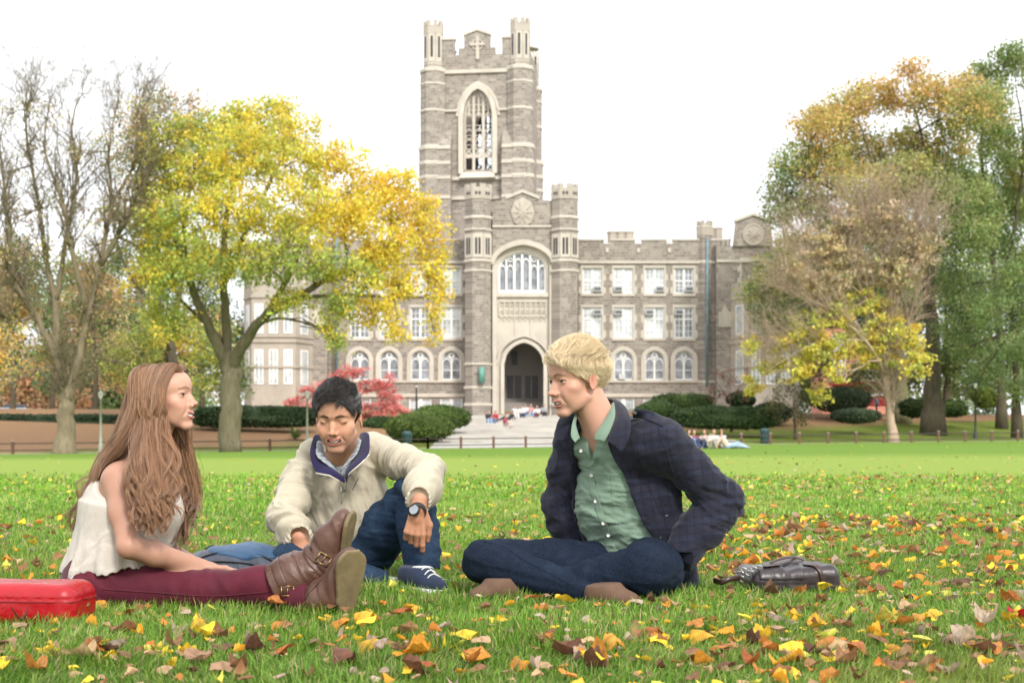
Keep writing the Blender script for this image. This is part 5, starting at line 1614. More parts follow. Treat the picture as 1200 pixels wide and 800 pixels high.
def build_far_people():
    M_['plain_skin'] = m_simple('plain_skin', (.50, .29, .20), .5, .08, 9)
    W_, B_, DK, RD, LB, NV, GY, BR = (.70, .69, .68), (.10, .16, .30), (.03, .03, .04), (.40, .03, .04), (.30, .42, .60), (.03, .04, .09), (.35, .35, .37), (.06, .035, .02)
    def step_pt(px, py):
        # the stair tread seen at this pixel
        cx = at(611, 500, 110)[0]; n = 17
        best = None
        for i in range(n):
            t = i/(n-1); z = .35+(2.62-.35)*(i+1)/n; Y = (z-CAM_H)*F_PX/(516-py); ya = 93+23*t
            if Y > 0:
                e = abs(Y-(ya+.3))
                if best is None or e < best[0]: best = (e, np.array([(px-600)/F_PX*(ya+.35), ya+.35, z]))
        return best[1]
    G = 'students sitting on the stone steps'
    L = [(572, 495, .3, DK, LB, BR, 'person in black top and light jeans, left end of the group low on the steps', 'step'),
         (581, 494, -.3, RD, B_, BR, 'person in red top and blue jeans low on the steps', 'step'),
         (592, 499, .9, (.30, .04, .06), (.55, .45, .40), BR, 'person in dark red top sitting lowest on the steps', 'sit'),
         (596, 492, -1.2, DK, DK, DK, 'person all in black sitting beside the one in dark red', 'recline'),
         (603, 488, .4, W_, W_, BR, 'person in white clothes left end of the upper row on the steps', 'step'),
         (611, 487, .2, W_, NV, DK, 'person in white top and navy trousers beside the left one in the upper row', 'step'),
         (616, 486, -.2, (.62, .62, .66), B_, BR, 'person in pale grey top, middle of the upper row', 'step'),
         (622, 486, .1, (.60, .30, .30), LB, (.30, .20, .10), 'person in pink top and light jeans in the upper row', 'step'),
         (630, 487, -.3, W_, (.12, .03, .05), BR, 'person in white top and dark red trousers in the upper row', 'step'),
         (637, 486, .2, GY, DK, DK, 'person in grey top, right end of the upper row', 'step')]
    for px, py, yaw, a, b, h, lab, pose in L: far_person(step_pt(px, py), yaw, a, b, h, lab, pose, G, s=1.0)
    G = 'students sitting on the lawn near the fence'
    L = [(806, 64, .8, (.62, .50, .42), B_, BR, 'person just right of the navy sleeve on the far lawn', 'sit'),
         (813, 66, .2, (.20, .06, .08), LB, BR, 'person in dark red top in the far group on the lawn', 'sit'),
         (826, 64, -.5, (.50, .40, .34), NV, (.10, .03, .02), 'person with dark reddish hair in tan top on the far lawn', 'sit'),
         (836, 65, .3, (.66, .58, .50), (.60, .55, .50), (.22, .14, .07), 'person in cream clothes in the middle of the far group', 'sit'),
         (846, 66, -.9, (.60, .50, .62), B_, (.30, .18, .09), 'person in lilac top in the far group', 'sit'),
         (853, 64, 1.3, (.58, .44, .36), LB, BR, 'person in light jeans, rightmost of the far group', 'recline')]
    for px, Y, yaw, a, b, h, lab, pose in L:
        far_person(on_ground(px, Y), yaw, a, b, h, lab, pose, G)
    g = on_ground(862, 64.5)
    MB().box((g[0]-.45, g[1]-.2, g[2]), (g[0]+.5, g[1]+.2, g[2]+.17)).build('bag', FM((.45, .36, .30)), None, False, .07)
    tag(bpy.data.objects['bag'], 'tan bag lying on the lawn right of the far group', 'bag')
    far_person(on_ground(1027, 133), .4, (.30, .32, .42), NV, DK, 'walker with grey backpack behind the shrubs near the red stall', 'walk')

def build_stall():
    g = on_ground(1018, 140); x, y, z = g
    r = empty('market_stall', g, 'red and white canopied stall half hidden behind the shrubs on the right', 'stall')
    RDm = m_simple('red_canvas', (.48, .035, .04), .7, .1, 2); WH = m_simple('white_canvas', (.75, .72, .70), .7, .05, 2); PK = m_simple('pale_brick', (.55, .30, .25), .8, .15, 2)
    mb = MB(); mb.box((x-3.4, y, z+3.05), (x+2.8, y+3, z+3.35)); mb.build('canopy', RDm, r, False, .03)
    MB().box((x-3.5, y-.05, z+3.36), (x+2.9, y+3, z+3.75)).build('fascia', WH, r, False, .03)
    MB().box((x-3.2, y+.3, z+1.0), (x+2.6, y+2.9, z+1.9)).build('counter', RDm, r, False, .03)
    MB().box((x-3.2, y+.28, z+1.91), (x+2.6, y+2.9, z+2.2)).build('worktop', WH, r, False, .03)
    MB().box((x-3.0, y+2.4, z+2.21), (x+2.4, y+2.8, z+3.04)).build('back_panel', PK, r, False, .02)
    g = on_ground(1000, 150); x, y, z = g
    r = empty('brick_house', g, 'pale red brick house glimpsed through the yellow leaves', 'house')
    MB().box((x-3.2, y, z), (x+3.4, y+6, z+9.6)).build('wall', m_simple('salmon_brick', (.52, .23, .16), .85, .2, 3), r)
    MB().prism([(x-3.8, z+9.6), (x+4.0, z+9.6), (x+.1, z+12)], y-.3, y+6.3).build('roof', m_simple('slate', (.12, .12, .13), .7, .2, 3), r)
    for k in range(2):
        for j in range(2):
            wx, wz = x-2.3+k*2.7, z+4.3+j*2.6
            MB().box((wx, y-.08, wz), (wx+1.5, y+.1, wz+1.8)).build('window', WH, r)
            MB().box((wx+.15, y-.10, wz+.15), (wx+1.35, y-.06, wz+1.65)).build('pane', M_['pane'], r)

def build_cars():
    glass = m_simple('car_glass', (.05, .06, .07), .1, .1, 2); tyre = m_simple('tyre', (.02, .02, .02), .8, .1, 5)
    for px, Y, c, lab in ((20, 150, (.45, .52, .60), 'pale blue car parked beyond the hedge at the far left'), (62, 152, (.62, .62, .62), 'white car parked beyond the hedge under the bare tree'), (205, 150, (.30, .05, .10), 'dark red car parked beyond the hedge behind the pale lamp post')):
        x, y, z = on_ground(px, Y); r = empty('parked_car', (x, y, z), lab, 'car', 'cars parked beyond the hedge')
        P = [(-2.15, .35), (2.15, .35), (2.2, .75), (1.6, .92), (.9, 1.0), (-1.9, 1.0), (-2.2, .8)]
        MB().prism([(x+a, z+b) for a, b in P], y, y+1.7).build('body', m_simple('car_paint', c, .3, .05, 2), r, False, .08)
        MB().prism([(x+a, z+b) for a, b in [(-1.75, 1.001), (1.15, 1.001), (.45, 1.42), (-1.3, 1.44)]], y+.12, y+1.58).build('window', glass, r, False, .05)
        for dx in (-1.35, 1.35):
            w = MB().lathe([(.33, 0), (.33, .2), (.2, .22)], 16); w.v = [(x+dx+v[0], y-.02+v[2], z+.33+v[1]) for v in w.v]; w.build('wheel', tyre, r, True)
# ================================================================== the collegiate gothic hall
def m_ashlar(name, cols, mortar, bw=.50, rh=.235):
    q = Nodes(name); v = q.coords('World'); s = q.N.new('ShaderNodeSeparateXYZ'); q.li(v, s.inputs[0])
    c = q.N.new('ShaderNodeCombineXYZ'); q.li(q.math('ADD', s.outputs[0], q.math('MULTIPLY', s.outputs[1], .93)), c.inputs[0]); q.li(s.outputs[2], c.inputs[1])
    b = q.N.new('ShaderNodeTexBrick'); q.li(c.outputs[0], b.inputs['Vector'])
    b.inputs['Scale'].default_value = 1; b.inputs['Brick Width'].default_value = bw; b.inputs['Row Height'].default_value = rh
    b.inputs['Mortar Size'].default_value = .018; b.offset = .5; b.squash = .75; b.squash_frequency = 3
    b.inputs['Color1'].default_value = (0, 0, 0, 1); b.inputs['Color2'].default_value = (1, 1, 1, 1); b.inputs['Mortar'].default_value = (.5, .5, .5, 1)
    col = q.ramp(b.outputs['Color'], [(0.0, cols[0]), (.3, cols[1]), (.6, cols[2]), (.85, cols[3]), (1, cols[4])])
    n = q.noise(v, .33, 5, .65); n2 = q.noise(v, 3.0, 4, .6)
    col = q.mix(col, cols[2], q.math('MULTIPLY', n2, .45))
    col = q.mix(col, tuple(np.array(cols[0])*.85), q.math('MULTIPLY', q.ramp(n, [(.5, (0,)*3), (.8, (1,)*3)]), .45))
    col = q.mix(col, mortar, b.outputs['Fac'])
    q.color(col); q.set(rough=.92, spec=.2)
    bb = q.bump(b.outputs['Fac'], -.5, .03); q.bump(n2, .35, .05, bb)
    return q.m
def m_limestone(name, c):
    q = Nodes(name); v = q.coords('World'); c = np.array(c)
    n = q.noise(v, .6, 6, .65); s = q.coords('World', (1, 1, .12)); st = q.noise(s, 2.2, 4, .6)
    col = q.ramp(n, [(.3, tuple(c*.84)), (.7, tuple(c*1.08))])
    col = q.mix(col, tuple(c*np.array([.62, .60, .56])), q.math('MULTIPLY', q.ramp(st, [(.55, (0,)*3), (.8, (1,)*3)]), .5))
    q.color(col); q.set(rough=.88, spec=.2); q.bump(q.noise(v, 7, 4), .2, .02); return q.m

def hall_mats():
    M_['ashlar'] = m_ashlar('brown_grey_ashlar', [(.185, .160, .138), (.235, .205, .178), (.285, .252, .218), (.335, .296, .252), (.40, .355, .30)], (.38, .35, .315))
    M_['limestone'] = m_limestone('limestone', (.56, .515, .445))
    M_['lime_dark'] = m_limestone('weathered_limestone', (.45, .405, .345))
    M_['white_frame'] = m_simple('white_window_paint', (.80, .80, .79), .5, .04, 2)
    q = Nodes('window_glass'); v = q.coords('World'); f = q.noise(v, .8, 3, .6)
    q.color(q.ramp(f, [(.35, (.34, .39, .41)), (.50, (.52, .56, .57)), (.65, (.70, .73, .73))])); q.set(rough=.06, spec=.8); M_['pane'] = q.m
    q = Nodes('leaded_glass'); v = q.coords('World'); f = q.noise(v, 1.4, 3, .6)
    q.color(q.ramp(f, [(.35, (.13, .145, .165)), (.65, (.33, .35, .38))])); q.set(rough=.08, spec=.8); M_['lead_pane'] = q.m
    M_['dark_inside'] = m_simple('dark_interior', (.045, .042, .045), .8, .3, .5)
    M_['door_dark'] = m_simple('dark_door', (.035, .033, .036), .4, .2, 2)
    M_['porch'] = m_simple('porch_plaster', (.30, .275, .26), .9, .12, .5)
    M_['verdigris'] = m_simple('verdigris', (.12, .30, .25), .6, .3, 8)
    M_['ac_metal'] = m_simple('air_con_metal', (.52, .53, .53), .5, .1, 6); M_['ac_grille'] = m_simple('air_con_grille', (.10, .11, .12), .6, .2, 12)
    M_['patina_pipe'] = m_simple('patina_pipe', (.16, .26, .30), .6, .25, 3)

def build_hall():
    YB = 120.0; k = YB/F_PX
    X = lambda px: (px-600)*k
    Z = lambda py: CAM_H+(516-py)*k
    hall_mats()
    A, L, LD_, Wf = M_['ashlar'], M_['limestone'], M_['lime_dark'], M_['white_frame']
    root = empty('college_hall', (X(611), YB, Z(484)), 'long grey stone gothic college hall with arched entrance and tall battlemented tower', 'building')
    def arch_pts(x0, x1, zs, za, n=9, flat=.0):
        """pointed (four-centred) arch from spring height zs to apex za, left to right"""
        xm = (x0+x1)/2; P = []
        for i in range(2*n+1):
            t = i/(2*n); x = x0+(x1-x0)*t; u = 1-abs(2*t-1)
            P.append((x, zs+(za-zs)*((1-(1-u)**2.2)**.55*.84+.16*u)))
        return P
    # -------- wall with real openings: strips between openings
    def wall(name, x0, x1, z0, z1, y, th, holes, mat, parent, recess_mat=None):
        """holes: (x0,x1,z0,z1[,apex]) ; built as a grid of boxes around the openings, with arch heads filled"""
        xs = sorted({x0, x1}|{h[0] for h in holes}|{h[1] for h in holes}); zs = sorted({z0, z1}|{h[2] for h in holes}|{h[3] for h in holes})
        mb = MB()
        for i in range(len(xs)-1):
            run = None
            for j in range(len(zs)-1):
                cx, cz = (xs[i]+xs[i+1])/2, (zs[j]+zs[j+1])/2
                hole = any(h[0] < cx < h[1] and h[2] < cz < h[3] for h in holes)
                if not hole: run = (zs[j] if run is None else run[0] if isinstance(run, tuple) else run, zs[j+1]) if not isinstance(run, tuple) else (run[0], zs[j+1])
                if (hole or j == len(zs)-2) and isinstance(run, tuple):
                    mb.box((xs[i], y, run[0]), (xs[i+1], y+th, run[1])); run = None
        for h in holes:
            if len(h) > 4:    # pieces beside the pointed head
                P = arch_pts(h[0], h[1], h[4], h[3]-.001)
                n = len(P)//2
                left = [(h[0], h[3])]+P[:n+1][::1]; right = P[n:]+[(h[1], h[3])]
                for q in (P[:n+1], P[n:]):
                    for a, b in zip(q[:-1], q[1:]):
                        mb.prism([(a[0], a[1]), (b[0], b[1]), (b[0], h[3]), (a[0], h[3])], y, y+th)
        return mb.build(name, mat, parent)
    def band(name, x0, x1, z0, z1, y, proud=.12, mat=L, parent=root):
        return MB().box((x0, y-proud, z0), (x1, y+.05, z1)).build(name, mat, parent, False, .02)
    def arch_mould(mb, x0, x1, zs, za, y0, y1, w, foot=None):
        o = arch_pts(x0-w, x1+w, zs, za+w*1.05); i = arch_pts(x0, x1, zs, za)
        for (a, b), (c, d) in zip(zip(o[:-1], o[1:]), zip(i[:-1], i[1:])):
            mb.prism([c, d, b, a], y0, y1)
        if foot is not None:
            mb.box((x0-w, y0, foot), (x0, y1, zs)); mb.box((x1, y0, foot), (x1+w, y1, zs))
    def win_rect(xc, zc, w, h, y, parent, ac=None, split=.58, dark=False):
        """two-light transomed sash window with a stone surround"""
        sx = .16*1.0
        s = MB(); s.box((xc-w/2-sx, y-.10, zc-h/2-.22), (xc+w/2+sx, y+.25, zc-h/2)); s.box((xc-w/2-sx, y-.07, zc+h/2), (xc+w/2+sx, y+.25, zc+h/2+.20))
        for j in range(4):
            zz0 = zc-h/2+h*j/4; wd = sx if j % 2 else sx+.18
            s.box((xc-w/2-wd, y-.045, zz0), (xc-w/2, y+.25, zz0+h/4)); s.box((xc+w/2, y-.045, zz0), (xc+w/2+wd, y+.25, zz0+h/4))
        so = s.build('window_surround', L, parent)
        f = MB(); t = .11; yb = y+.10
        f.box((xc-w/2, yb, zc-h/2), (xc-w/2+t, yb+.12, zc+h/2)); f.box((xc+w/2-t, yb, zc-h/2), (xc+w/2, yb+.12, zc+h/2))
        f.box((xc-w/2+t, yb, zc+h/2-t), (xc+w/2-t, yb+.12, zc+h/2)); f.box((xc-w/2+t, yb, zc-h/2), (xc+w/2-t, yb+.12, zc-h/2+t))
        f.box((xc-.09, yb-.01, zc-h/2+t), (xc+.09, yb+.12, zc+h/2-t))
        zt = zc-h/2+h*split
        for x0, x1 in ((xc-w/2+t, xc-.09), (xc+.09, xc+w/2-t)):
            f.box((x0, yb+.005, zt-.06), (x1, yb+.12, zt+.06))
            for (za, zb, nr) in ((zc-h/2+t, zt-.06, 2), (zt+.06, zc+h/2-t, 1)):
                for r in range(1, nr+1):
                    zz = za+(zb-za)*r/(nr+1); f.box((x0, yb+.03, zz-.022), (x1, yb+.10, zz+.022))
            xm = (x0+x1)/2; f.box((xm-.022, yb+.035, zc-h/2+t), (xm+.022, yb+.10, zc+h/2-t))
        fr = f.build('window', Wf, parent)
        MB().box((xc-w/2+.02, yb+.07, zc-h/2+.02), (xc+w/2-.02, yb+.09, zc+h/2-.02)).build('pane', M_['lead_pane'] if dark else M_['pane'], fr)
        if ac is not None:
            ax, az = xc+(-.27 if ac[0] == 'l' else .27)*w, (zc-h/2+.38 if ac[1] == 'b' else zc+h/2-.42)
            a = MB(); a.box((ax-.36, y-.28, az-.22), (ax+.36, yb+.10, az+.22)); a.box((ax-.28, y-.30, az-.13), (ax+.28, y-.281, az+.12), 1)
            a.build('air_conditioner', [M_['ac_metal'], M_['ac_grille']], fr)
        return fr
    def win_gothic(xc, z0, zs, za, w, y, parent, ac=False, tone='lead_pane'):
        """two lights under a pointed head with a quatrefoil eye and a stone hood"""
        s = MB(); arch_mould(s, xc-w/2, xc+w/2, zs, za, y-.14, y+.25, .34, z0)
        s.box((xc-w/2-.36, y-.16, z0-.22), (xc+w/2+.36, y+.25, z0-.003)); s.build('window_surround', L, parent)
        yb = y+.10; f = MB()
        arch_mould(f, xc-w/2+.10, xc+w/2-.10, zs, za-.10, yb, yb+.12, .0995, z0)
        f.box((xc-w/2+.10, yb, z0), (xc+w/2-.10, yb+.12, z0+.10))
        f.box((xc-.085, yb-.01, z0+.10), (xc+.085, yb+.12, zs+.02))
        hw = (w/2-.10-.085)
        for sx in (-1, 1):       # small pointed heads of the two lights
            a, b = sorted((xc+sx*.085, xc+sx*(w/2-.10)))
            P = arch_pts(a, b, zs-.45, zs-.05, 5); Q = [(p[0], p[1]+.13) for p in P]
            for (p1, p2), (q1, q2) in zip(zip(P[:-1], P[1:]), zip(Q[:-1], Q[1:])): f.prism([p1, p2, q2, q1], yb+.01, yb+.11)
            f.box((a, yb+.03, (z0+zs)/2-.1), (b, yb+.10, (z0+zs)/2-.04))
            f.tube([(xc+sx*.05, yb+.05, zs-.05), (xc+sx*.30, yb+.05, zs+.22)], .05, 5)
        c = (xc, zs+(za-zs)*.42); pts = [(c[0]+.19*math.cos(a), yb+.05, c[1]+.19*math.sin(a)) for a in np.linspace(0, 6.2832, 13)]
        f.tube(pts, .055, 5)
        fr = f.build('window', Wf, parent)
        P = [(xc-w/2+.02, z0+.02), (xc+w/2-.02, z0+.02)]+[(p[0], p[1]-.04) for p in arch_pts(xc-w/2+.03, xc+w/2-.03, zs, za)][::-1]
        MB().prism(P, yb+.065, yb+.085).build('pane', M_[tone], fr)
        if ac: MB().box((xc-.40, y-.28, z0+.05), (xc+.15, yb+.1, z0+.50)).build('air_conditioner', M_['ac_metal'], fr)
        return fr
    def turret(name, px, pw, py_top, py_bot, Y, parent, bands=(), panels=None, n=8, kk=None, rot=math.pi/8, matb=None, slits=True):
        kk = Y/F_PX if kk is None else kk
        x = (px-600)*Y/F_PX; r = pw/2*Y/F_PX/math.cos(math.pi/8)*.985
        zz = lambda py: CAM_H+(516-py)*Y/F_PX
        zt, zb = zz(py_top), zz(py_bot); yc = Y+r
        g = MB(); g.lathe([(r, zb), (r, zt-1.25)], n, (x, yc), 0, rot)
        body = g.build(name, matb or A, parent)
        # crown: battlements as eight standing blocks, and slit panels between
        c = MB()
        for i in range(n):
            a0 = rot+2*math.pi*i/n; a1 = rot+2*math.pi*(i+1)/n
            p0 = np.array([math.cos(a0), math.sin(a0)]); p1 = np.array([math.cos(a1), math.sin(a1)])
            for (u0, u1, zl, zh) in ((.0, .32, zt-1.25, zt), (.68, 1, zt-1.25, zt), (.32, .68, zt-1.25, zt-.42)):
                a = p0*(1-u0)+p1*u0; b = p0*(1-u1)+p1*u1
                V = [(x+q[0]*s_, yc+q[1]*s_, z_) for z_ in (zl, zh) for (q, s_) in ((a, r*1.05), (b, r*1.05), (b, r*.80), (a, r*.80))]
                c.add(V, [(0, 1, 2, 3)[::-1], (4, 5, 6, 7), (0, 1, 5, 4), (1, 2, 6, 5), (2, 3, 7, 6), (3, 0, 4, 7)])
        c.lathe([(r*.78, zt-1.3), (r*.78, zt-.8)], n, (x, yc), 0, rot)
        c.build('battlement', LD_, body)
        for b0, b1 in bands:
            m = MB(); m.lathe([(r*1.02, zz(b1)), (r*1.10, zz(b1)+.08), (r*1.10, zz(b0)-.06), (r*1.02, zz(b0))], n, (x, yc), 0, rot); m.build('string_course', L, body)
        if panels:
            m = MB()
            for p0_, p1_ in panels:
                for i in range(n):
                    am = rot+2*math.pi*(i+.5)/n
                    if math.sin(am) > .35: continue
                    rr = r*math.cos(math.pi/n); cx_, cy_ = x+rr*math.cos(am), yc+rr*math.sin(am); tx, ty = -math.sin(am), math.cos(am); nx, ny = math.cos(am), math.sin(am)
                    w = r*.36
                    for u0, u1, zl, zh, mt, pr in ((-w, w, zz(p1_), zz(p0_), 0, .05), (-w*.55, -w*.12, zz(p1_)+.25, zz(p0_)-.35, 1, .07), (w*.12, w*.55, zz(p1_)+.25, zz(p0_)-.35, 1, .07)):
                        V = [(cx_+tx*u+nx*d, cy_+ty*u+ny*d, z_) for z_ in (zl, zh) for (u, d) in ((u0, pr), (u1, pr), (u1, -.05), (u0, -.05))]
                        m.add(V, [(3, 2, 1, 0), (4, 5, 6, 7), (0, 1, 5, 4), (1, 2, 6, 5), (2, 3, 7, 6), (3, 0, 4, 7)], mt)
            m.build('panel', [L, M_['dark_inside']], body)
        return body
    # ================= wings
    CX = 611.5
    wins = [694, 730.5, 767, 801.5]
    acs3 = ['rb', 'lb', 'rb', 'rb']; acs2 = ['rt', 'lt', 'lt', 'lt']
    for side in (1, -1):
        m = (lambda p: p) if side == 1 else (lambda p: 2*CX-p)
        holes = []
        for i, p in enumerate(wins):
            xc = X(m(p)); w = 1.62
            holes += [(xc-w/2, xc+w/2, Z(344), Z(314)), (xc-w/2, xc+w/2, Z(396), Z(360))]
            holes += [(xc-.80, xc+.80, Z(445), Z(410.5), Z(420))]
            holes += [(xc-.95, xc+.95, Z(479), Z(466))]
        xa, xb = sorted((X(m(678)), X(m(856))))
        wing = wall('wing_wall', xa, xb, Z(492), Z(291), YB, .5, holes, A, root)
        MB().box((xa, YB+.5, Z(492)), (xb, YB+14, Z(292))).build('inner_core', M_['dark_inside'], wing)
        rf = MB().box((xa, YB+.3, Z(291)+.003), (xb, YB+14, Z(289))).build('roof', LD_, root)
        for i, p in enumerate(wins):
            xc = X(m(p)); w = 1.62
            win_rect(xc, (Z(344)+Z(314))/2, w, Z(314)-Z(344), YB, wing, acs3[i] if side == 1 else None, .5, dark=(i == 3))
            win_rect(xc, (Z(396)+Z(360))/2, w, Z(360)-Z(396), YB, wing, acs2[i] if side == 1 else None, .62, dark=(i == 3 or side == -1 and i == 1))
            win_gothic(xc, Z(445), Z(420), Z(410.5), 1.6, YB, wing, ac=(i == 1 and side == 1))
            # basement pair
            f = MB()
            for x0, x1 in ((xc-.95, xc-.06), (xc+.06, xc+.95)):
                f.box((x0, YB+.1, Z(479)), (x0+.12, YB+.2, Z(466))); f.box((x1-.12, YB+.1, Z(479)), (x1, YB+.2, Z(466))); f.box((x0+.12, YB+.1, Z(466)-.12), (x1-.12, YB+.2, Z(466)))
            f.box((xc-.06, YB+.05, Z(479)), (xc+.06, YB+.2, Z(466)))
            fr = f.build('basement_window', Wf, wing); MB().box((xc-.95, YB+.21, Z(479)), (xc+.95, YB+.23, Z(466))).build('pane', M_['pane'], fr)
        # string courses and crenellated parapet
        band('cornice', xa, xb, Z(309), Z(306), YB, .16); band('sill_course', xa, xb, Z(448.5), Z(445.6), YB, .10)
        band('plinth_course', xa, xb, Z(465.2), Z(461), YB, .14)
        mb = MB(); zt = Z(282); lowz = Z(286.5); step = 2.62; x = xa; cp = MB(); i = 0
        gates = []
        gapx = [X(m(p)) for p in (711.5, 748, 784.5)]
        edges_ = [xa]+sorted(g for g in gapx)+[xb]
        mb.box((xa, YB, Z(291)+.002), (xb, YB+.35, lowz))
        for a, b in zip(edges_[:-1], edges_[1:]):
            a2, b2 = a+(.28 if a != xa else 0), b-(.28 if b != xb else 0)
            mb.box((a2, YB, lowz), (b2, YB+.35, zt)); cp.box((a2-.05, YB-.08, zt), (b2+.05, YB+.43, zt+.16))
            if b != xb: cp.box((b-.30, YB-.05, lowz+.003), (b+.30, YB+.40, lowz+.12)); cp.box((b-.13, YB-.12, Z(296)), (b+.13, YB-.002, lowz-.3))
        pr = mb.build('parapet', A, wing); cp.build('coping', L, pr)
        # slim pier with a down-pipe, chimneys on the roof
        turret('pier', m(827), 18, 258, 492, YB-.35, root, bands=((264, 267), (305, 309), (446, 449)))
        px_ = X(m(828)); MB().tube([(px_, YB-.42, Z(452)), (px_, YB-.42, Z(280))], .10, 8).build('downpipe', M_['patina_pipe'], root, True)
        ch = MB()
        for dx in (-.72, 0, .72): ch.lathe([(.47, Z(284)), (.47, Z(264)), (.53, Z(263.4)), (.53, Z(261.6)), (.42, Z(261))], 8, (X(m(732.5))+dx, YB+5), 0, math.pi/8)
        ch.box((X(m(732.5))-1.25, YB+4.5, Z(284)), (X(m(732.5))+1.25, YB+5.5, Z(280))); ch.build('chimney', LD_, root)
        ch = MB()
        for dx in (-.5, .25): ch.lathe([(.42, Z(290)), (.42, Z(263)), (.48, Z(262)), (.40, Z(260.5))], 8, (X(m(844))+dx, YB+3), 0, math.pi/8)
        ch.build('chimney', LD_, root)
        gx = X(m(787)); MB().prism([(gx-2.2, Z(284)), (gx+2.2, Z(284)), (gx, Z(269))], YB+6, YB+10).build('roof_gable', LD_, root)
        # end pavilion with its gable, medallion and limestone bay
        ea, eb = sorted((X(m(838)), X(m(935))))
        eh = []
        pav = wall('pavilion_wall', ea, eb, Z(492), Z(290), YB-.8, .5, eh, A, root)
        MB().box((ea, YB-.3, Z(492)), (eb, YB+13, Z(291))).build('inner_core', M_['ashlar'], pav)
        gc = X(m(880.5)); q1 = 20*k
        cap_ = [(gc-q1*1.15, Z(290.2)), (gc+q1*1.15, Z(290.2)), (gc+q1, Z(262)), (gc, Z(255)), (gc-q1, Z(262))]
        g = MB().prism(cap_, YB-1.0, YB-.4).build('gable', A, pav)
        cpm = MB()
        for (a, b) in (((gc-q1*1.08, Z(262.6)), (gc, Z(254.8))), ((gc, Z(254.8)), (gc+q1*1.08, Z(262.6)))):
            cpm.prism([a, b, (b[0], b[1]+.24), (a[0], a[1]+.24)], YB-1.15, YB-.3)
        cpm.build('coping', L, g)
        md = MB(); md.lathe([(.92, 0), (.92, .10), (.80, .11), (.74, .06)], 24); md.v = [(gc+v[0], YB-1.0-v[2], Z(277)+v[1]) for v in md.v]; md.f = [f_[::-1] for f_ in md.f]; mo = md.build('medallion', LD_, g)
        st = MB()
        for a in range(8): an = a*math.pi/4; st.tube([(gc, YB-1.08, Z(277)), (gc+.55*math.cos(an), YB-1.08, Z(277)+.55*math.sin(an))], [.14, .05], 5)
        st.build('carving', LD_, mo)
        band('cornice', ea, eb, Z(309), Z(306), YB-.8, .16, L, pav)
        mbp = MB()
        for a, b in ((ea, gc-q1*1.3), (gc+q1*1.3, eb)):
            nseg = 3; 
            for j in range(nseg):
                xx0 = a+(b-a)*(j+.08)/nseg; xx1 = a+(b-a)*(j+.74)/nseg; mbp.box((min(xx0, xx1), YB-.8, Z(290)+.003), (max(xx0, xx1), YB-.4, Z(283)))
        if mbp.v: mbp.build('parapet', A, pav)
        win_rect(gc, (Z(331)+Z(304.5))/2-.15, 1.9, 1.9, YB-.83, pav, None, .5)
        # canted limestone bay
        bc = X(m(895)); hw = 40*k; zt, zb = Z(334), Z(480); yb0 = YB-.8; pr_ = 2.4; c2 = 20*k
        V = [(bc-hw, yb0), (bc-hw+c2*.75, yb0-pr_), (bc+hw-c2*.75, yb0-pr_), (bc+hw, yb0)]
        mb = MB(); V3_ = [(x_, y_, z_) for z_ in (zb-1, zt) for x_, y_ in V]
        mb.add(V3_, [(0, 1, 5, 4), (1, 2, 6, 5), (2, 3, 7, 6), (4, 5, 6, 7), (3, 2, 1, 0), (3, 0, 4, 7)]); bay = mb.build('bay', LD_, pav)
        mb = MB()
        for i in range(9):
            x0 = bc-hw+c2*.75+(2*hw-1.5*c2)*i/9; 
            if i % 2 == 0: mb.box((x0, yb0-pr_+.02, zt+.002), (x0+(2*hw-1.5*c2)/9, yb0-pr_+.35, zt+.55))
        mb.build('battlement', L, bay)
        for zc_ in (Z(397), Z(403), Z(352), Z(432)):
            mb = MB(); W2 = [(bc-hw-.1, yb0), (bc-hw+c2*.75-.07, yb0-pr_-.12), (bc+hw-c2*.75+.07, yb0-pr_-.12), (bc+hw+.1, yb0)]
            mb.add([(x_, y_, z_) for z_ in (zc_-.09, zc_+.09) for x_, y_ in W2], [(0, 1, 5, 4), (1, 2, 6, 5), (2, 3, 7, 6), (4, 5, 6, 7), (3, 2, 1, 0)]); mb.build('string_course', LD_, bay)
        fx0 = bc-hw+c2*.75; fw = 2*hw-1.5*c2
        for (za, zb_) in ((394, 360), (452, 412)):
            for i in range(3):
                xc = fx0+fw*(i+.5)/3; w = fw/3*.62; f = MB(); y_ = yb0-pr_-.06; z0, z1 = Z(za), Z(zb_)
                f.box((xc-w/2, y_, z0), (xc-w/2+.1, y_+.1, z1)); f.box((xc+w/2-.1, y_, z0), (xc+w/2, y_+.1, z1)); f.box((xc-w/2+.1, y_, z1-.1), (xc+w/2-.1, y_+.1, z1)); f.box((xc-w/2+.1, y_, z0), (xc+w/2-.1, y_+.1, z0+.1))
                f.box((xc-.05, y_, z0+.1), (xc+.05, y_+.1, z1-.1)); f.box((xc-w/2+.1, y_+.01, z0+(z1-z0)*.62), (xc+w/2-.1, y_+.1, z0+(z1-z0)*.62+.09))
                fr = f.build('window', Wf, bay); MB().box((xc-w/2, y_+.03, z0), (xc+w/2, y_+.05, z1)).build('pane', M_['pane'], fr)
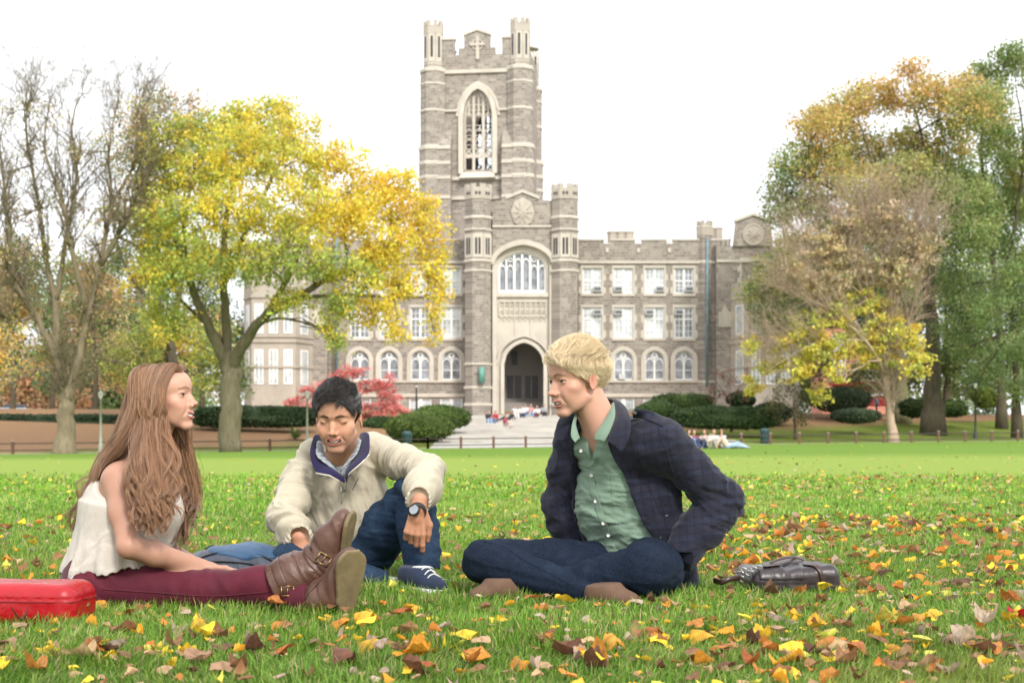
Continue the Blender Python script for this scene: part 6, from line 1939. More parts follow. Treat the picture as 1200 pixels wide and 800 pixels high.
            for sgn in (-1, 1):      # windows on the canted sides
                a = np.array([bc+sgn*hw, yb0]); b = np.array([bc+sgn*(hw-c2*.75), yb0-pr_]); d = (b-a)/np.linalg.norm(b-a); nn = np.array([sgn*abs(d[1]), -abs(d[0])])
                for (u0, u1, off, mt, nm) in ((.28, .72, .03, Wf, 'window'), (.34, .66, .05, M_['pane'], 'pane')):
                    ll = np.linalg.norm(b-a); p, q_ = a+d*ll*u0, a+d*ll*u1; z0, z1 = Z(za)+(.0 if nm == 'window' else .12), Z(zb_)-(.0 if nm == 'window' else .12)
                    Vv = [(*(p+nn*off), z0), (*(q_+nn*off), z0), (*(q_+nn*off), z1), (*(p+nn*off), z1), (*(p-nn*.02), z0), (*(q_-nn*.02), z0), (*(q_-nn*.02), z1), (*(p-nn*.02), z1)]
                    ob = MB().add(Vv, [(0, 1, 2, 3), (7, 6, 5, 4), (0, 4, 5, 1), (1, 5, 6, 2), (2, 6, 7, 3), (3, 7, 4, 0)]).build(nm, mt, bay if nm == 'window' else fr2)
                    if nm == 'window': fr2 = ob
        pn = MB(); px0 = X(m(848)); pn.box((px0-.55, YB-.92, Z(384)), (px0+.55, YB-.79, Z(366))); pn.prism([(px0-.3, Z(366)+.001), (px0+.3, Z(366)+.001), (px0, Z(358))], YB-.9, YB-.79); pn.build('carved_shield', L, pav)
    # ================= entrance block between two big turrets
    bx0, bx1 = X(561), X(662); yf = YB-2.2; kf = yf/F_PX
    Xf = lambda px: (px-600)*kf
    Zf = lambda py: CAM_H+(516-py)*kf
    hw0 = (Xf(584), Xf(640), Zf(343), Zf(294.5), Zf(312)); door = (Xf(591), Xf(637), Zf(485), Zf(401), Zf(426))
    fx0, fx1 = Xf(577), Xf(649)
    blk = wall('entrance_front', fx0, fx1, Zf(488), Zf(312), yf+.35, .6, [(hw0[0], hw0[1], hw0[2], Zf(312)), door], L, root)
    # upper field: ashlar round the great arch
    up = MB(); P = arch_pts(fx0, fx1, Zf(310), Zf(285))
    for a, b in zip(P[:-1], P[1:]): up.prism([(a[0], a[1]), (b[0], b[1]), (b[0], Zf(241)), (a[0], Zf(241))], yf, yf+1.2)
    ups = up.build('upper_front', A, root)
    Pw = arch_pts(hw0[0], hw0[1], hw0[4], hw0[3]); Po = arch_pts(fx0, fx1, Zf(312), Zf(286)); mb = MB()
    for (a, b), (c, d) in zip(zip(Pw[:-1], Pw[1:]), zip(Po[:-1], Po[1:])): mb.prism([a, b, d, c], yf+.34, yf+.94)
    mb.build('arch_spandrel', L, blk)
    mb = MB(); arch_mould(mb, fx0+.12, fx1-.12, Zf(310), Zf(287), yf-.22, yf+.30, .42); mb.build('great_arch', L, blk)
    mb = MB()
    for s in (fx0, fx1-.35): mb.box((s, yf-.12, Zf(488)), (s+.35, yf+.34, Zf(310)))
    mb.build('pilaster', L, blk)
    MB().box((fx0-.2, yf+1.2, Zf(486)), (fx1+.2, yf+12, Zf(401)-0.2+.9)).build('inner_core', M_['dark_inside'], blk) if False else None
    # great window: six lights with tracery
    f = MB(); yb = yf+.55; x0, x1, z0, za, zs = hw0[0], hw0[1], hw0[2], hw0[3], hw0[4]; w = x1-x0
    arch_mould(f, x0+.14, x1-.14, zs, za-.14, yb, yb+.2, .1395, z0); f.box((x0+.14, yb, z0), (x1-.14, yb+.2, z0+.28))
    def arch_z(x): return float(np.interp(x, [p[0] for p in arch_pts(x0, x1, zs, za, 16)], [p[1] for p in arch_pts(x0, x1, zs, za, 16)]))
    for i in range(1, 6):
        xx = x0+w*i/6; t_ = .13 if i in (2, 3, 4) else .10
        f.box((xx-t_/1.4, yb-.03*(i == 2 or i == 4), z0+.28), (xx+t_/1.4, yb+.2, arch_z(xx)-.1))
    for i in range(6):
        a, b = x0+w*i/6+.08, x0+w*(i+1)/6-.08; top = zs-.35+(.55 if i in (2, 3) else (.0))
        P = arch_pts(a, b, top, top+.42, 4); Q = [(p[0], p[1]+.15) for p in P]
        for (p1, p2), (q1, q2) in zip(zip(P[:-1], P[1:]), zip(Q[:-1], Q[1:])): f.prism([p1, p2, q2, q1], yb+.02, yb+.18)
        for (dz) in (.95, 1.35):
            zq = top+dz; xm = (a+b)/2
            if zq < arch_z(xm)-.35: f.tube([(xm+.16*math.cos(t), yb+.1, zq+.16*math.sin(t)) for t in np.linspace(0, 6.283, 9)], .055, 5)
    fr = f.build('great_window', Wf, blk)
    P = [(x0+.02, z0+.02), (x1-.02, z0+.02)]+[(p[0], p[1]-.06) for p in arch_pts(x0+.05, x1-.05, zs, za)][::-1]
    MB().prism(P, yb+.22, yb+.25).build('pane', M_['lead_pane'], fr)
    MB().box((x0-.2, yf+.1, z0-.32), (x1+.2, yf+.54, z0-.003)).build('sill', L, blk)
    # carved panel under the window: rows of small cusped panels
    t = MB(); zp0, zp1 = Zf(369.5), Zf(353.5); px0_, px1_ = Xf(585), Xf(640)
    for i in range(10):
        xx = px0_+(px1_-px0_)*i/9; t.box((xx-.05, yf+.22, zp0), (xx+.05, yf+.349, zp1))
    t.box((px0_, yf+.20, zp1), (px1_, yf+.349, zp1+.10)); t.box((px0_, yf+.23, zp0-.10), (px1_, yf+.349, zp0))
    for i in range(9):
        a = px0_+(px1_-px0_)*i/9+.05; b = px0_+(px1_-px0_)*(i+1)/9-.05; xm = (a+b)/2
        for zc in (.28, .80):
            zq = zp0+(zp1-zp0)*zc; t.tube([(xm+.13*math.cos(u), yf+.30, zq+.13*math.sin(u)) for u in np.linspace(0, 6.283, 7)], .04, 4)
        P = arch_pts(a, b, zp0-.5, zp0-.2, 3); Q = [(p[0], p[1]+.09) for p in P]
        for (p1, p2), (q1, q2) in zip(zip(P[:-1], P[1:]), zip(Q[:-1], Q[1:])): t.prism([p1, p2, q2, q1], yf+.26, yf+.349)
    for xx in (px0_+(px1_-px0_)/3, px0_+(px1_-px0_)*2/3): t.box((xx-.04, yf+.27, Zf(392)), (xx+.04, yf+.349, zp0-.101))
    t.build('carved_panel', L, blk)
    # doorway
    mb = MB(); arch_mould(mb, door[0], door[1], door[4], door[3], yf+.05, yf+.8, .30, Zf(485)); mb.build('door_arch', L, blk)
    mb = MB(); arch_mould(mb, door[0]-.55, door[1]+.55, door[4], door[3]+.45, yf-.05, yf+.34, .16); mb.build('hood_mould', L, blk)
    dx0, dx1 = door[0], door[1]; dy = yf+5
    mb = MB(); mb.box((dx0-1.2, yf+.95, Zf(485)), (dx0-.3, dy+.5, Zf(395))); mb.box((dx1+.3, yf+.95, Zf(485)), (dx1+1.2, dy+.5, Zf(395))); mb.box((dx0-1.2, yf+.95, Zf(395)), (dx1+1.2, dy+.5, Zf(391)))
    mb.box((dx0-.3, dy, Zf(485)), (dx1+.3, dy+.5, Zf(395))); mb.build('porch', M_['porch'], blk)
    st = MB()
    for i in range(7): st.box((dx0-.28, yf+1.2+i*.35, Zf(487)), (dx1+.28, dy-.002, Zf(487)+.17*(i+1)))
    st.build('porch_steps', M_['porch'], blk)
    for a, b in ((592.5, 610), (614.5, 630)):
        d = MB(); d.box((Xf(a)+.1, dy-.10, Zf(464)), (Xf(b)+.1, dy-.001, Zf(437))); dd = d.build('door', M_['door_dark'], blk)
        MB().box((Xf((a+b)/2)+.06, dy-.13, Zf(464)), (Xf((a+b)/2)+.12, dy-.101, Zf(437))).build('door_rail', M_['lime_dark'], dd)
    MB().box((Xf(603)-.25, dy-.1, Zf(424)), (Xf(603)+.25, dy-.001, Zf(407))).build('lantern', M_['door_dark'], blk)
    # gable parapet over the front and crest
    g = MB(); gx = Xf(612.5); g.prism([(fx0, Zf(241)+.002), (fx1, Zf(241)+.002), (fx1, Zf(236)), (Xf(630), Zf(233)), (gx, Zf(226)), (Xf(594), Zf(233)), (fx0, Zf(236))], yf, yf+.8)
    go = g.build('gable', A, root); cpm = MB()
    for a, b in (((Xf(593), Zf(233.6)), (gx, Zf(225.8))), ((gx, Zf(225.8)), (Xf(632), Zf(233.6)))): cpm.prism([a, b, (b[0], b[1]+.25), (a[0], a[1]+.25)], yf-.14, yf+.94)
    cpm.build('coping', L, go)
    cr = MB(); cr.lathe([(.98, 0), (.98, .14), (.75, .18)], 8); cr.v = [(gx+v[0]*1.0, yf-v[2], Zf(249)+v[1]*1.25) for v in cr.v]; cr.f = [f_[::-1] for f_ in cr.f]; co = cr.build('crest', LD_, go)
    cc = MB()
    for a in range(10): an = a*math.pi/5; cc.tube([(gx, yf-.17, Zf(249)), (gx+.8*math.cos(an), yf-.17, Zf(249)+1.0*math.sin(an))], [.2, .07], 5)
    cc.build('carving', LD_, co)
    for b0, b1 in ((266.5, 264.2), (308.5, 307)): MB().box((fx0, yf-.15, Zf(b0)), (fx1, yf-.001, Zf(b1))).build('string_course', L, ups) if b0 < 300 else None
    # flanking octagonal turrets
    for px in (560, 662.5):
        turret('turret', px, 31, 214.5, 490, yf-1.0, root, bands=((252, 256), (267, 270), (303, 307), (315, 318.5), (425, 428), (452, 456), (472, 476)), panels=((219, 231), (273, 301)))
    p = (Xf(565), yf-1.05, Zf(439)); MB().tube([(p[0], p[1]-.2, p[2]-.75), (p[0], p[1]-.25, p[2]+.55)], [.24, .26], 8).build('wall_lantern', M_['verdigris'], root, True)
    # block behind the front, up to the tower
    MB().box((Xf(546), yf+1.25, Zf(400)), (Xf(677), YB+14, Zf(246))).build('entrance_core', A, root)
    MB().box((Xf(546), yf+6, Zf(492)), (Xf(588), YB+14, Zf(400)-.01)).build('entrance_core', A, root)
    MB().box((Xf(641), yf+6, Zf(492)), (Xf(677), YB+14, Zf(400)-.01)).build('entrance_core', A, root)
    # ================= tower, set back and turned a little
    YT = 133.0; kt = YT/F_PX; tc = (560.5-600)*kt
    ang = rad(7); ca, sa = math.cos(ang), math.sin(ang)
    tw = empty('tower', (0, 0, 0)); tw.parent = root; tw.location = Vector((tc, YT, 0))-root.location; tw.rotation_euler = (0, 0, -ang)
    def TX(px): return (px-567)*kt*1.0
    def TZ(py): return CAM_H+(516-py)*kt
    def tb(name, mb, mat, par=None):
        o = mb.build(name, mat); o.parent = par or tw; return o
    HW = TX(626); D = 2*HW*.92
    z_top = TZ(80); zlow = TZ(330)
    # body walls with a tall window in front and back so that the sky shows through the bell stage
    wx0, wx1, wz0, wza, wzs = TX(549.5), TX(584), TZ(199), TZ(105), TZ(136)
    def wall_t(name, y, th):
        o = wall(name, -HW, HW, zlow, z_top, y, th, [(wx0, wx1, wz0, wza, wzs)], A, None); o.parent = tw; return o
    fw_ = wall_t('front_wall', 0, .8); bw_ = wall_t('back_wall', D-.8, .8)
    tb('side_wall', MB().box((-HW, .8, zlow), (-HW+.8, D-.8, z_top)), A); tb('side_wall', MB().box((HW-.8, .8, zlow), (HW, D-.8, z_top)), A)
    tb('floor_slab', MB().box((-HW+.8, .8, wz0-1.2), (HW-.8, D-.8, wz0-.9)), M_['porch'])
    # louvred tracery of the bell window
    for nm, y in (('bell_window', .28), ('bell_window', D-.5)):
        f = MB(); w = wx1-wx0
        arch_mould(f, wx0+.16, wx1-.16, wzs, wza-.16, y, y+.3, .1595, wz0)
        def az(x): P = arch_pts(wx0, wx1, wzs, wza, 14); return float(np.interp(x, [p[0] for p in P], [p[1] for p in P]))
        for i in (1, 2): xx = wx0+w*i/3; f.box((xx-.12, y, wz0), (xx+.12, y+.3, az(xx)-.1))
        zt1 = TZ(182); f.box((wx0+.16, y+.02, zt1-.18), (wx1-.16, y+.28, zt1+.18))
        for i in range(3):
            a, b = wx0+w*i/3+.12, wx0+w*(i+1)/3-.12
            for top in (TZ(187), TZ(142)):
                P = arch_pts(a, b, top, top+.75, 4); Q = [(p[0], p[1]+.20) for p in P]
                for (p1, p2), (q1, q2) in zip(zip(P[:-1], P[1:]), zip(Q[:-1], Q[1:])): f.prism([p1, p2, q2, q1], y+.02, y+.28)
            xm = (a+b)/2
            if az(xm)-.1 > TZ(134): f.box((xm-.07, y+.04, TZ(136)), (xm+.07, y+.26, az(xm)-.1))
            for zq in (TZ(156), TZ(168)): f.tube([(xm+.34*math.cos(u), y+.15, zq+.5*math.sin(u)) for u in np.linspace(0, 6.283, 9)], .055, 5)
        for i in range(6):
            xx = wx0+w*(i+.5)/6; zq = TZ(125); 
            if az(xx) > zq+.5: f.tube([(xx+.2*math.cos(u), y+.15, zq+.3*math.sin(u)) for u in np.linspace(0, 6.283, 8)], .06, 5)
        for zz_ in np.linspace(TZ(180), TZ(146), 7): f.box((wx0+.16, y+.12, zz_-.03), (wx1-.16, y+.16, zz_+.03))
        tb(nm, f, L if y < 1 else M_['door_dark'], fw_ if y < 1 else bw_)
    mb = MB(); arch_mould(mb, wx0, wx1, wzs, wza, -.30, .27, .45, wz0-.4); tb('window_arch', mb, L, fw_)
    mb = MB(); arch_mould(mb, wx0-.5, wx1+.5, wzs, wza+.5, -.15, -.001, .22); tb('hood_mould', mb, L, fw_)
    sl = MB(); sl.add([(wx0-.3, -.9, TZ(210)), (wx1+.3, -.9, TZ(210)), (wx1+.1, .28, wz0+.02), (wx0-.1, .28, wz0+.02), (wx0-.3, .0, TZ(210)), (wx1+.3, .0, TZ(210))], [(0, 1, 2, 3), (5, 4, 3, 2), (0, 4, 5, 1), (0, 3, 4), (1, 5, 2)]); tb('sloped_sill', sl, L, fw_)
    # corner turrets
    def tt(px, yc, pw, top, bot, bands, panels=None, nm='corner_turret', matb=None):
        r = pw/2*kt/math.cos(math.pi/8)*.98; x = TX(px); g = MB(); g.lathe([(r, TZ(bot)), (r, TZ(top)-1.3)], 8, (x, yc), 0, math.pi/8); b = tb(nm, g, matb or A)
        c = MB(); zt = TZ(top); n = 8; rot = math.pi/8
        for i in range(n):
            a0 = rot+2*math.pi*i/n; a1 = rot+2*math.pi*(i+1)/n; p0 = np.array([math.cos(a0), math.sin(a0)]); p1 = np.array([math.cos(a1), math.sin(a1)])
            for (u0, u1, zl, zh) in ((.0, .30, zt-1.3, zt), (.70, 1, zt-1.3, zt), (.30, .70, zt-1.3, zt-.5)):
                a = p0*(1-u0)+p1*u0; q = p0*(1-u1)+p1*u1
                V = [(x+e[0]*s_, yc+e[1]*s_, z_) for z_ in (zl, zh) for (e, s_) in ((a, r*1.06), (q, r*1.06), (q, r*.78), (a, r*.78))]
                c.add(V, [(3, 2, 1, 0), (4, 5, 6, 7), (0, 1, 5, 4), (1, 2, 6, 5), (2, 3, 7, 6), (3, 0, 4, 7)])
        c.lathe([(r*.76, zt-1.35), (r*.76, zt-.9)], 8, (x, yc), 0, rot); tb('battlement', c, LD_, b)
        for b0, b1, ex in bands:
            m = MB(); m.lathe([(r*ex, TZ(b1)), (r*(ex+.06), TZ(b1)+.12), (r*(ex+.06), TZ(b0)-.08), (r*ex, TZ(b0))], 8, (x, yc), 0, rot); tb('string_course', m, L, b)
        if panels:
            m = MB()
            for p0_, p1_ in panels:
                for i in range(8):
                    am = rot+2*math.pi*(i+.5)/8
                    if math.sin(am) > .35: continue
                    rr = r*math.cos(math.pi/8); cx_, cy_ = x+rr*math.cos(am), yc+rr*math.sin(am); tx, ty = -math.sin(am), math.cos(am); nx, ny = math.cos(am), math.sin(am); w = r*.30
                    for u0, u1, zl, zh, mt, pr in ((-w, w, TZ(p1_), TZ(p0_), 0, .04), (-w*.4, w*.4, TZ(p1_)+.4, TZ(p0_)-.5, 1, .06)):
                        V = [(cx_+tx*u+nx*d, cy_+ty*u+ny*d, z_) for z_ in (zl, zh) for (u, d) in ((u0, pr), (u1, pr), (u1, -.05), (u0, -.05))]
                        m.add(V, [(3, 2, 1, 0), (4, 5, 6, 7), (0, 1, 5, 4), (1, 2, 6, 5), (2, 3, 7, 6), (3, 0, 4, 7)], mt)
            tb('panel', m, [L, M_['dark_inside']], b)
        return b
    bnds = ((77, 84, 1.2), (97, 99.5, 1.30), (128, 131, 1.30), (172, 176, 1.30), (190, 194, 1.30), (207, 211, 1.30), (231, 235, 1.30))
    r0 = 1.0
    for px, yc in ((513, .3), (616, .3), (513, D-.3), (616, D-.3)):
        b = tt(px, yc, 22, 23.5 if yc < 1 else 50, 83, ((30, 32, 1.0), (74, 76, 1.02)), ((36, 72),), 'corner_turret', LD_)
        lw = MB(); rr = 29/2*kt/math.cos(math.pi/8); rr2 = 31/2*kt/math.cos(math.pi/8)
        lw.lathe([(rr2*1.03, TZ(330)), (rr2*1.03, TZ(172)), (rr, TZ(168)), (rr, TZ(84)), (rr*.9, TZ(80))], 8, (TX(px), yc), 0, math.pi/8); lo_ = tb('turret_shaft', lw, A)
        for b0, b1, q_ in ((80, 84.5, rr*1.05), (97, 99.5, rr*1.03), (128, 131, rr*1.03), (171, 176, rr2*1.07), (189, 193.5, rr2*1.06), (206, 210, rr2*1.06), (230, 234, rr2*1.06)):
            m = MB(); m.lathe([(q_, TZ(b1)), (q_*1.03, TZ(b1)+.1), (q_*1.03, TZ(b0)-.08), (q_, TZ(b0))], 8, (TX(px), yc), 0, math.pi/8); tb('string_course', m, L, lo_)
    # string courses across the front, parapet with stepped merlons and central gable
    for b0, b1 in ((82, 86), (128, 130.5), (207, 211), (230, 234)):
        for xa_, xb_ in (((-HW, wx0-.5), (wx1+.5, HW)) if 100 < b0 < 200 else ((-HW, HW),)):
            tb('string_course', MB().box((xa_, -.22, TZ(b1)), (xb_, -.001, TZ(b0))), L, fw_)
    for y in (0, D-.5):
        pm = MB(); pm.box((-HW, y, z_top+.002), (HW, y+.5, TZ(64)))
        for a, b, t_ in ((524, 539, 46), (595, 606, 46)): pm.box((TX(a), y, TZ(64)+.001), (TX(b), y+.5, TZ(t_)))
        pm.prism([(TX(550), TZ(64)+.001), (TX(581), TZ(64)+.001), (TX(581), TZ(42)), (TX(565.5), TZ(36.5)), (TX(550), TZ(42))], y-.01, y+.49)
        pm.box((TX(543.5), y+.01, TZ(64)+.001), (TX(549.9), y+.48, TZ(56))); pm.box((TX(581.1), y+.01, TZ(64)+.001), (TX(587), y+.48, TZ(56)))
        po = tb('parapet', pm, LD_ if False else A)
        cm = MB()
        for a, b, t_ in ((524, 539, 46), (595, 606, 46)): cm.box((TX(a)-.06, y-.1, TZ(t_)+.001), (TX(b)+.06, y+.6, TZ(t_)+.22))
        for a, b in (((TX(549.5), TZ(42)), (TX(565.5), TZ(36.2))), ((TX(565.5), TZ(36.2)), (TX(581.5), TZ(42)))): cm.prism([a, b, (b[0], b[1]+.26), (a[0], a[1]+.26)], y-.14, y+.62)
        tb('coping', cm, L, po)
    for x in (-HW, HW-.5): tb('parapet', MB().box((x, .5, z_top+.003), (x+.5, D-.5, TZ(58))), A)
    m = MB(); xc, zc = TX(566), TZ(55)
    m.tube([(xc, -.05, zc-1.2), (xc, -.05, zc+1.0)], .17, 5); m.tube([(xc-.7, -.05, zc+.2), (xc+.7, -.05, zc+.2)], .17, 5); m.tube([(xc+.5*math.cos(u), -.05, zc+.2+.5*math.sin(u)) for u in np.linspace(0, 6.283, 12)], .07, 5)
    tb('carved_cross', m, L, fw_)
    # stepped buttress slopes beside the turrets
    for s in (-1, 1):
        x0_ = TX(566)+s*(TX(596)-TX(566)); 
        bm = MB(); xx0, xx1 = sorted((x0_, s*HW*.995+0)); bm.add([(xx0, -.9, TZ(172)), (xx1, -.9, TZ(172)), (xx1, 0, TZ(152)), (xx0, 0, TZ(152)), (xx0, -.9, TZ(330)), (xx1, -.9, TZ(330)), (xx1, 0, TZ(330)), (xx0, 0, TZ(330))], [(0, 1, 2, 3), (4, 5, 1, 0), (5, 6, 2, 1), (7, 4, 0, 3)]); bo_ = tb('buttress', bm, A, fw_)
        for b0, b1 in ((172, 176), (190, 194), (207, 211), (230, 234)): tb('string_course', MB().box((xx0, -1.0, TZ(b1)), (xx1, -.88, TZ(b0))), L, bo_)
    tb('small_window', MB().box((TX(579), -.98, TZ(234)), (TX(585), -.6, TZ(224))), M_['lead_pane'], fw_)
    for side_x in (-HW-.02, HW-.3):
        pass
    return root
# ================================================================== trees, shrubs, hedges
def leaf_cloud(centers, radii, tints, n_per, size, seed, droop=.35, flat=1.0, size_var=.35):
    """leaves gathered in small sprays round each centre: every leaf a folded four-sided blade"""
    rs = np.random.RandomState(seed); C = np.asarray(centers); N = len(C)*n_per
    idx = np.repeat(np.arange(len(C)), n_per)
    g = rs.normal(size=(N, 3)); g[:, 2] *= flat
    P = C[idx] + g*(np.asarray(radii)[idx][:, None])*.55
    d = rs.normal(size=(N, 3)); d[:, 2] -= droop; d /= np.linalg.norm(d, axis=1, keepdims=True)
    u = np.cross(d, rs.normal(size=(N, 3))); u /= np.linalg.norm(u, axis=1, keepdims=True)+1e-9; nrm = np.cross(d, u)
    s = size*(1+size_var*rs.normal(size=N)).clip(.4, 1.9)[:, None]
    V = np.stack([P-d*s*.5, P+u*s*.36+nrm*s*.10, P+d*s*.5, P-u*s*.36+nrm*s*.10], 1).reshape(-1, 3)
    F = np.arange(N*4).reshape(N, 4)
    T = np.asarray(tints)[idx]*(1+.16*rs.normal(size=(N, 1))); T = T+rs.normal(size=(N, 3))*T*.07
    return V, F, np.repeat(np.clip(T, .004, 1), 4, axis=0)

def lobes_to_sprays(lobes, density, seed, hollow=.35):
    """lobes: (centre xyz, radii xyz, colour list); sprays are thrown through each lobe, more towards its outside"""
    rs = np.random.RandomState(seed); C = []; T = []; owner = []
    for li, (c, r, cols) in enumerate(lobes):
        vol = r[0]*r[1]*r[2]; n = max(3, int(density*(vol**(2/3))*4))
        d = rs.normal(size=(n, 3)); d /= np.linalg.norm(d, axis=1, keepdims=True)
        rr = (hollow+(1-hollow)*rs.uniform(0, 1, n)**.6)*(1+.12*rs.normal(size=n))
        p = np.asarray(c)+d*rr[:, None]*np.asarray(r)
        C.append(p); owner += [li]*n
        base = np.asarray(cols)[rs.randint(0, len(cols), n)]
        T.append(base*(1+.12*rs.normal(size=(n, 1))))
    return np.concatenate(C), np.concatenate(T), np.array(owner)

def branch_mesh(mb, a, b, ra, rb, rs, wig=.12, n=5, sides=6, sag=0.0):
    a, b = np.array(a, float), np.array(b, float); L = np.linalg.norm(b-a)
    pts = [a+(b-a)*t for t in np.linspace(0, 1, n+1)]
    off = np.cumsum(rs.normal(size=(n+1, 3)), axis=0)*wig*L/n; off -= np.linspace(0, 1, n+1)[:, None]*off[-1]
    pts = [p+o+np.array([0, 0, sag*L*math.sin(math.pi*t)]) for p, o, t in zip(pts, off, np.linspace(0, 1, n+1))]
    mb.tube(pts, [ra+(rb-ra)*t**.8 for t in np.linspace(0, 1, n+1)], sides)
    return pts

def m_bark(name, c, c2):
    q = Nodes(name); v = q.coords('World', (1, 1, .25)); f = q.noise(v, 5, 6, .7, .5); g = q.noise(q.coords('World'), .9, 4, .6)
    col = q.ramp(f, [(.3, c2), (.65, c)]); col = q.mix(col, tuple(np.array(c)*np.array([.85, 1.0, .70])), q.math('MULTIPLY', g, .5))
    q.color(col); q.set(rough=.95, spec=.1); q.bump(f, .8, .06); return q.m

LEAF_K, DENS_K, NPER_K = .80, 1.55, 3.0
def tree(label, px, Y, skeleton, lobes, bark, leaf_size, density, n_per, seed, trunk_r, spray_r=.55, twigs=1.0, fine=0, group='trees round the lawn', name='tree', flare=1.6, cat='tree', flat=.8):
    """skeleton: list of limbs; a limb is a list of (px,py,dY) with a start and end radius. lobes: (px,py,dY,r_px_x,r_px_z,colours)"""
    rs = np.random.RandomState(seed); kk = Y/F_PX; leaf_size *= LEAF_K; density *= DENS_K; n_per = int(n_per*NPER_K)
    g = on_ground(px, Y); root = empty(name, g, label, cat, group)
    mb = MB(); ends = []
    for limb, r0, r1 in skeleton:
        pts = []
        for i, (x, y, dy) in enumerate(limb):
            p = at(x, y, Y); p = np.array([(x-600)*kk, Y+dy, CAM_H+(516-y)*kk]); pts.append(p)
        C = catmull(pts, 4*len(pts)); t = np.linspace(0, 1, len(C))
        C[1:-1] += rs.normal(size=(len(C)-2, 3))*r0*.10
        rr = r0+(r1-r0)*t**.85
        if r0 == trunk_r: rr = rr*(1+(flare-1)*np.exp(-t*9)); C[0, 2] = g[2]-.3
        mb.tube(C, list(rr), 10 if r0 > .15 else 6); ends.append((C, rr))
    allC = np.concatenate([c for c, _ in ends]); allR = np.concatenate([r for _, r in ends])
    L = [((( (x-600)*kk), Y+dy, CAM_H+(516-y)*kk), (rx*kk, (rx+rz)/2*kk*.95, rz*kk), cols) for x, y, dy, rx, rz, cols in lobes]
    SC, ST, own = lobes_to_sprays(L, density, seed+1) if L else (np.zeros((0, 3)), np.zeros((0, 3)), np.zeros(0, int))
    thin = allR < trunk_r*.62
    AC, AR = allC[thin], allR[thin]
    for li, (c, r, cols) in enumerate(L):
        c = np.array(c); j = np.argmin(((AC-c)**2).sum(1)+ (AC[:, 2] > c[2]+1)*30); 
        e = c-np.array([0, 0, r[2]*.2]); br = min(AR[j]*.8, .03+.012*np.linalg.norm(AC[j]-e)*.9+.02)
        P = branch_mesh(mb, AC[j], e, br, br*.45, rs, .18, 5, 5, .06)
        sp = SC[own == li]; m = int(min(len(sp), 10*twigs))
        if m:
            for q in sp[rs.choice(len(sp), m, replace=False)]:
                s = P[rs.randint(2, len(P))]; branch_mesh(mb, s, q, br*.38, .008, rs, .2, 3, 4, .05)
    for (C, rr) in ends:         # bare twiggy growth
        for _ in range(fine):
            i = rs.randint(len(C)//4, len(C)); s = C[i]; d = C[min(i+2, len(C)-1)]-C[max(i-2, 0)]; d = d/(np.linalg.norm(d)+1e-6)+rs.normal(size=3)*.5; d[2] = abs(d[2])+.25; d /= np.linalg.norm(d)
            ln = rs.uniform(1.2, 3.8); r = max(.012, min(rr[i]*.5, .045)); P = branch_mesh(mb, s, s+d*ln, r, .010, rs, .22, 4, 4, .05)
            for _k in range(5):
                s2 = P[rs.randint(1, 5)]; d2 = d+rs.normal(size=3)*.55; d2[2] += .2; d2 /= np.linalg.norm(d2); P2 = branch_mesh(mb, s2, s2+d2*ln*rs.uniform(.3, .6), r*.45, .006, rs, .25, 3, 3)
                for _q in range(3):
                    s3 = P2[rs.randint(1, 4)]; d3 = d2+rs.normal(size=3)*.6; d3 /= np.linalg.norm(d3); branch_mesh(mb, s3, s3+d3*ln*.25, .008, .004, rs, .2, 2, 3)
    mb.build('trunk', bark, root, True)
    if len(SC):
        V, F, T = leaf_cloud(SC, np.full(len(SC), spray_r), ST, n_per, leaf_size, seed+2, flat=flat)
        link('crown', mesh_np('crown', V, F, False, T), M_['leaf'], root)
    return root

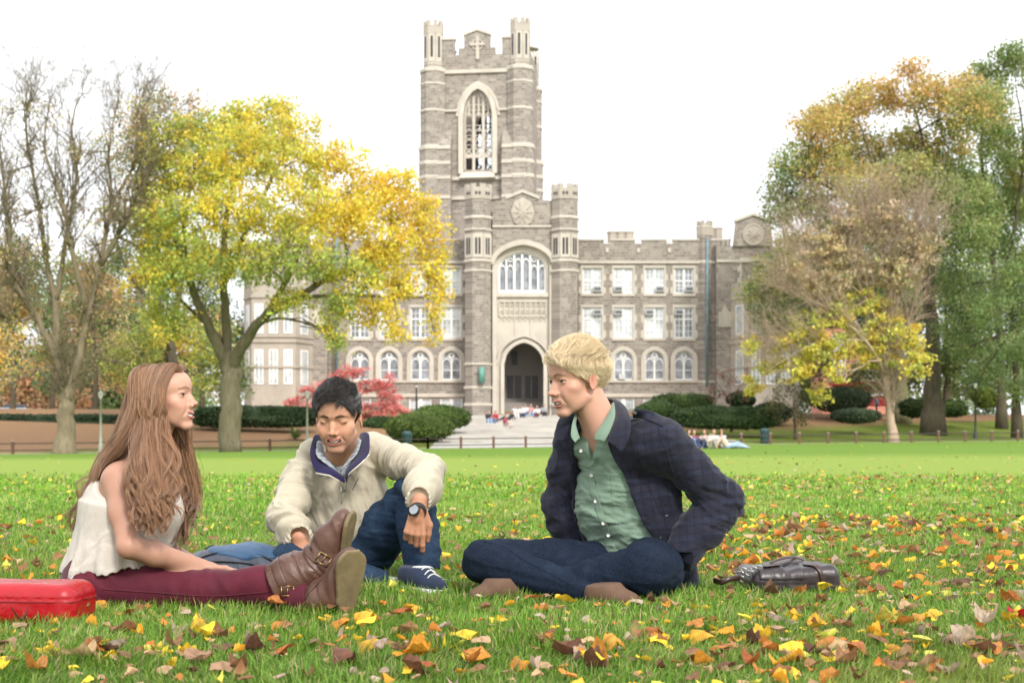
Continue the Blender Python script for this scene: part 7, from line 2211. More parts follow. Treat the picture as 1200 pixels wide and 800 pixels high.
def bush(label, px, py, Y, rx, rz, cols, seed, size=.07, ry=None, n=9000, flat_top=False, group='clipped bushes', name='bush', lumps=.08):
    """clipped bush: dense small leaves over a leafy core"""
    kk = Y/F_PX; c = np.array([(px-600)*kk, Y, CAM_H+(516-py)*kk]); r = np.array([rx*kk, (ry or rx*.8)*kk, rz*kk])
    gz = float(ground_z(c[0], Y)); rs = np.random.RandomState(seed)
    d = rs.normal(size=(n, 3)); d /= np.linalg.norm(d, axis=1, keepdims=True)
    if flat_top: d = np.sign(d)*np.abs(d)**.6; d /= (np.abs(d)**3.2).sum(1, keepdims=True)**(1/3.2)
    rr = 1+lumps*wob((d*2.2).astype(f32), 1.6, seed)+.05*rs.normal(size=n)
    P = c+d*r*rr[:, None]; k = P[:, 2] > gz-.05; P = P[k]; d = d[k]; n = len(P)
    u = np.cross(d, rs.normal(size=(n, 3))); u /= np.linalg.norm(u, axis=1, keepdims=True); w = np.cross(d, u)*.6+d*.6; w /= np.linalg.norm(w, axis=1, keepdims=True)
    s = size*rs.uniform(.7, 1.5, n)[:, None]
    V = np.stack([P-u*s, P+w*s*.7, P+u*s, P-w*s*.7], 1).reshape(-1, 3); F = np.arange(n*4).reshape(n, 4)
    base = np.asarray(cols)[rs.randint(0, len(cols), n)]; pat = .85+.25*wob(P.astype(f32), .8, seed+2)[:, None]
    T = np.repeat(np.clip(base*pat*(1+.15*rs.normal(size=(n, 1))), .003, 1), 4, axis=0)
    # core
    m = MB(); V2 = []; nu, nv = 24, 14
    uu = np.array([[math.cos(a)*math.sin(b), math.sin(a)*math.sin(b), math.cos(b)] for b in np.linspace(.01, 3.13, nv) for a in np.linspace(0, 2*math.pi, nu, endpoint=False)])
    if flat_top: uu = np.sign(uu)*np.abs(uu)**.6; uu /= (np.abs(uu)**3.2).sum(1, keepdims=True)**(1/3.2)
    Q = c+uu*r*(.95+lumps*wob((uu*2.2).astype(f32), 1.6, seed))[:, None]; Q[:, 2] = np.maximum(Q[:, 2], gz-.2)
    i = np.arange(nu*nv).reshape(nv, nu); F2 = np.stack([i[:-1], np.roll(i, -1, 1)[:-1], np.roll(i, -1, 1)[1:], i[1:]], -1).reshape(-1, 4)
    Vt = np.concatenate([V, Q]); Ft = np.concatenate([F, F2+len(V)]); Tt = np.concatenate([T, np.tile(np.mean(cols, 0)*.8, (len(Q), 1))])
    o = link(name, mesh_np(name, Vt, Ft, False, Tt), M_['leaf_dense'])
    return tag(o, label, 'bush', group)

def build_trees():
    M_['leaf'] = m_leaf('autumn_leaf', .5, .38); M_['leaf_dense'] = m_leaf('evergreen_leaf', .6, .12)
    B1 = m_bark('grey_tan_bark', (.21, .175, .125), (.085, .07, .05)); B0 = m_bark('grey_bark', (.27, .215, .155), (.14, .11, .08)); B2 = m_bark('dark_bark', (.13, .105, .08), (.055, .045, .035)); B3 = m_bark('olive_bark', (.24, .21, .13), (.11, .10, .06))
    YEL, YG, GOLD, GRN = (.76, .62, .09), (.52, .54, .11), (.80, .54, .08), (.32, .40, .11)
    DG, MG, OR, RU, TAN, PAL = (.10, .155, .06), (.22, .30, .10), (.60, .40, .15), (.46, .27, .14), (.52, .39, .23), (.70, .56, .30)
    # ---- the big yellow tree
    lob = []
    rs = np.random.RandomState(11)
    spec = [(250, 155, 0, 42, 30), (305, 135, 1, 38, 26), (345, 158, 0, 34, 26), (210, 175, -1, 34, 30), (185, 215, 0, 30, 28), (240, 205, -2, 42, 34), (300, 195, -3, 44, 36), (355, 205, -2, 38, 32),
            (400, 190, 0, 34, 26), (430, 220, 1, 32, 26), (470, 215, 0, 26, 20), (455, 250, -1, 36, 28), (495, 240, 1, 22, 20), (500, 275, 0, 24, 24), (460, 290, -2, 34, 26), (410, 265, -3, 40, 30), (350, 260, -4, 44, 34),
            (290, 260, -4, 42, 34), (230, 260, -3, 38, 32), (190, 275, -1, 30, 30), (170, 250, 1, 24, 26), (180, 320, 0, 28, 26), (215, 330, -3, 32, 26), (265, 315, -4, 36, 28), (320, 320, -4, 36, 28), (375, 315, -4, 38, 28),
            (425, 330, -3, 36, 24), (470, 335, -1, 28, 22), (505, 310, 0, 22, 22), (512, 345, 0, 13, 22), (508, 385, 0, 9, 22), (445, 370, -2, 26, 20), (400, 365, -3, 26, 20), (350, 362, -3, 24, 16), (470, 395, -2, 14, 16),
            (400, 398, -3, 15, 18), (190, 365, 0, 26, 22), (215, 385, -2, 24, 16), (205, 300, 2, 30, 30), (165, 300, 2, 20, 24), (280, 170, 3, 40, 30), (380, 235, 3, 40, 30), (440, 300, 3, 30, 24), (330, 120, 2, 20, 14), (270, 128, 1, 20, 14)]
    for x, y, dy, rx, rz in spec:
        w = np.clip((x-190)/270, 0, 1); pool = [GOLD, YEL, YEL, YEL] if w > .62 else ([YEL, YEL, YG, YG, YEL] if w > .3 else [YG, YEL, YG, YEL, GRN])
        if y > 300 and x < 430: pool = [YG, YEL, YG, GRN]
        lob.append((x, y, dy, rx, rz, pool))
    tree('large yellow maple standing left of the hall, turning from green to gold', 270, 75,
         [([(270, 533, 0), (270, 480, 0), (272, 440, 0), (266, 412, 0)], .62, .50), ([(268, 430, 0), (252, 395, -.5), (232, 345, -1), (214, 290, -1), (200, 240, 0), (195, 200, 0)], .34, .05),
          ([(267, 420, 0), (265, 370, 0), (264, 310, -.5), (270, 240, -.5), (285, 180, 0), (300, 140, .5)], .30, .05), ([(272, 432, 0), (292, 400, -1), (322, 372, -2), (355, 355, -2.5), (400, 325, -2), (450, 300, -1), (490, 270, 0)], .36, .04),
          ([(318, 374, -2), (345, 330, -2), (365, 270, -1), (380, 220, 0)], .20, .04), ([(258, 400, 0), (238, 378, 1), (205, 350, 1.5), (180, 310, 1.5)], .20, .04), ([(355, 355, -2.5), (410, 350, -2), (460, 350, -1), (500, 350, 0)], .14, .03),
          ([(232, 345, -1), (225, 290, -2), (235, 230, -2.5), (245, 180, -2)], .18, .04), ([(266, 330, -.5), (300, 270, -2), (330, 210, -2), (345, 165, -1)], .18, .04)],
         lob, B1, .19, 3.7, 17, 21, .56, .48, 1.3)
    # ---- bare tree at the far left, a few tan leaves left on it
    tree('tall half-bare tree with forked pale trunk, first from the left edge', 75, 74,
         [([(76, 534, 0), (78, 495, 0), (79, 470, 0), (80, 452, 0)], .50, .38), ([(79, 470, 0), (68, 425, 0), (45, 375, 0), (20, 330, -.5), (2, 280, -1), (-12, 220, -1)], .25, .03),
          ([(80, 462, 0), (92, 420, 0), (103, 370, 0), (118, 310, 0), (130, 240, 0), (128, 170, 0), (140, 110, 0)], .27, .02), ([(66, 420, 0), (62, 360, .5), (50, 300, .5), (40, 230, .5), (30, 150, 0), (38, 100, 0)], .22, .03),
          ([(62, 350, .5), (70, 280, 1), (82, 210, 1), (78, 140, 1), (90, 100, 1)], .16, .02), ([(103, 370, 0), (92, 300, -1), (80, 240, -1), (60, 180, -1), (66, 120, -1)], .18, .02), ([(118, 310, 0), (145, 270, -.5), (170, 215, -.5), (190, 160, 0)], .18, .02),
          ([(20, 330, -.5), (22, 270, -1.5), (14, 200, -1.5), (5, 130, -1)], .13, .02), ([(130, 240, 0), (150, 190, 1), (158, 140, 1), (165, 115, 1)], .12, .015), ([(40, 370, 0), (18, 380, -1), (-8, 360, -1)], .10, .02)],
         [(150, 370, -1, 26, 20, [PAL, TAN, OR]), (125, 330, 0, 20, 16, [TAN, PAL]), (20, 250, 0, 24, 26, [TAN, OR]), (60, 290, 0, 20, 18, [YG, TAN]), (170, 290, 1, 22, 22, [TAN, MG]), (105, 290, 0, 18, 16, [TAN, OR]), (10, 400, 0, 24, 22, [OR, PAL]), (50, 350, 1, 20, 20, [TAN, MG]), (90, 240, 1, 18, 16, [TAN, OR]), (30, 180, 0, 16, 16, [TAN]), (150, 230, 0, 16, 18, [TAN, OR])]+[(x, y, (x % 3)-1, 22, 20, [TAN, PAL, YG]) for x, y in ((-5, 330), (30, 300), (80, 330), (30, 440), (100, 400), (140, 420), (10, 200), (55, 240), (100, 180), (135, 170), (170, 180), (160, 130), (60, 140), (175, 240), (120, 260), (10, 130))],
         B0, .15, 2.2, 6, 33, .50, .5, 1.0, fine=46)
    # ---- other trees on the left, behind the fence
    tree('tan and olive leaved tree between the bare tree and the yellow maple', 200, 92, [([(205, 505, 0), (205, 440, 0), (200, 400, 0)], .32, .26), ([(200, 410, 0), (180, 330, 0), (170, 240, 0), (165, 150, 0)], .22, .04), ([(202, 400, 0), (215, 300, 0), (215, 200, 0), (205, 130, 0)], .20, .04), ([(190, 370, 0), (150, 310, -1), (135, 230, -1)], .14, .03)],
         [(165, 150, 0, 26, 26, [TAN, OR, MG]), (190, 125, 0, 24, 18, [TAN, MG]), (150, 190, 0, 26, 26, [MG, TAN]), (180, 200, 1, 26, 26, [TAN, MG, MG]), (215, 150, 1, 22, 22, [TAN, MG]), (140, 240, 0, 22, 26, [MG, TAN]), (165, 270, 0, 24, 26, [MG, YG, TAN]), (130, 300, 1, 22, 22, [MG]), (225, 115, 0, 14, 12, [TAN]), (155, 330, 1, 24, 24, [MG, OR]), (240, 200, 2, 24, 30, [MG, YG])],
         B2, .20, 3.4, 12, 45, .32, .7, .8)
    tree('yellow-green tree with low crown behind the long-haired woman', 198, 100, [([(198, 500, 0), (199, 440, 0), (198, 400, 0)], .30, .22), ([(198, 420, 0), (175, 390, 0), (150, 370, 0)], .12, .03), ([(198, 405, 0), (225, 375, 0), (245, 350, 0)], .12, .03)],
         [(165, 410, 0, 34, 26, [YG, MG, YG]), (205, 385, -1, 36, 26, [YG, YEL, MG]), (245, 405, 0, 32, 28, [YG, MG]), (235, 440, 0, 30, 26, [MG, YG]), (175, 445, 1, 30, 22, [MG, YG]), (145, 435, 0, 22, 24, [YG, MG]), (265, 440, 2, 24, 28, [MG, DG])], B2, .20, 2.8, 14, 55, .30, .65, .6)
    far = [(14, 118, 30, [MG, OR, TAN, DG], (14, 330), 62, 'mixed green and orange tree at the left edge beyond the hedge'), (60, 130, 30, [DG, MG, OR], (58, 400), 50, 'dark green tree beyond the hedge under the bare tree'),
           (110, 112, 26, [DG, MG, RU], (108, 350), 55, 'dark-trunked tall tree just right of the bare tree'), (150, 140, 30, [OR, RU, TAN], (150, 420), 40, 'rust-orange tree far behind the pale lamp post'), (-20, 105, 30, [OR, GOLD, MG], (-10, 420), 40, 'orange leaved tree cut by the left edge'),
           (275, 125, 30, [MG, DG, YG], (275, 400), 48, 'green tree behind the yellow maple trunk'), (235, 138, 30, [MG, YG, GRN], (230, 340), 60, 'green tree filling the gap left of the hall')]
    for i, (x, Y, r, cols, (cx, cy), R_, lab) in enumerate(far):
        rs = np.random.RandomState(100+i); L = []
        for j in range(9): L.append((cx+rs.normal()*R_*.42, cy+rs.normal()*R_*.55, rs.normal()*1.5, R_*.42, R_*.36, [cols[j % len(cols)], cols[(j+1) % len(cols)]]))
        tree(lab, x, Y, [([(x, 500, 0), (x+2, 440, 0), (cx, cy, 0)], .30, .10)], L, B2, .26, 1.8, 10, 200+i, .30, .9, .5)
    # rust-red ground shrubs behind
    # ---- right side
    A_, B_, C_ = (.48, .46, .15), (.58, .44, .15), (.33, .37, .13)
    L = []
    for x, y, rx, rz, cols in ((960, 150, 34, 28, [B_, A_, OR]), (1000, 125, 34, 26, [B_, OR, A_]), (1040, 105, 34, 22, [OR, B_]), (1085, 120, 34, 26, [OR, B_, C_]), (1120, 140, 30, 28, [C_, B_]), (935, 190, 30, 28, [A_, C_, MG]), (975, 195, 34, 30, [A_, B_]),
                               (1020, 170, 36, 32, [B_, A_, C_]), (1065, 170, 36, 32, [C_, B_, A_]), (1105, 190, 32, 32, [C_, MG]), (925, 225, 24, 22, [MG, C_]), (960, 240, 30, 26, [A_, MG]), (1005, 225, 34, 28, [A_, B_, C_]), (1050, 225, 36, 30, [C_, MG, B_]), (1095, 240, 34, 32, [MG, C_]),
                               (1130, 215, 26, 34, [C_, MG]), (915, 255, 16, 14, [MG]), (1080, 285, 36, 28, [MG, C_]), (1115, 290, 30, 30, [MG, C_]), (1040, 270, 30, 24, [A_, MG]), (945, 160, 20, 14, [B_]), (1065, 90, 20, 12, [OR]), (1112, 165, 26, 26, [B_, C_]), (1128, 110, 20, 20, [B_, OR]), (1060, 215, 34, 30, [C_, A_]), (1020, 250, 30, 26, [C_, A_]), (1130, 250, 26, 30, [C_, MG])):
        L.append((x, y, np.random.RandomState(int(x+y)).normal()*2.5, rx, rz, cols))
    tree('tall oak with orange-brown top and straight dark trunk on the right bank', 1093, 105, [([(1094, 494, 0), (1093, 450, 0), (1091, 400, 0), (1090, 350, 0), (1086, 300, 0)], .68, .42), ([(1087, 330, 0), (1060, 270, 0), (1030, 210, 0), (1010, 150, 0)], .30, .05),
          ([(1088, 320, 0), (1092, 250, 0), (1085, 180, 0), (1070, 120, 0)], .32, .05), ([(1088, 310, 0), (1115, 260, 0), (1135, 200, 0)], .24, .05), ([(1058, 268, 0), (1010, 240, 0), (960, 215, 0), (925, 205, 0)], .18, .04)],
         L, B2, .25, 3.7, 13, 61, .68, .75, .9)
    L = []
    for x, y, rx, rz, cols in ((1150, 90, 22, 20, [C_, MG]), (1185, 85, 26, 24, [MG, C_]), (1170, 70, 16, 12, [MG]), (1145, 130, 24, 24, [MG, C_]), (1180, 130, 28, 28, [MG, B_, C_]), (1160, 175, 28, 28, [MG, C_]), (1195, 185, 28, 30, [C_, B_]), (1215, 140, 26, 40, [MG, C_]), (1150, 225, 28, 28, [MG]), (1190, 240, 32, 30, [MG, C_]), (1225, 220, 26, 40, [MG]), (1165, 275, 28, 24, [MG, DG]), (1205, 290, 30, 26, [MG, C_])):
        L.append((x, y, np.random.RandomState(int(x*3+y)).normal()*2.5, rx, rz, cols))
    tree('tall green tree with slim grey stem at the right edge', 1172, 112, [([(1174, 492, 0), (1172, 420, 0), (1170, 350, 0)], .36, .28), ([(1170, 360, 0), (1160, 270, 0), (1150, 180, 0), (1155, 110, 0), (1160, 70, 0)], .26, .04), ([(1170, 350, 0), (1190, 260, 0), (1200, 170, 0), (1190, 100, 0)], .24, .04)], L, B2, .24, 3.6, 13, 71, .36, .75, .9)
    L = []
    HG = (.20, .29, .10)
    for x, y, rx, rz in ((1130, 335, 26, 22), (1165, 330, 30, 24), (1200, 330, 30, 26), (1140, 370, 28, 24), (1180, 370, 32, 26), (1215, 375, 28, 30), (1135, 405, 24, 18), (1170, 410, 32, 22), (1205, 420, 30, 26), (1155, 440, 26, 16), (1195, 455, 30, 18), (1120, 385, 18, 20)):
        L.append((x, y, np.random.RandomState(int(x*5+y)).normal()*2, rx, rz, [HG, (.25, .34, .12), (.15, .23, .08), (.32, .36, .13)]))
    tree('drooping blue-green evergreen tree in front of the right edge', 1190, 101, [([(1192, 496, 0), (1190, 430, 0), (1185, 360, 0), (1180, 310, 0)], .30, .08)], L, B2, .17, 4.0, 14, 81, .30, .6, .5)
    L = []
    for x, y, rx, rz in ((1110, 420, 34, 30), (1150, 450, 34, 26), (1070, 430, 34, 30), (1020, 440, 30, 22), (1190, 430, 34, 30), (1110, 370, 34, 30), (1060, 380, 30, 30), (1220, 380, 30, 40), (1150, 395, 30, 30), (960, 420, 30, 26), (925, 440, 26, 20), (1010, 400, 26, 30), (1040, 350, 30, 30), (1000, 330, 30, 30), (960, 360, 30, 30), (1110, 330, 34, 30), (950, 310, 24, 26), (920, 390, 22, 26), (1160, 340, 34, 40), (1205, 330, 30, 40)):
        L.append((x, y, np.random.RandomState(int(x*7+y)).normal()*2, rx, rz, [MG, (.12, .18, .07), DG, C_]))
    tree('dark green tree mass behind the straight dark trunk', 1110, 124, [([(1110, 488, 0), (1110, 430, 0), (1108, 360, 0)], .4, .1), ([(1110, 440, 0), (1060, 400, 0), (1000, 370, 0), (940, 370, 0)], .2, .06), ([(1110, 440, 0), (1160, 400, 0), (1210, 370, 0)], .2, .06)], L, B2, .26, 3.0, 13, 91, .4, .9, .4)
    tree('second brown trunked oak behind the slender yellow tree', 1056, 115, [([(1058, 494, 0), (1056, 440, 0), (1050, 380, 0), (1040, 320, 0)], .55, .25), ([(1050, 390, 0), (1020, 340, 0), (990, 300, 0)], .2, .05)],
         [(1000, 300, 0, 34, 30, [MG, C_, TAN]), (950, 330, 0, 34, 30, [MG, C_]), (905, 320, 0, 22, 26, [MG, YG]), (925, 290, 0, 22, 22, [MG, YG]), (975, 270, 0, 26, 22, [C_, MG]), (1045, 310, 0, 28, 26, [MG, C_]), (900, 370, 0, 18, 22, [C_, MG]), (930, 370, 0, 26, 26, [MG, C_]), (885, 345, 0, 16, 16, [MG, YG])], B3, .24, 2.5, 12, 95, .55, .75, .8)
    # slender tree in front: yellow leaves low, bare pinkish twigs above
    PT = m_bark('pinkish_twig_bark', (.52, .38, .31), (.34, .24, .19))
    YL = (.74, .67, .13); L = []
    for x, y, rx, rz in ((905, 425, 17, 14), (925, 405, 20, 15), (950, 385, 22, 15), (975, 370, 22, 14), (1005, 355, 22, 16), (935, 435, 18, 13), (960, 415, 22, 16), (985, 405, 20, 15), (975, 440, 14, 12), (1010, 400, 22, 18), (1035, 385, 20, 18), (1060, 395, 16, 16), (1030, 420, 20, 14), (1060, 430, 14, 12), (1070, 415, 12, 12), (965, 462, 10, 12), (890, 450, 12, 12), (990, 330, 16, 12), (960, 335, 14, 10), (1040, 355, 14, 12), (880, 410, 12, 10)):
        L.append((x, y, np.random.RandomState(int(x*9+y)).normal()*1.2, rx*1.15, rz*1.1, [YL, (.66, .62, .12), (.76, .60, .12), (.52, .54, .14)]))
    for x, y, rx, rz in ((960, 290, 30, 24), (1000, 270, 30, 24), (1040, 260, 28, 22), (1075, 290, 26, 26), (930, 320, 26, 22), (1000, 310, 34, 26), (1050, 320, 30, 26), (970, 335, 30, 20)): L.append((x, y, 0, rx, rz, [(.62, .50, .36), (.66, .54, .30), (.50, .44, .24)]))
    tree('slender leaning tree with bright yellow lower leaves and bare pinkish twigs above', 1047, 95, [([(1048, 517, 0), (1043, 480, 0), (1039, 445, 0), (1040, 410, 0)], .27, .17), ([(1040, 420, 0), (1045, 360, 0), (1040, 310, 0), (1045, 270, 0)], .13, .03), ([(1039, 440, 0), (1010, 400, -1), (975, 370, -1), (940, 350, -1), (915, 340, -1)], .12, .02), ([(1040, 430, 0), (1060, 390, 0), (1075, 340, 0), (1085, 290, 0)], .10, .02),
          ([(1040, 400, 0), (1015, 350, 0), (995, 300, 0), (985, 255, 0)], .11, .02), ([(1010, 400, -1), (960, 400, -1), (920, 420, -1), (890, 440, -1)], .08, .02), ([(1015, 350, 0), (970, 310, 0), (935, 290, 0)], .08, .015), ([(1042, 330, 0), (1065, 290, 0), (1075, 255, 0)], .07, .015), ([(1005, 330, 0), (1010, 280, 0), (1025, 245, 0)], .07, .015)],
         L, PT, .25, 2.8, 13, 105, .27, .42, 1.0, fine=60, flat=.6)
    # dogwood, red
    RD1, RD2, RD3 = (.72, .24, .22), (.80, .36, .32), (.58, .15, .15)
    L = []
    for x, y, rx, rz in ((345, 470, 15, 8), (365, 458, 17, 8), (388, 450, 18, 9), (372, 476, 15, 7), (400, 440, 15, 9), (418, 436, 15, 9), (428, 452, 18, 11), (448, 448, 15, 12), (455, 468, 18, 12), (468, 482, 12, 10), (440, 478, 16, 11), (410, 470, 18, 12), (395, 488, 14, 10), (428, 492, 15, 8), (352, 484, 10, 6), (380, 465, 16, 9)):
        L.append((x, y, np.random.RandomState(int(x*11+y)).normal()*.8, rx, rz, [RD1, RD2, RD2, RD3]))
    tree('coral-red dogwood in front of the left wing of the hall', 412, 105, [([(412, 503, 0), (411, 490, 0), (408, 478, 0)], .14, .10), ([(409, 482, 0), (390, 465, 0), (360, 465, 0)], .06, .02), ([(409, 480, 0), (425, 460, 0), (440, 445, 0)], .06, .02), ([(409, 480, 0), (440, 475, 0), (462, 470, 0)], .05, .02)], L, B2, .18, 5.2, 13, 115, .14, .34, 1.0, name='dogwood', cat='tree', flat=.45)
    PU = (.22, .06, .065)
    L = [(x, y, 0, rx, rz, [PU, (.28, .13, .09), (.14, .10, .05)]) for x, y, rx, rz in ((848, 435, 13, 8), (862, 445, 13, 9), (838, 452, 11, 8), (870, 460, 12, 9), (850, 462, 12, 8), (878, 440, 9, 8), (832, 466, 8, 5))]
    tree('small purple-leaved shrub tree right of the clipped bushes', 857, 104, [([(857, 494, 0), (856, 475, 0), (855, 460, 0)], .08, .05), ([(856, 470, 0), (845, 455, 0), (838, 445, 0)], .04, .02), ([(856, 470, 0), (868, 452, 0), (878, 442, 0)], .04, .02)], L, B2, .14, 1.7, 9, 125, .08, .34, 1.0, name='shrub_tree')
    L = [(x, y, 0, rx, rz, [(.17, .16, .075), (.24, .20, .11), (.12, .13, .05)]) for x, y, rx, rz in ((905, 470, 20, 14), (930, 455, 22, 14), (950, 470, 18, 14), (925, 485, 20, 12), (945, 492, 14, 8), (915, 448, 14, 10))]
    tree('small dull brown-green tree behind the right fence', 931, 98, [([(932, 510, 0), (931, 490, 0), (930, 472, 0)], .09, .06), ([(931, 480, 0), (915, 465, 0), (905, 455, 0)], .04, .02), ([(931, 480, 0), (945, 465, 0), (955, 455, 0)], .04, .02)], L, B2, .14, 2.6, 11, 135, .09, .4, .8, name='small_tree')
    # ---- bushes and hedges
    G1, G2, G3 = (.11, .17, .030), (.065, .115, .028), (.035, .070, .024)
    bush('rounded light green bush nearest the steps on their left', 491, 501, 92, 38, 17, [G1, (.15, .21, .04), G2], 1, .06)
    bush('rounded green bush behind the light green one left of the steps', 516, 489, 99, 34, 14, [G2, G1], 2, .06)
    bush('low dark bush under the red dogwood', 447, 500, 101, 22, 12, [G3, G2], 3, .07)
    bush('tall dark bush behind the dark-haired man', 385, 487, 100, 15, 17, [G3, (.028, .055, .022)], 4, .07)
    bush('broad dark green hedge right of the steps', 852, 489, 100, 58, 13, [G3, G2], 5, .06, ry=26, n=14000, flat_top=True)
    bush('lighter green hedge mound right of the blond man', 800, 473, 108, 34, 11, [G2, G1, G3], 6, .06, ry=22, flat_top=True)
    bush('rounded green bush hidden behind the navy jacket', 770, 484, 104, 26, 14, [G2, G3], 61, .06)
    bush('small dark bush behind the purple shrub', 868, 468, 112, 16, 9, [G3], 7, .07)
    bush('dark clipped hedge running left from the dark-haired man', 300, 488, 96, 70, 12, [(.030, .058, .020), G3], 8, .07, ry=18, n=16000, flat_top=True, group='long hedges')
    bush('long dark hedge across the far left', 50, 494, 98, 112, 8.5, [(.022, .044, .018), (.030, .056, .022)], 9, .07, ry=14, n=16000, flat_top=True, group='long hedges')
    bush('grey-green low shrub under the slender yellow tree', 1003, 487, 104, 27, 8, [(.085, .125, .065), (.055, .085, .045)], 12, .08, group='loose shrubs on the bank')
    bush('dark shrub beside the red stall', 985, 468, 116, 34, 14, [(.030, .055, .026), (.05, .07, .035)], 13, .08, group='loose shrubs on the bank')
    bush('light green shrub left of the straight dark trunk', 1072, 478, 112, 17, 10, [(.10, .16, .045), (.06, .10, .03)], 14, .08, group='loose shrubs on the bank', lumps=.2)
    bush('light green shrub right of the straight dark trunk', 1116, 479, 112, 16, 9, [(.12, .18, .04), (.06, .10, .03)], 15, .08, group='loose shrubs on the bank', lumps=.2)
    bush('yellow-green shrub between the trunk and the black lamp post', 1154, 465, 116, 13, 11, [(.22, .25, .04), (.10, .15, .03)], 16, .08, group='loose shrubs on the bank', lumps=.2)
    bush('dark shrub low at the right end of the bank', 905, 484, 110, 22, 12, [(.030, .055, .026)], 17, .08, group='loose shrubs on the bank')
    # woods far beyond, one mass
    rs = np.random.RandomState(8); L = []
    for x0, x1, y0, y1, Y, cols in ((-60, 275, 330, 500, 190, [MG, TAN, DG, OR, MG]), (880, 1260, 300, 500, 190, [MG, DG, C_, MG]), (-60, 200, 420, 500, 160, [DG, RU, MG, TAN])):
        for _ in range(46):
            px, py = rs.uniform(x0, x1), rs.uniform(y0, y1); k_ = Y/F_PX; r = rs.uniform(16, 30)*k_
            L.append((((px-600)*k_, Y+rs.normal()*6, CAM_H+(516-py)*k_), (r, r, r), [cols[rs.randint(len(cols))]]))
    SC, ST, _ = lobes_to_sprays(L, 1.5, 9); V, F, T = leaf_cloud(SC, np.full(len(SC), 1.3), ST, 26, .42, 10)
    tag(link('distant_woods', mesh_np('distant_woods', V, F, False, T), M_['leaf']), 'hazy mixed autumn woods far beyond the lawn', None, None, 'stuff')
    # spiky plant
    rs = np.random.RandomState(5); g = on_ground(346, 92); V = []; F = []
    for i in range(90):
        a = rs.uniform(0, 6.28); el = rs.uniform(.25, 1.35); ln = rs.uniform(.7, 1.25); d = np.array([math.cos(a)*math.cos(el), math.sin(a)*math.cos(el), math.sin(el)]); s = np.array([-math.sin(a), math.cos(a), 0])*.035
        b = g+(0, 0, .05); m_ = b+d*ln*.55; t = b+d*ln+np.array([0, 0, -.15*ln]); n0 = len(V); V += [b-s, b+s, m_-s, m_+s, t]; F += [(n0, n0+1, n0+3), (n0, n0+3, n0+2), (n0+2, n0+3, n0+4)]
    o = link('spiky_plant', mesh_np('spiky_plant', np.array(V), np.array(F), False, np.tile((.16, .22, .07), (len(V), 1))), M_['leaf_dense']); tag(o, 'spiky light green plant at the foot of the pale lamp post', 'plant')
# ================================================================== grass blades and fallen leaves
def build_grass():
    rs = np.random.RandomState(77); Vs = []; Fs = []; Ts = []; off = 0
    q = [(2.55, 4.0, 19000, .0017, .049), (4.0, 6.0, 10500, .0021, .048), (6.0, 9.0, 4200, .0033, .048), (9.0, 14, 1300, .0058, .050), (14, 24, 380, .011, .050)]
    for y0, y1, dens, w, h in q:
        X1 = .385; area = X1*(y1**2-y0**2)+.7*(y1-y0); n = int(area*dens)
        Y = np.sqrt(rs.uniform(y0**2, y1**2, n)); X = rs.uniform(-1, 1, n)*(X1*Y+.35)
        k_ = rs.rand(n) < 1-smooth(13, 23.5, Y)*(1 if y0 > 9 else 0); X, Y = X[k_], Y[k_]; n = len(X)
        P = np.stack([X, Y, ground_z(X, Y)], 1)
        cl = wob((P*np.array([1, 1, 0])).astype(f32), 9, 5)            # tufts
        cl2 = wob((P*np.array([1, 1, 0])).astype(f32), 2.2, 6)
        H = h*(1+.28*cl+.15*cl2)*rs.uniform(.45, 1.35, n); W = w*rs.uniform(.6, 1.5, n)
        a = rs.uniform(0, 6.283, n); lean = rs.uniform(.1, .95, n)+.25*np.abs(cl)
        a2 = np.where(rs.rand(n) < .6, 3.0*wob((P*np.array([1, 1, 0])).astype(f32), 5, 9)+rs.normal(size=n)*.6, a)
        D = np.stack([np.cos(a2), np.sin(a2), 0*a], 1); S = np.stack([-np.sin(a), np.cos(a), 0*a], 1)*W[:, None]
        up = np.array([0, 0, 1.0])
        m1 = P+D*(H*lean*.22)[:, None]+up*(H*.55)[:, None]; t = P+D*(H*lean*.75)[:, None]+up*(H*(1-.30*lean))[:, None]
        V = np.stack([P-S-up*.004, P+S-up*.004, m1+S*.75, m1-S*.75, t], 1); i = np.arange(n)[:, None]*5+off
        Vs.append(V.reshape(-1, 3)); Fs.append((i+np.array([0, 1, 2, 3]), i+np.array([3, 2, 4]))); off += n*5
        c = np.array([.140, .275, .032])*(1+.20*rs.normal(size=(n, 1))); y = rs.rand(n)
        c[y < .20] = np.array([.26, .36, .060])*(1+.15*rs.normal(size=((y < .20).sum(), 1))); c[y > .92] = (.42, .35, .17); k = (y > .78) & (y < .92); c[k] = np.array([.085, .17, .022])
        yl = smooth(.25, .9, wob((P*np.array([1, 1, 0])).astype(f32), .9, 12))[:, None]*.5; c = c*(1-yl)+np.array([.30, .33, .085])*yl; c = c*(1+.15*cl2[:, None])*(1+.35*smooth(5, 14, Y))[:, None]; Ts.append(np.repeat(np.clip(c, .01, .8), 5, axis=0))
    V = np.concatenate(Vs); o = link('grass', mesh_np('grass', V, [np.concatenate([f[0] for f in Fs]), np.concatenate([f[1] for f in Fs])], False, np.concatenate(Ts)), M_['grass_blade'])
    tag(o, 'bright green uneven lawn grass', None, None, 'stuff')

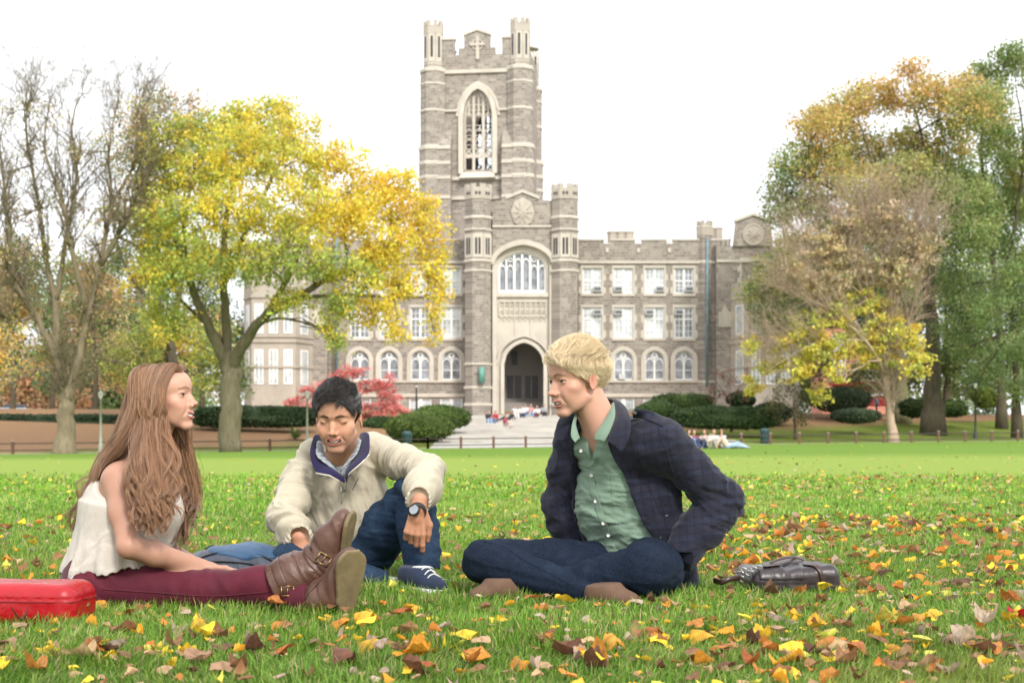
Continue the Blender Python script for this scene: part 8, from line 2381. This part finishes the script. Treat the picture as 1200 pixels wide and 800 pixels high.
LEAF_KINDS = [('dull brown curled', (.235, .115, .055), 1.0), ('pale tan dry', (.42, .27, .15), .9), ('bright yellow', (.72, .47, .035), .9), ('orange-brown', (.46, .17, .035), 1.0), ('golden orange', (.66, .31, .03), .95), ('greyish beige', (.36, .27, .20), .85), ('dark brown crumpled', (.12, .058, .032), .9), ('yellow and green', (.50, .48, .08), .8)]
def leaf_shape(seed, size, curl, lobed):
    rs = np.random.RandomState(seed); n, m = 11, 7; V = []; wk = rs.uniform(.8, 1.35); bend = rs.normal()*.12
    for i in range(n):
        t = i/(n-1); w = math.sin(math.pi*min(1, t*1.03)**.80)**.62*.38*(1-.25*t)*wk
        if lobed: w *= 1+.07*math.sin(t*17+seed)
        for j in range(m):
            s = (j/(m-1)-.5)*2; x = s*w*(1+.05*math.sin(t*23+s*2))+bend*(t-.5)**2*2; y = t-.5
            z = curl[0]*(s*w*2)**2*.45+curl[1]*(t-.5)**2*.7+.03*math.sin(t*8+s*3+seed)+.02*math.cos(s*7+t*5)+curl[2]*s*(t-.5)*.5
            V.append((x*size, y*size, z*size))
    i = np.arange(n*m).reshape(n, m); F = np.stack([i[:-1, :-1], i[:-1, 1:], i[1:, 1:], i[1:, :-1]], -1).reshape(-1, 4)
    V = np.array(V); V[:, 2] -= V[:, 2].min()
    # stalk
    k = len(V); st = [(0, -.5, .0), (.012, -.5, .0), (.05, -.72, .03), (.062, -.72, .03)]; V = np.concatenate([V, np.array(st)*size+np.array([0, 0, V[m//2, 2]])]); F = np.concatenate([F, [[k, k+1, k+3, k+2]]])
    return V, F
def m_fallen(name, c):
    q = Nodes(name); v = q.coords('Object'); c = np.array(c)
    oi = q.N.new('ShaderNodeObjectInfo'); f = q.noise(v, 60, 4, .6)
    col = q.ramp(f, [(.28, tuple(c*.50)), (.5, tuple(c)), (.75, tuple(np.minimum(c*1.3+.02, 1)))])
    hs = q.N.new('ShaderNodeHueSaturation'); q.li(col, hs.inputs['Color']); q.li(q.math('ADD', q.math('MULTIPLY', oi.outputs['Random'], .6), .70), hs.inputs['Value']); q.li(q.math('ADD', q.math('MULTIPLY', oi.outputs['Random'], .03), .485), hs.inputs['Hue'])
    q.color(hs.outputs[0]); q.set(rough=.55, spec=.3); q.bump(q.noise(v, 150, 3), .4, .001)
    tr = q.N.new('ShaderNodeBsdfTranslucent'); q.li(hs.outputs[0], tr.inputs[0]); mx = q.N.new('ShaderNodeMixShader'); mx.inputs[0].default_value = .25
    q.li(q.b.outputs[0], mx.inputs[1]); q.li(tr.outputs[0], mx.inputs[2]); q.li(mx.outputs[0], q.out.inputs[0]); return q.m

def build_fallen():
    rs = np.random.RandomState(909); kinds = []
    for i, (nm, c, s) in enumerate(LEAF_KINDS):
        mt = m_fallen('fallen_'+nm.split()[-1], c); ms = []
        for j in range(3):
            cu = [(1.5, .8, .3), (.6, .5, .2), (2.3, .5, -.4)][j]; V, F = leaf_shape(i*7+j, .068*s, cu, j != 1); ms.append((V, F))
        kinds.append((nm, mt, ms))
    def place(px, py, Y=None):
        d = CAM_H*F_PX/(py-516); x = (px-600)/F_PX*d; return np.array([x, d, 0.0])
    spots = []
    fixed = [(235, 752, 2, 1.0), (97, 782, 1, 1.5), (265, 775, 0, 1.0), (300, 780, 6, .9), (205, 757, 5, .9), (325, 722, 3, 1.0), (433, 775, 2, 1.1), (470, 782, 1, 1.0), (522, 770, 2, 1.1), (498, 780, 4, 1.0), (628, 720, 3, 1.1), (662, 783, 0, 1.5), (720, 772, 4, 1.4), (769, 770, 2, 1.1), (700, 792, 3, 1.3), (640, 712, 1, 1.0),
             (850, 778, 3, 1.2), (888, 764, 2, 1.5), (925, 782, 2, 1.2), (985, 775, 1, 1.2), (870, 745, 1, 1.0), (965, 700, 3, 1.2), (1010, 672, 3, 1.3), (1015, 707, 2, 1.1), (1060, 655, 3, 1.2), (1090, 660, 0, 1.1), (1120, 760, 6, 1.5), (1150, 735, 1, 1.2), (1032, 742, 2, 1.2), (1075, 752, 5, 1.1), (560, 790, 4, 1.2), (405, 790, 0, 1.2), (30, 750, 1, 1.1), (150, 735, 3, .9), (780, 705, 2, .9), (745, 712, 1, .9), (1185, 775, 1, 1.2), (940, 648, 2, 1.0), (906, 636, 3, 1.0), (1148, 792, 0, 1.3), (800, 788, 3, 1.0), (590, 660, 3, 1.0), (532, 612, 3, 1.0)]
    for px, py, k, s in fixed: spots.append((place(px, py), k, s*.92))
    n = 255; W = np.array([.22, .20, .13, .15, .08, .12, .06, .04])
    while len(spots) < n+len(fixed):
        py = 516+rs.uniform(0.34, 1)**1.0*290; px = rs.uniform(-30, 1230); p = place(px, py)
        dens = .34+.66*smooth(600, 900, px)+.22*smooth(740, 790, py)
        if 230 < px < 640 and py < 735: dens *= .35
        if rs.rand() > dens or p[1] > 5.4 and rs.rand() > .55: continue
        blocked = False
        for cx, cy, rx, ry in ((-.86, 4.45, .52, .30), (-.62, 5.25, .42, .35), (.33, 4.75, .36, .40), (.93, 4.87, .18, .16), (-1.38, 4.03, .25, .15), (-.95, 5.05, .25, .2)):
            if ((p[0]-cx)/rx)**2+((p[1]-cy)/ry)**2 < 1: blocked = True
        if blocked: continue
        spots.append((p, rs.choice(8, p=W), rs.uniform(.55, 1.2)))
    base = {}
    for i, (p, k, s) in enumerate(spots):
        nm, mt, ms = kinds[k]; j = rs.randint(3); key = (k, j)
        if key not in base: base[key] = mesh_np('fallen_leaf', ms[j][0], ms[j][1], True); base[key].materials.append(mt)
        o = bpy.data.objects.new('fallen_leaf', base[key]); COL.objects.link(o)
        flip = rs.rand() < .4
        o.location = (p[0], p[1], rs.uniform(.022, .042)+(.02*s if flip else 0)); o.scale = (s, s, s); o.rotation_euler = (rs.normal()*.20+(math.pi if flip else 0), rs.normal()*.24, rs.uniform(0, 6.28))
        tag(o, nm+' fallen leaf lying in the grass', 'leaf', nm+' fallen leaves')
    o = bpy.data.objects.new('fallen_leaf', base[(3, 0)].copy()); COL.objects.link(o); o.data.materials[0] = m_fallen('fallen_red', (.42, .02, .02)); p = place(1192, 738); o.location = (p[0], p[1], .04); o.rotation_euler = (.3, .2, 1.0)
    tag(o, 'bright red fallen leaf at the right edge', 'leaf')
    # the many smaller ones further off: one mass
    Vs = []; Fs = []; Ts = []; off = 0
    zones = [(5.3, 9.5, 4600, .95), (9.5, 20, 3000, 1.1), (20, 45, 900, 1.2), (45, 80, 250, 1.4), (2.6, 5.6, 2400, .62)]
    for y0, y1, n, sc in zones:
        Y = np.sqrt(rs.uniform(y0**2, y1**2, n)); X = rs.uniform(-.385, .385, n)*Y; px = 600+X/Y*F_PX
        clump = wob(np.stack([X*.7, Y*.35, 0*X], 1).astype(f32), 1.5, 31)
        keep = rs.rand(n) < (.30+.45*smooth(480, 900, px))*(1+.6*clump)
        for cx, cy, rx, ry in ((-.86, 4.45, .52, .30), (-.62, 5.25, .42, .35), (.33, 4.75, .36, .40), (.93, 4.87, .18, .16), (-1.38, 4.03, .25, .15), (-.95, 5.05, .25, .2)):
            keep &= ((X-cx)/rx)**2+((Y-cy)/ry)**2 > 1
        for x, y in zip(X[keep], Y[keep]):
            k = rs.choice(8, p=W); V, F = kinds[k][2][rs.randint(3)]; s = rs.uniform(.5, 1.15)*sc*.95
            M = np.array(Euler((rs.normal()*.28+(math.pi if rs.rand() < .4 else 0), rs.normal()*.28, rs.uniform(0, 6.28))).to_matrix())
            if y > 9:      # coarser copy is enough here
                idx = [0, 3, 6, 35, 38, 41, 70, 73, 76]; V = V[idx]*np.array([1.15, 1, .35]); F = np.array([[0, 1, 4, 3], [1, 2, 5, 4], [3, 4, 7, 6], [4, 5, 8, 7]])
            P = (V*s) @ M.T+np.array([x, y, float(ground_z(x, y))+.034]); Vs.append(P); Fs.append(F+off); off += len(P)
            Ts.append(np.tile(np.array(LEAF_KINDS[k][1])*rs.uniform(.9, 1.5), (len(P), 1)))
    o = link('fallen_leaves', mesh_np('fallen_leaves', np.concatenate(Vs), np.concatenate(Fs), True, np.clip(np.concatenate(Ts), 0, 1)), M_['leaf_dry']); tag(o, 'yellow, tan and brown fallen leaves scattered over the lawn', None, None, 'stuff')
# ================================================================== put it together
def build_light():
    w = bpy.data.worlds.new('World'); scn.world = w; w.use_nodes = True; t = w.node_tree; bg = t.nodes['Background']
    el, az = rad(38), rad(-28)          # sun high behind the camera, to the right
    sky = t.nodes.new('ShaderNodeTexSky'); sky.sky_type = 'NISHITA'; sky.sun_disc = False; sky.sun_elevation = el
    sky.air_density = 1.0; sky.dust_density = 6.0; sky.ozone_density = 1.0; sky.altitude = 30
    d = Vector((.35, -.80, 0)).normalized()
    sky.sun_rotation = math.atan2(d.x, d.y)
    # thin bright cloud over the whole sky: the blue washed out to near white, with faint grey patches
    tc = t.nodes.new('ShaderNodeTexCoord'); nz = t.nodes.new('ShaderNodeTexNoise'); nz.inputs['Scale'].default_value = 2.2; nz.inputs['Detail'].default_value = 6
    t.links.new(tc.outputs['Generated'], nz.inputs['Vector'])
    rp = t.nodes.new('ShaderNodeValToRGB'); rp.color_ramp.elements[0].color = (11.5, 11.9, 12.6, 1); rp.color_ramp.elements[1].color = (15, 15, 15.2, 1); rp.color_ramp.elements[0].position = .35; rp.color_ramp.elements[1].position = .62
    t.links.new(nz.outputs['Fac'], rp.inputs[0])
    mx = t.nodes.new('ShaderNodeMix'); mx.data_type = 'RGBA'; mx.inputs[0].default_value = .78; t.links.new(sky.outputs[0], mx.inputs[6]); t.links.new(rp.outputs[0], mx.inputs[7])
    t.links.new(mx.outputs[2], bg.inputs[0]); bg.inputs[1].default_value = .075
    s = bpy.data.lights.new('sun', 'SUN'); s.energy = 1.5; s.angle = rad(11); s.color = (1, .955, .89)
    o = bpy.data.objects.new('sun', s); COL.objects.link(o)
    dr = Vector((d.x*math.cos(el), d.y*math.cos(el), math.sin(el))); o.rotation_euler = dr.to_track_quat('Z', 'Y').to_euler()
def build_camera():
    c = bpy.data.cameras.new('camera'); o = bpy.data.objects.new('camera', c); COL.objects.link(o)
    o.location = (0, 0, CAM_H); o.rotation_euler = (rad(90), 0, 0); c.sensor_width = 36; c.lens = 50.01; c.shift_y = (HZ-400)/1200; c.clip_start = .05; c.clip_end = 3000
    c.dof.use_dof = True; c.dof.focus_distance = 4.75; c.dof.aperture_fstop = 6.3; c.dof.aperture_blades = 7
    scn.camera = o
def build_all():
    M_['grass_blade'] = m_leaf('grass_blade', .55, .35); M_['leaf_dry'] = m_leaf('dry_leaf', .6, .2)
    hall_mats()
    build_light(); build_camera()
    build_ground(); build_fence(); build_steps(); build_lamps(); build_hall(); build_stall(); build_cars(); build_trees(); build_far_people()
    build_grass(); build_fallen()
    build_woman(); build_mid(); build_blond(); build_red_case(); build_backpack(); build_messenger()
    v = scn.view_settings; v.view_transform = 'Standard'; v.look = 'None'; v.exposure = 1.0; v.gamma = 1.0; v.use_curve_mapping = False
    scn.cycles.use_denoising = True
    scn.cycles.max_bounces = 6; scn.cycles.transparent_max_bounces = 6; scn.cycles.diffuse_bounces = 3; scn.cycles.caustics_reflective = False; scn.cycles.caustics_refractive = False
build_all()
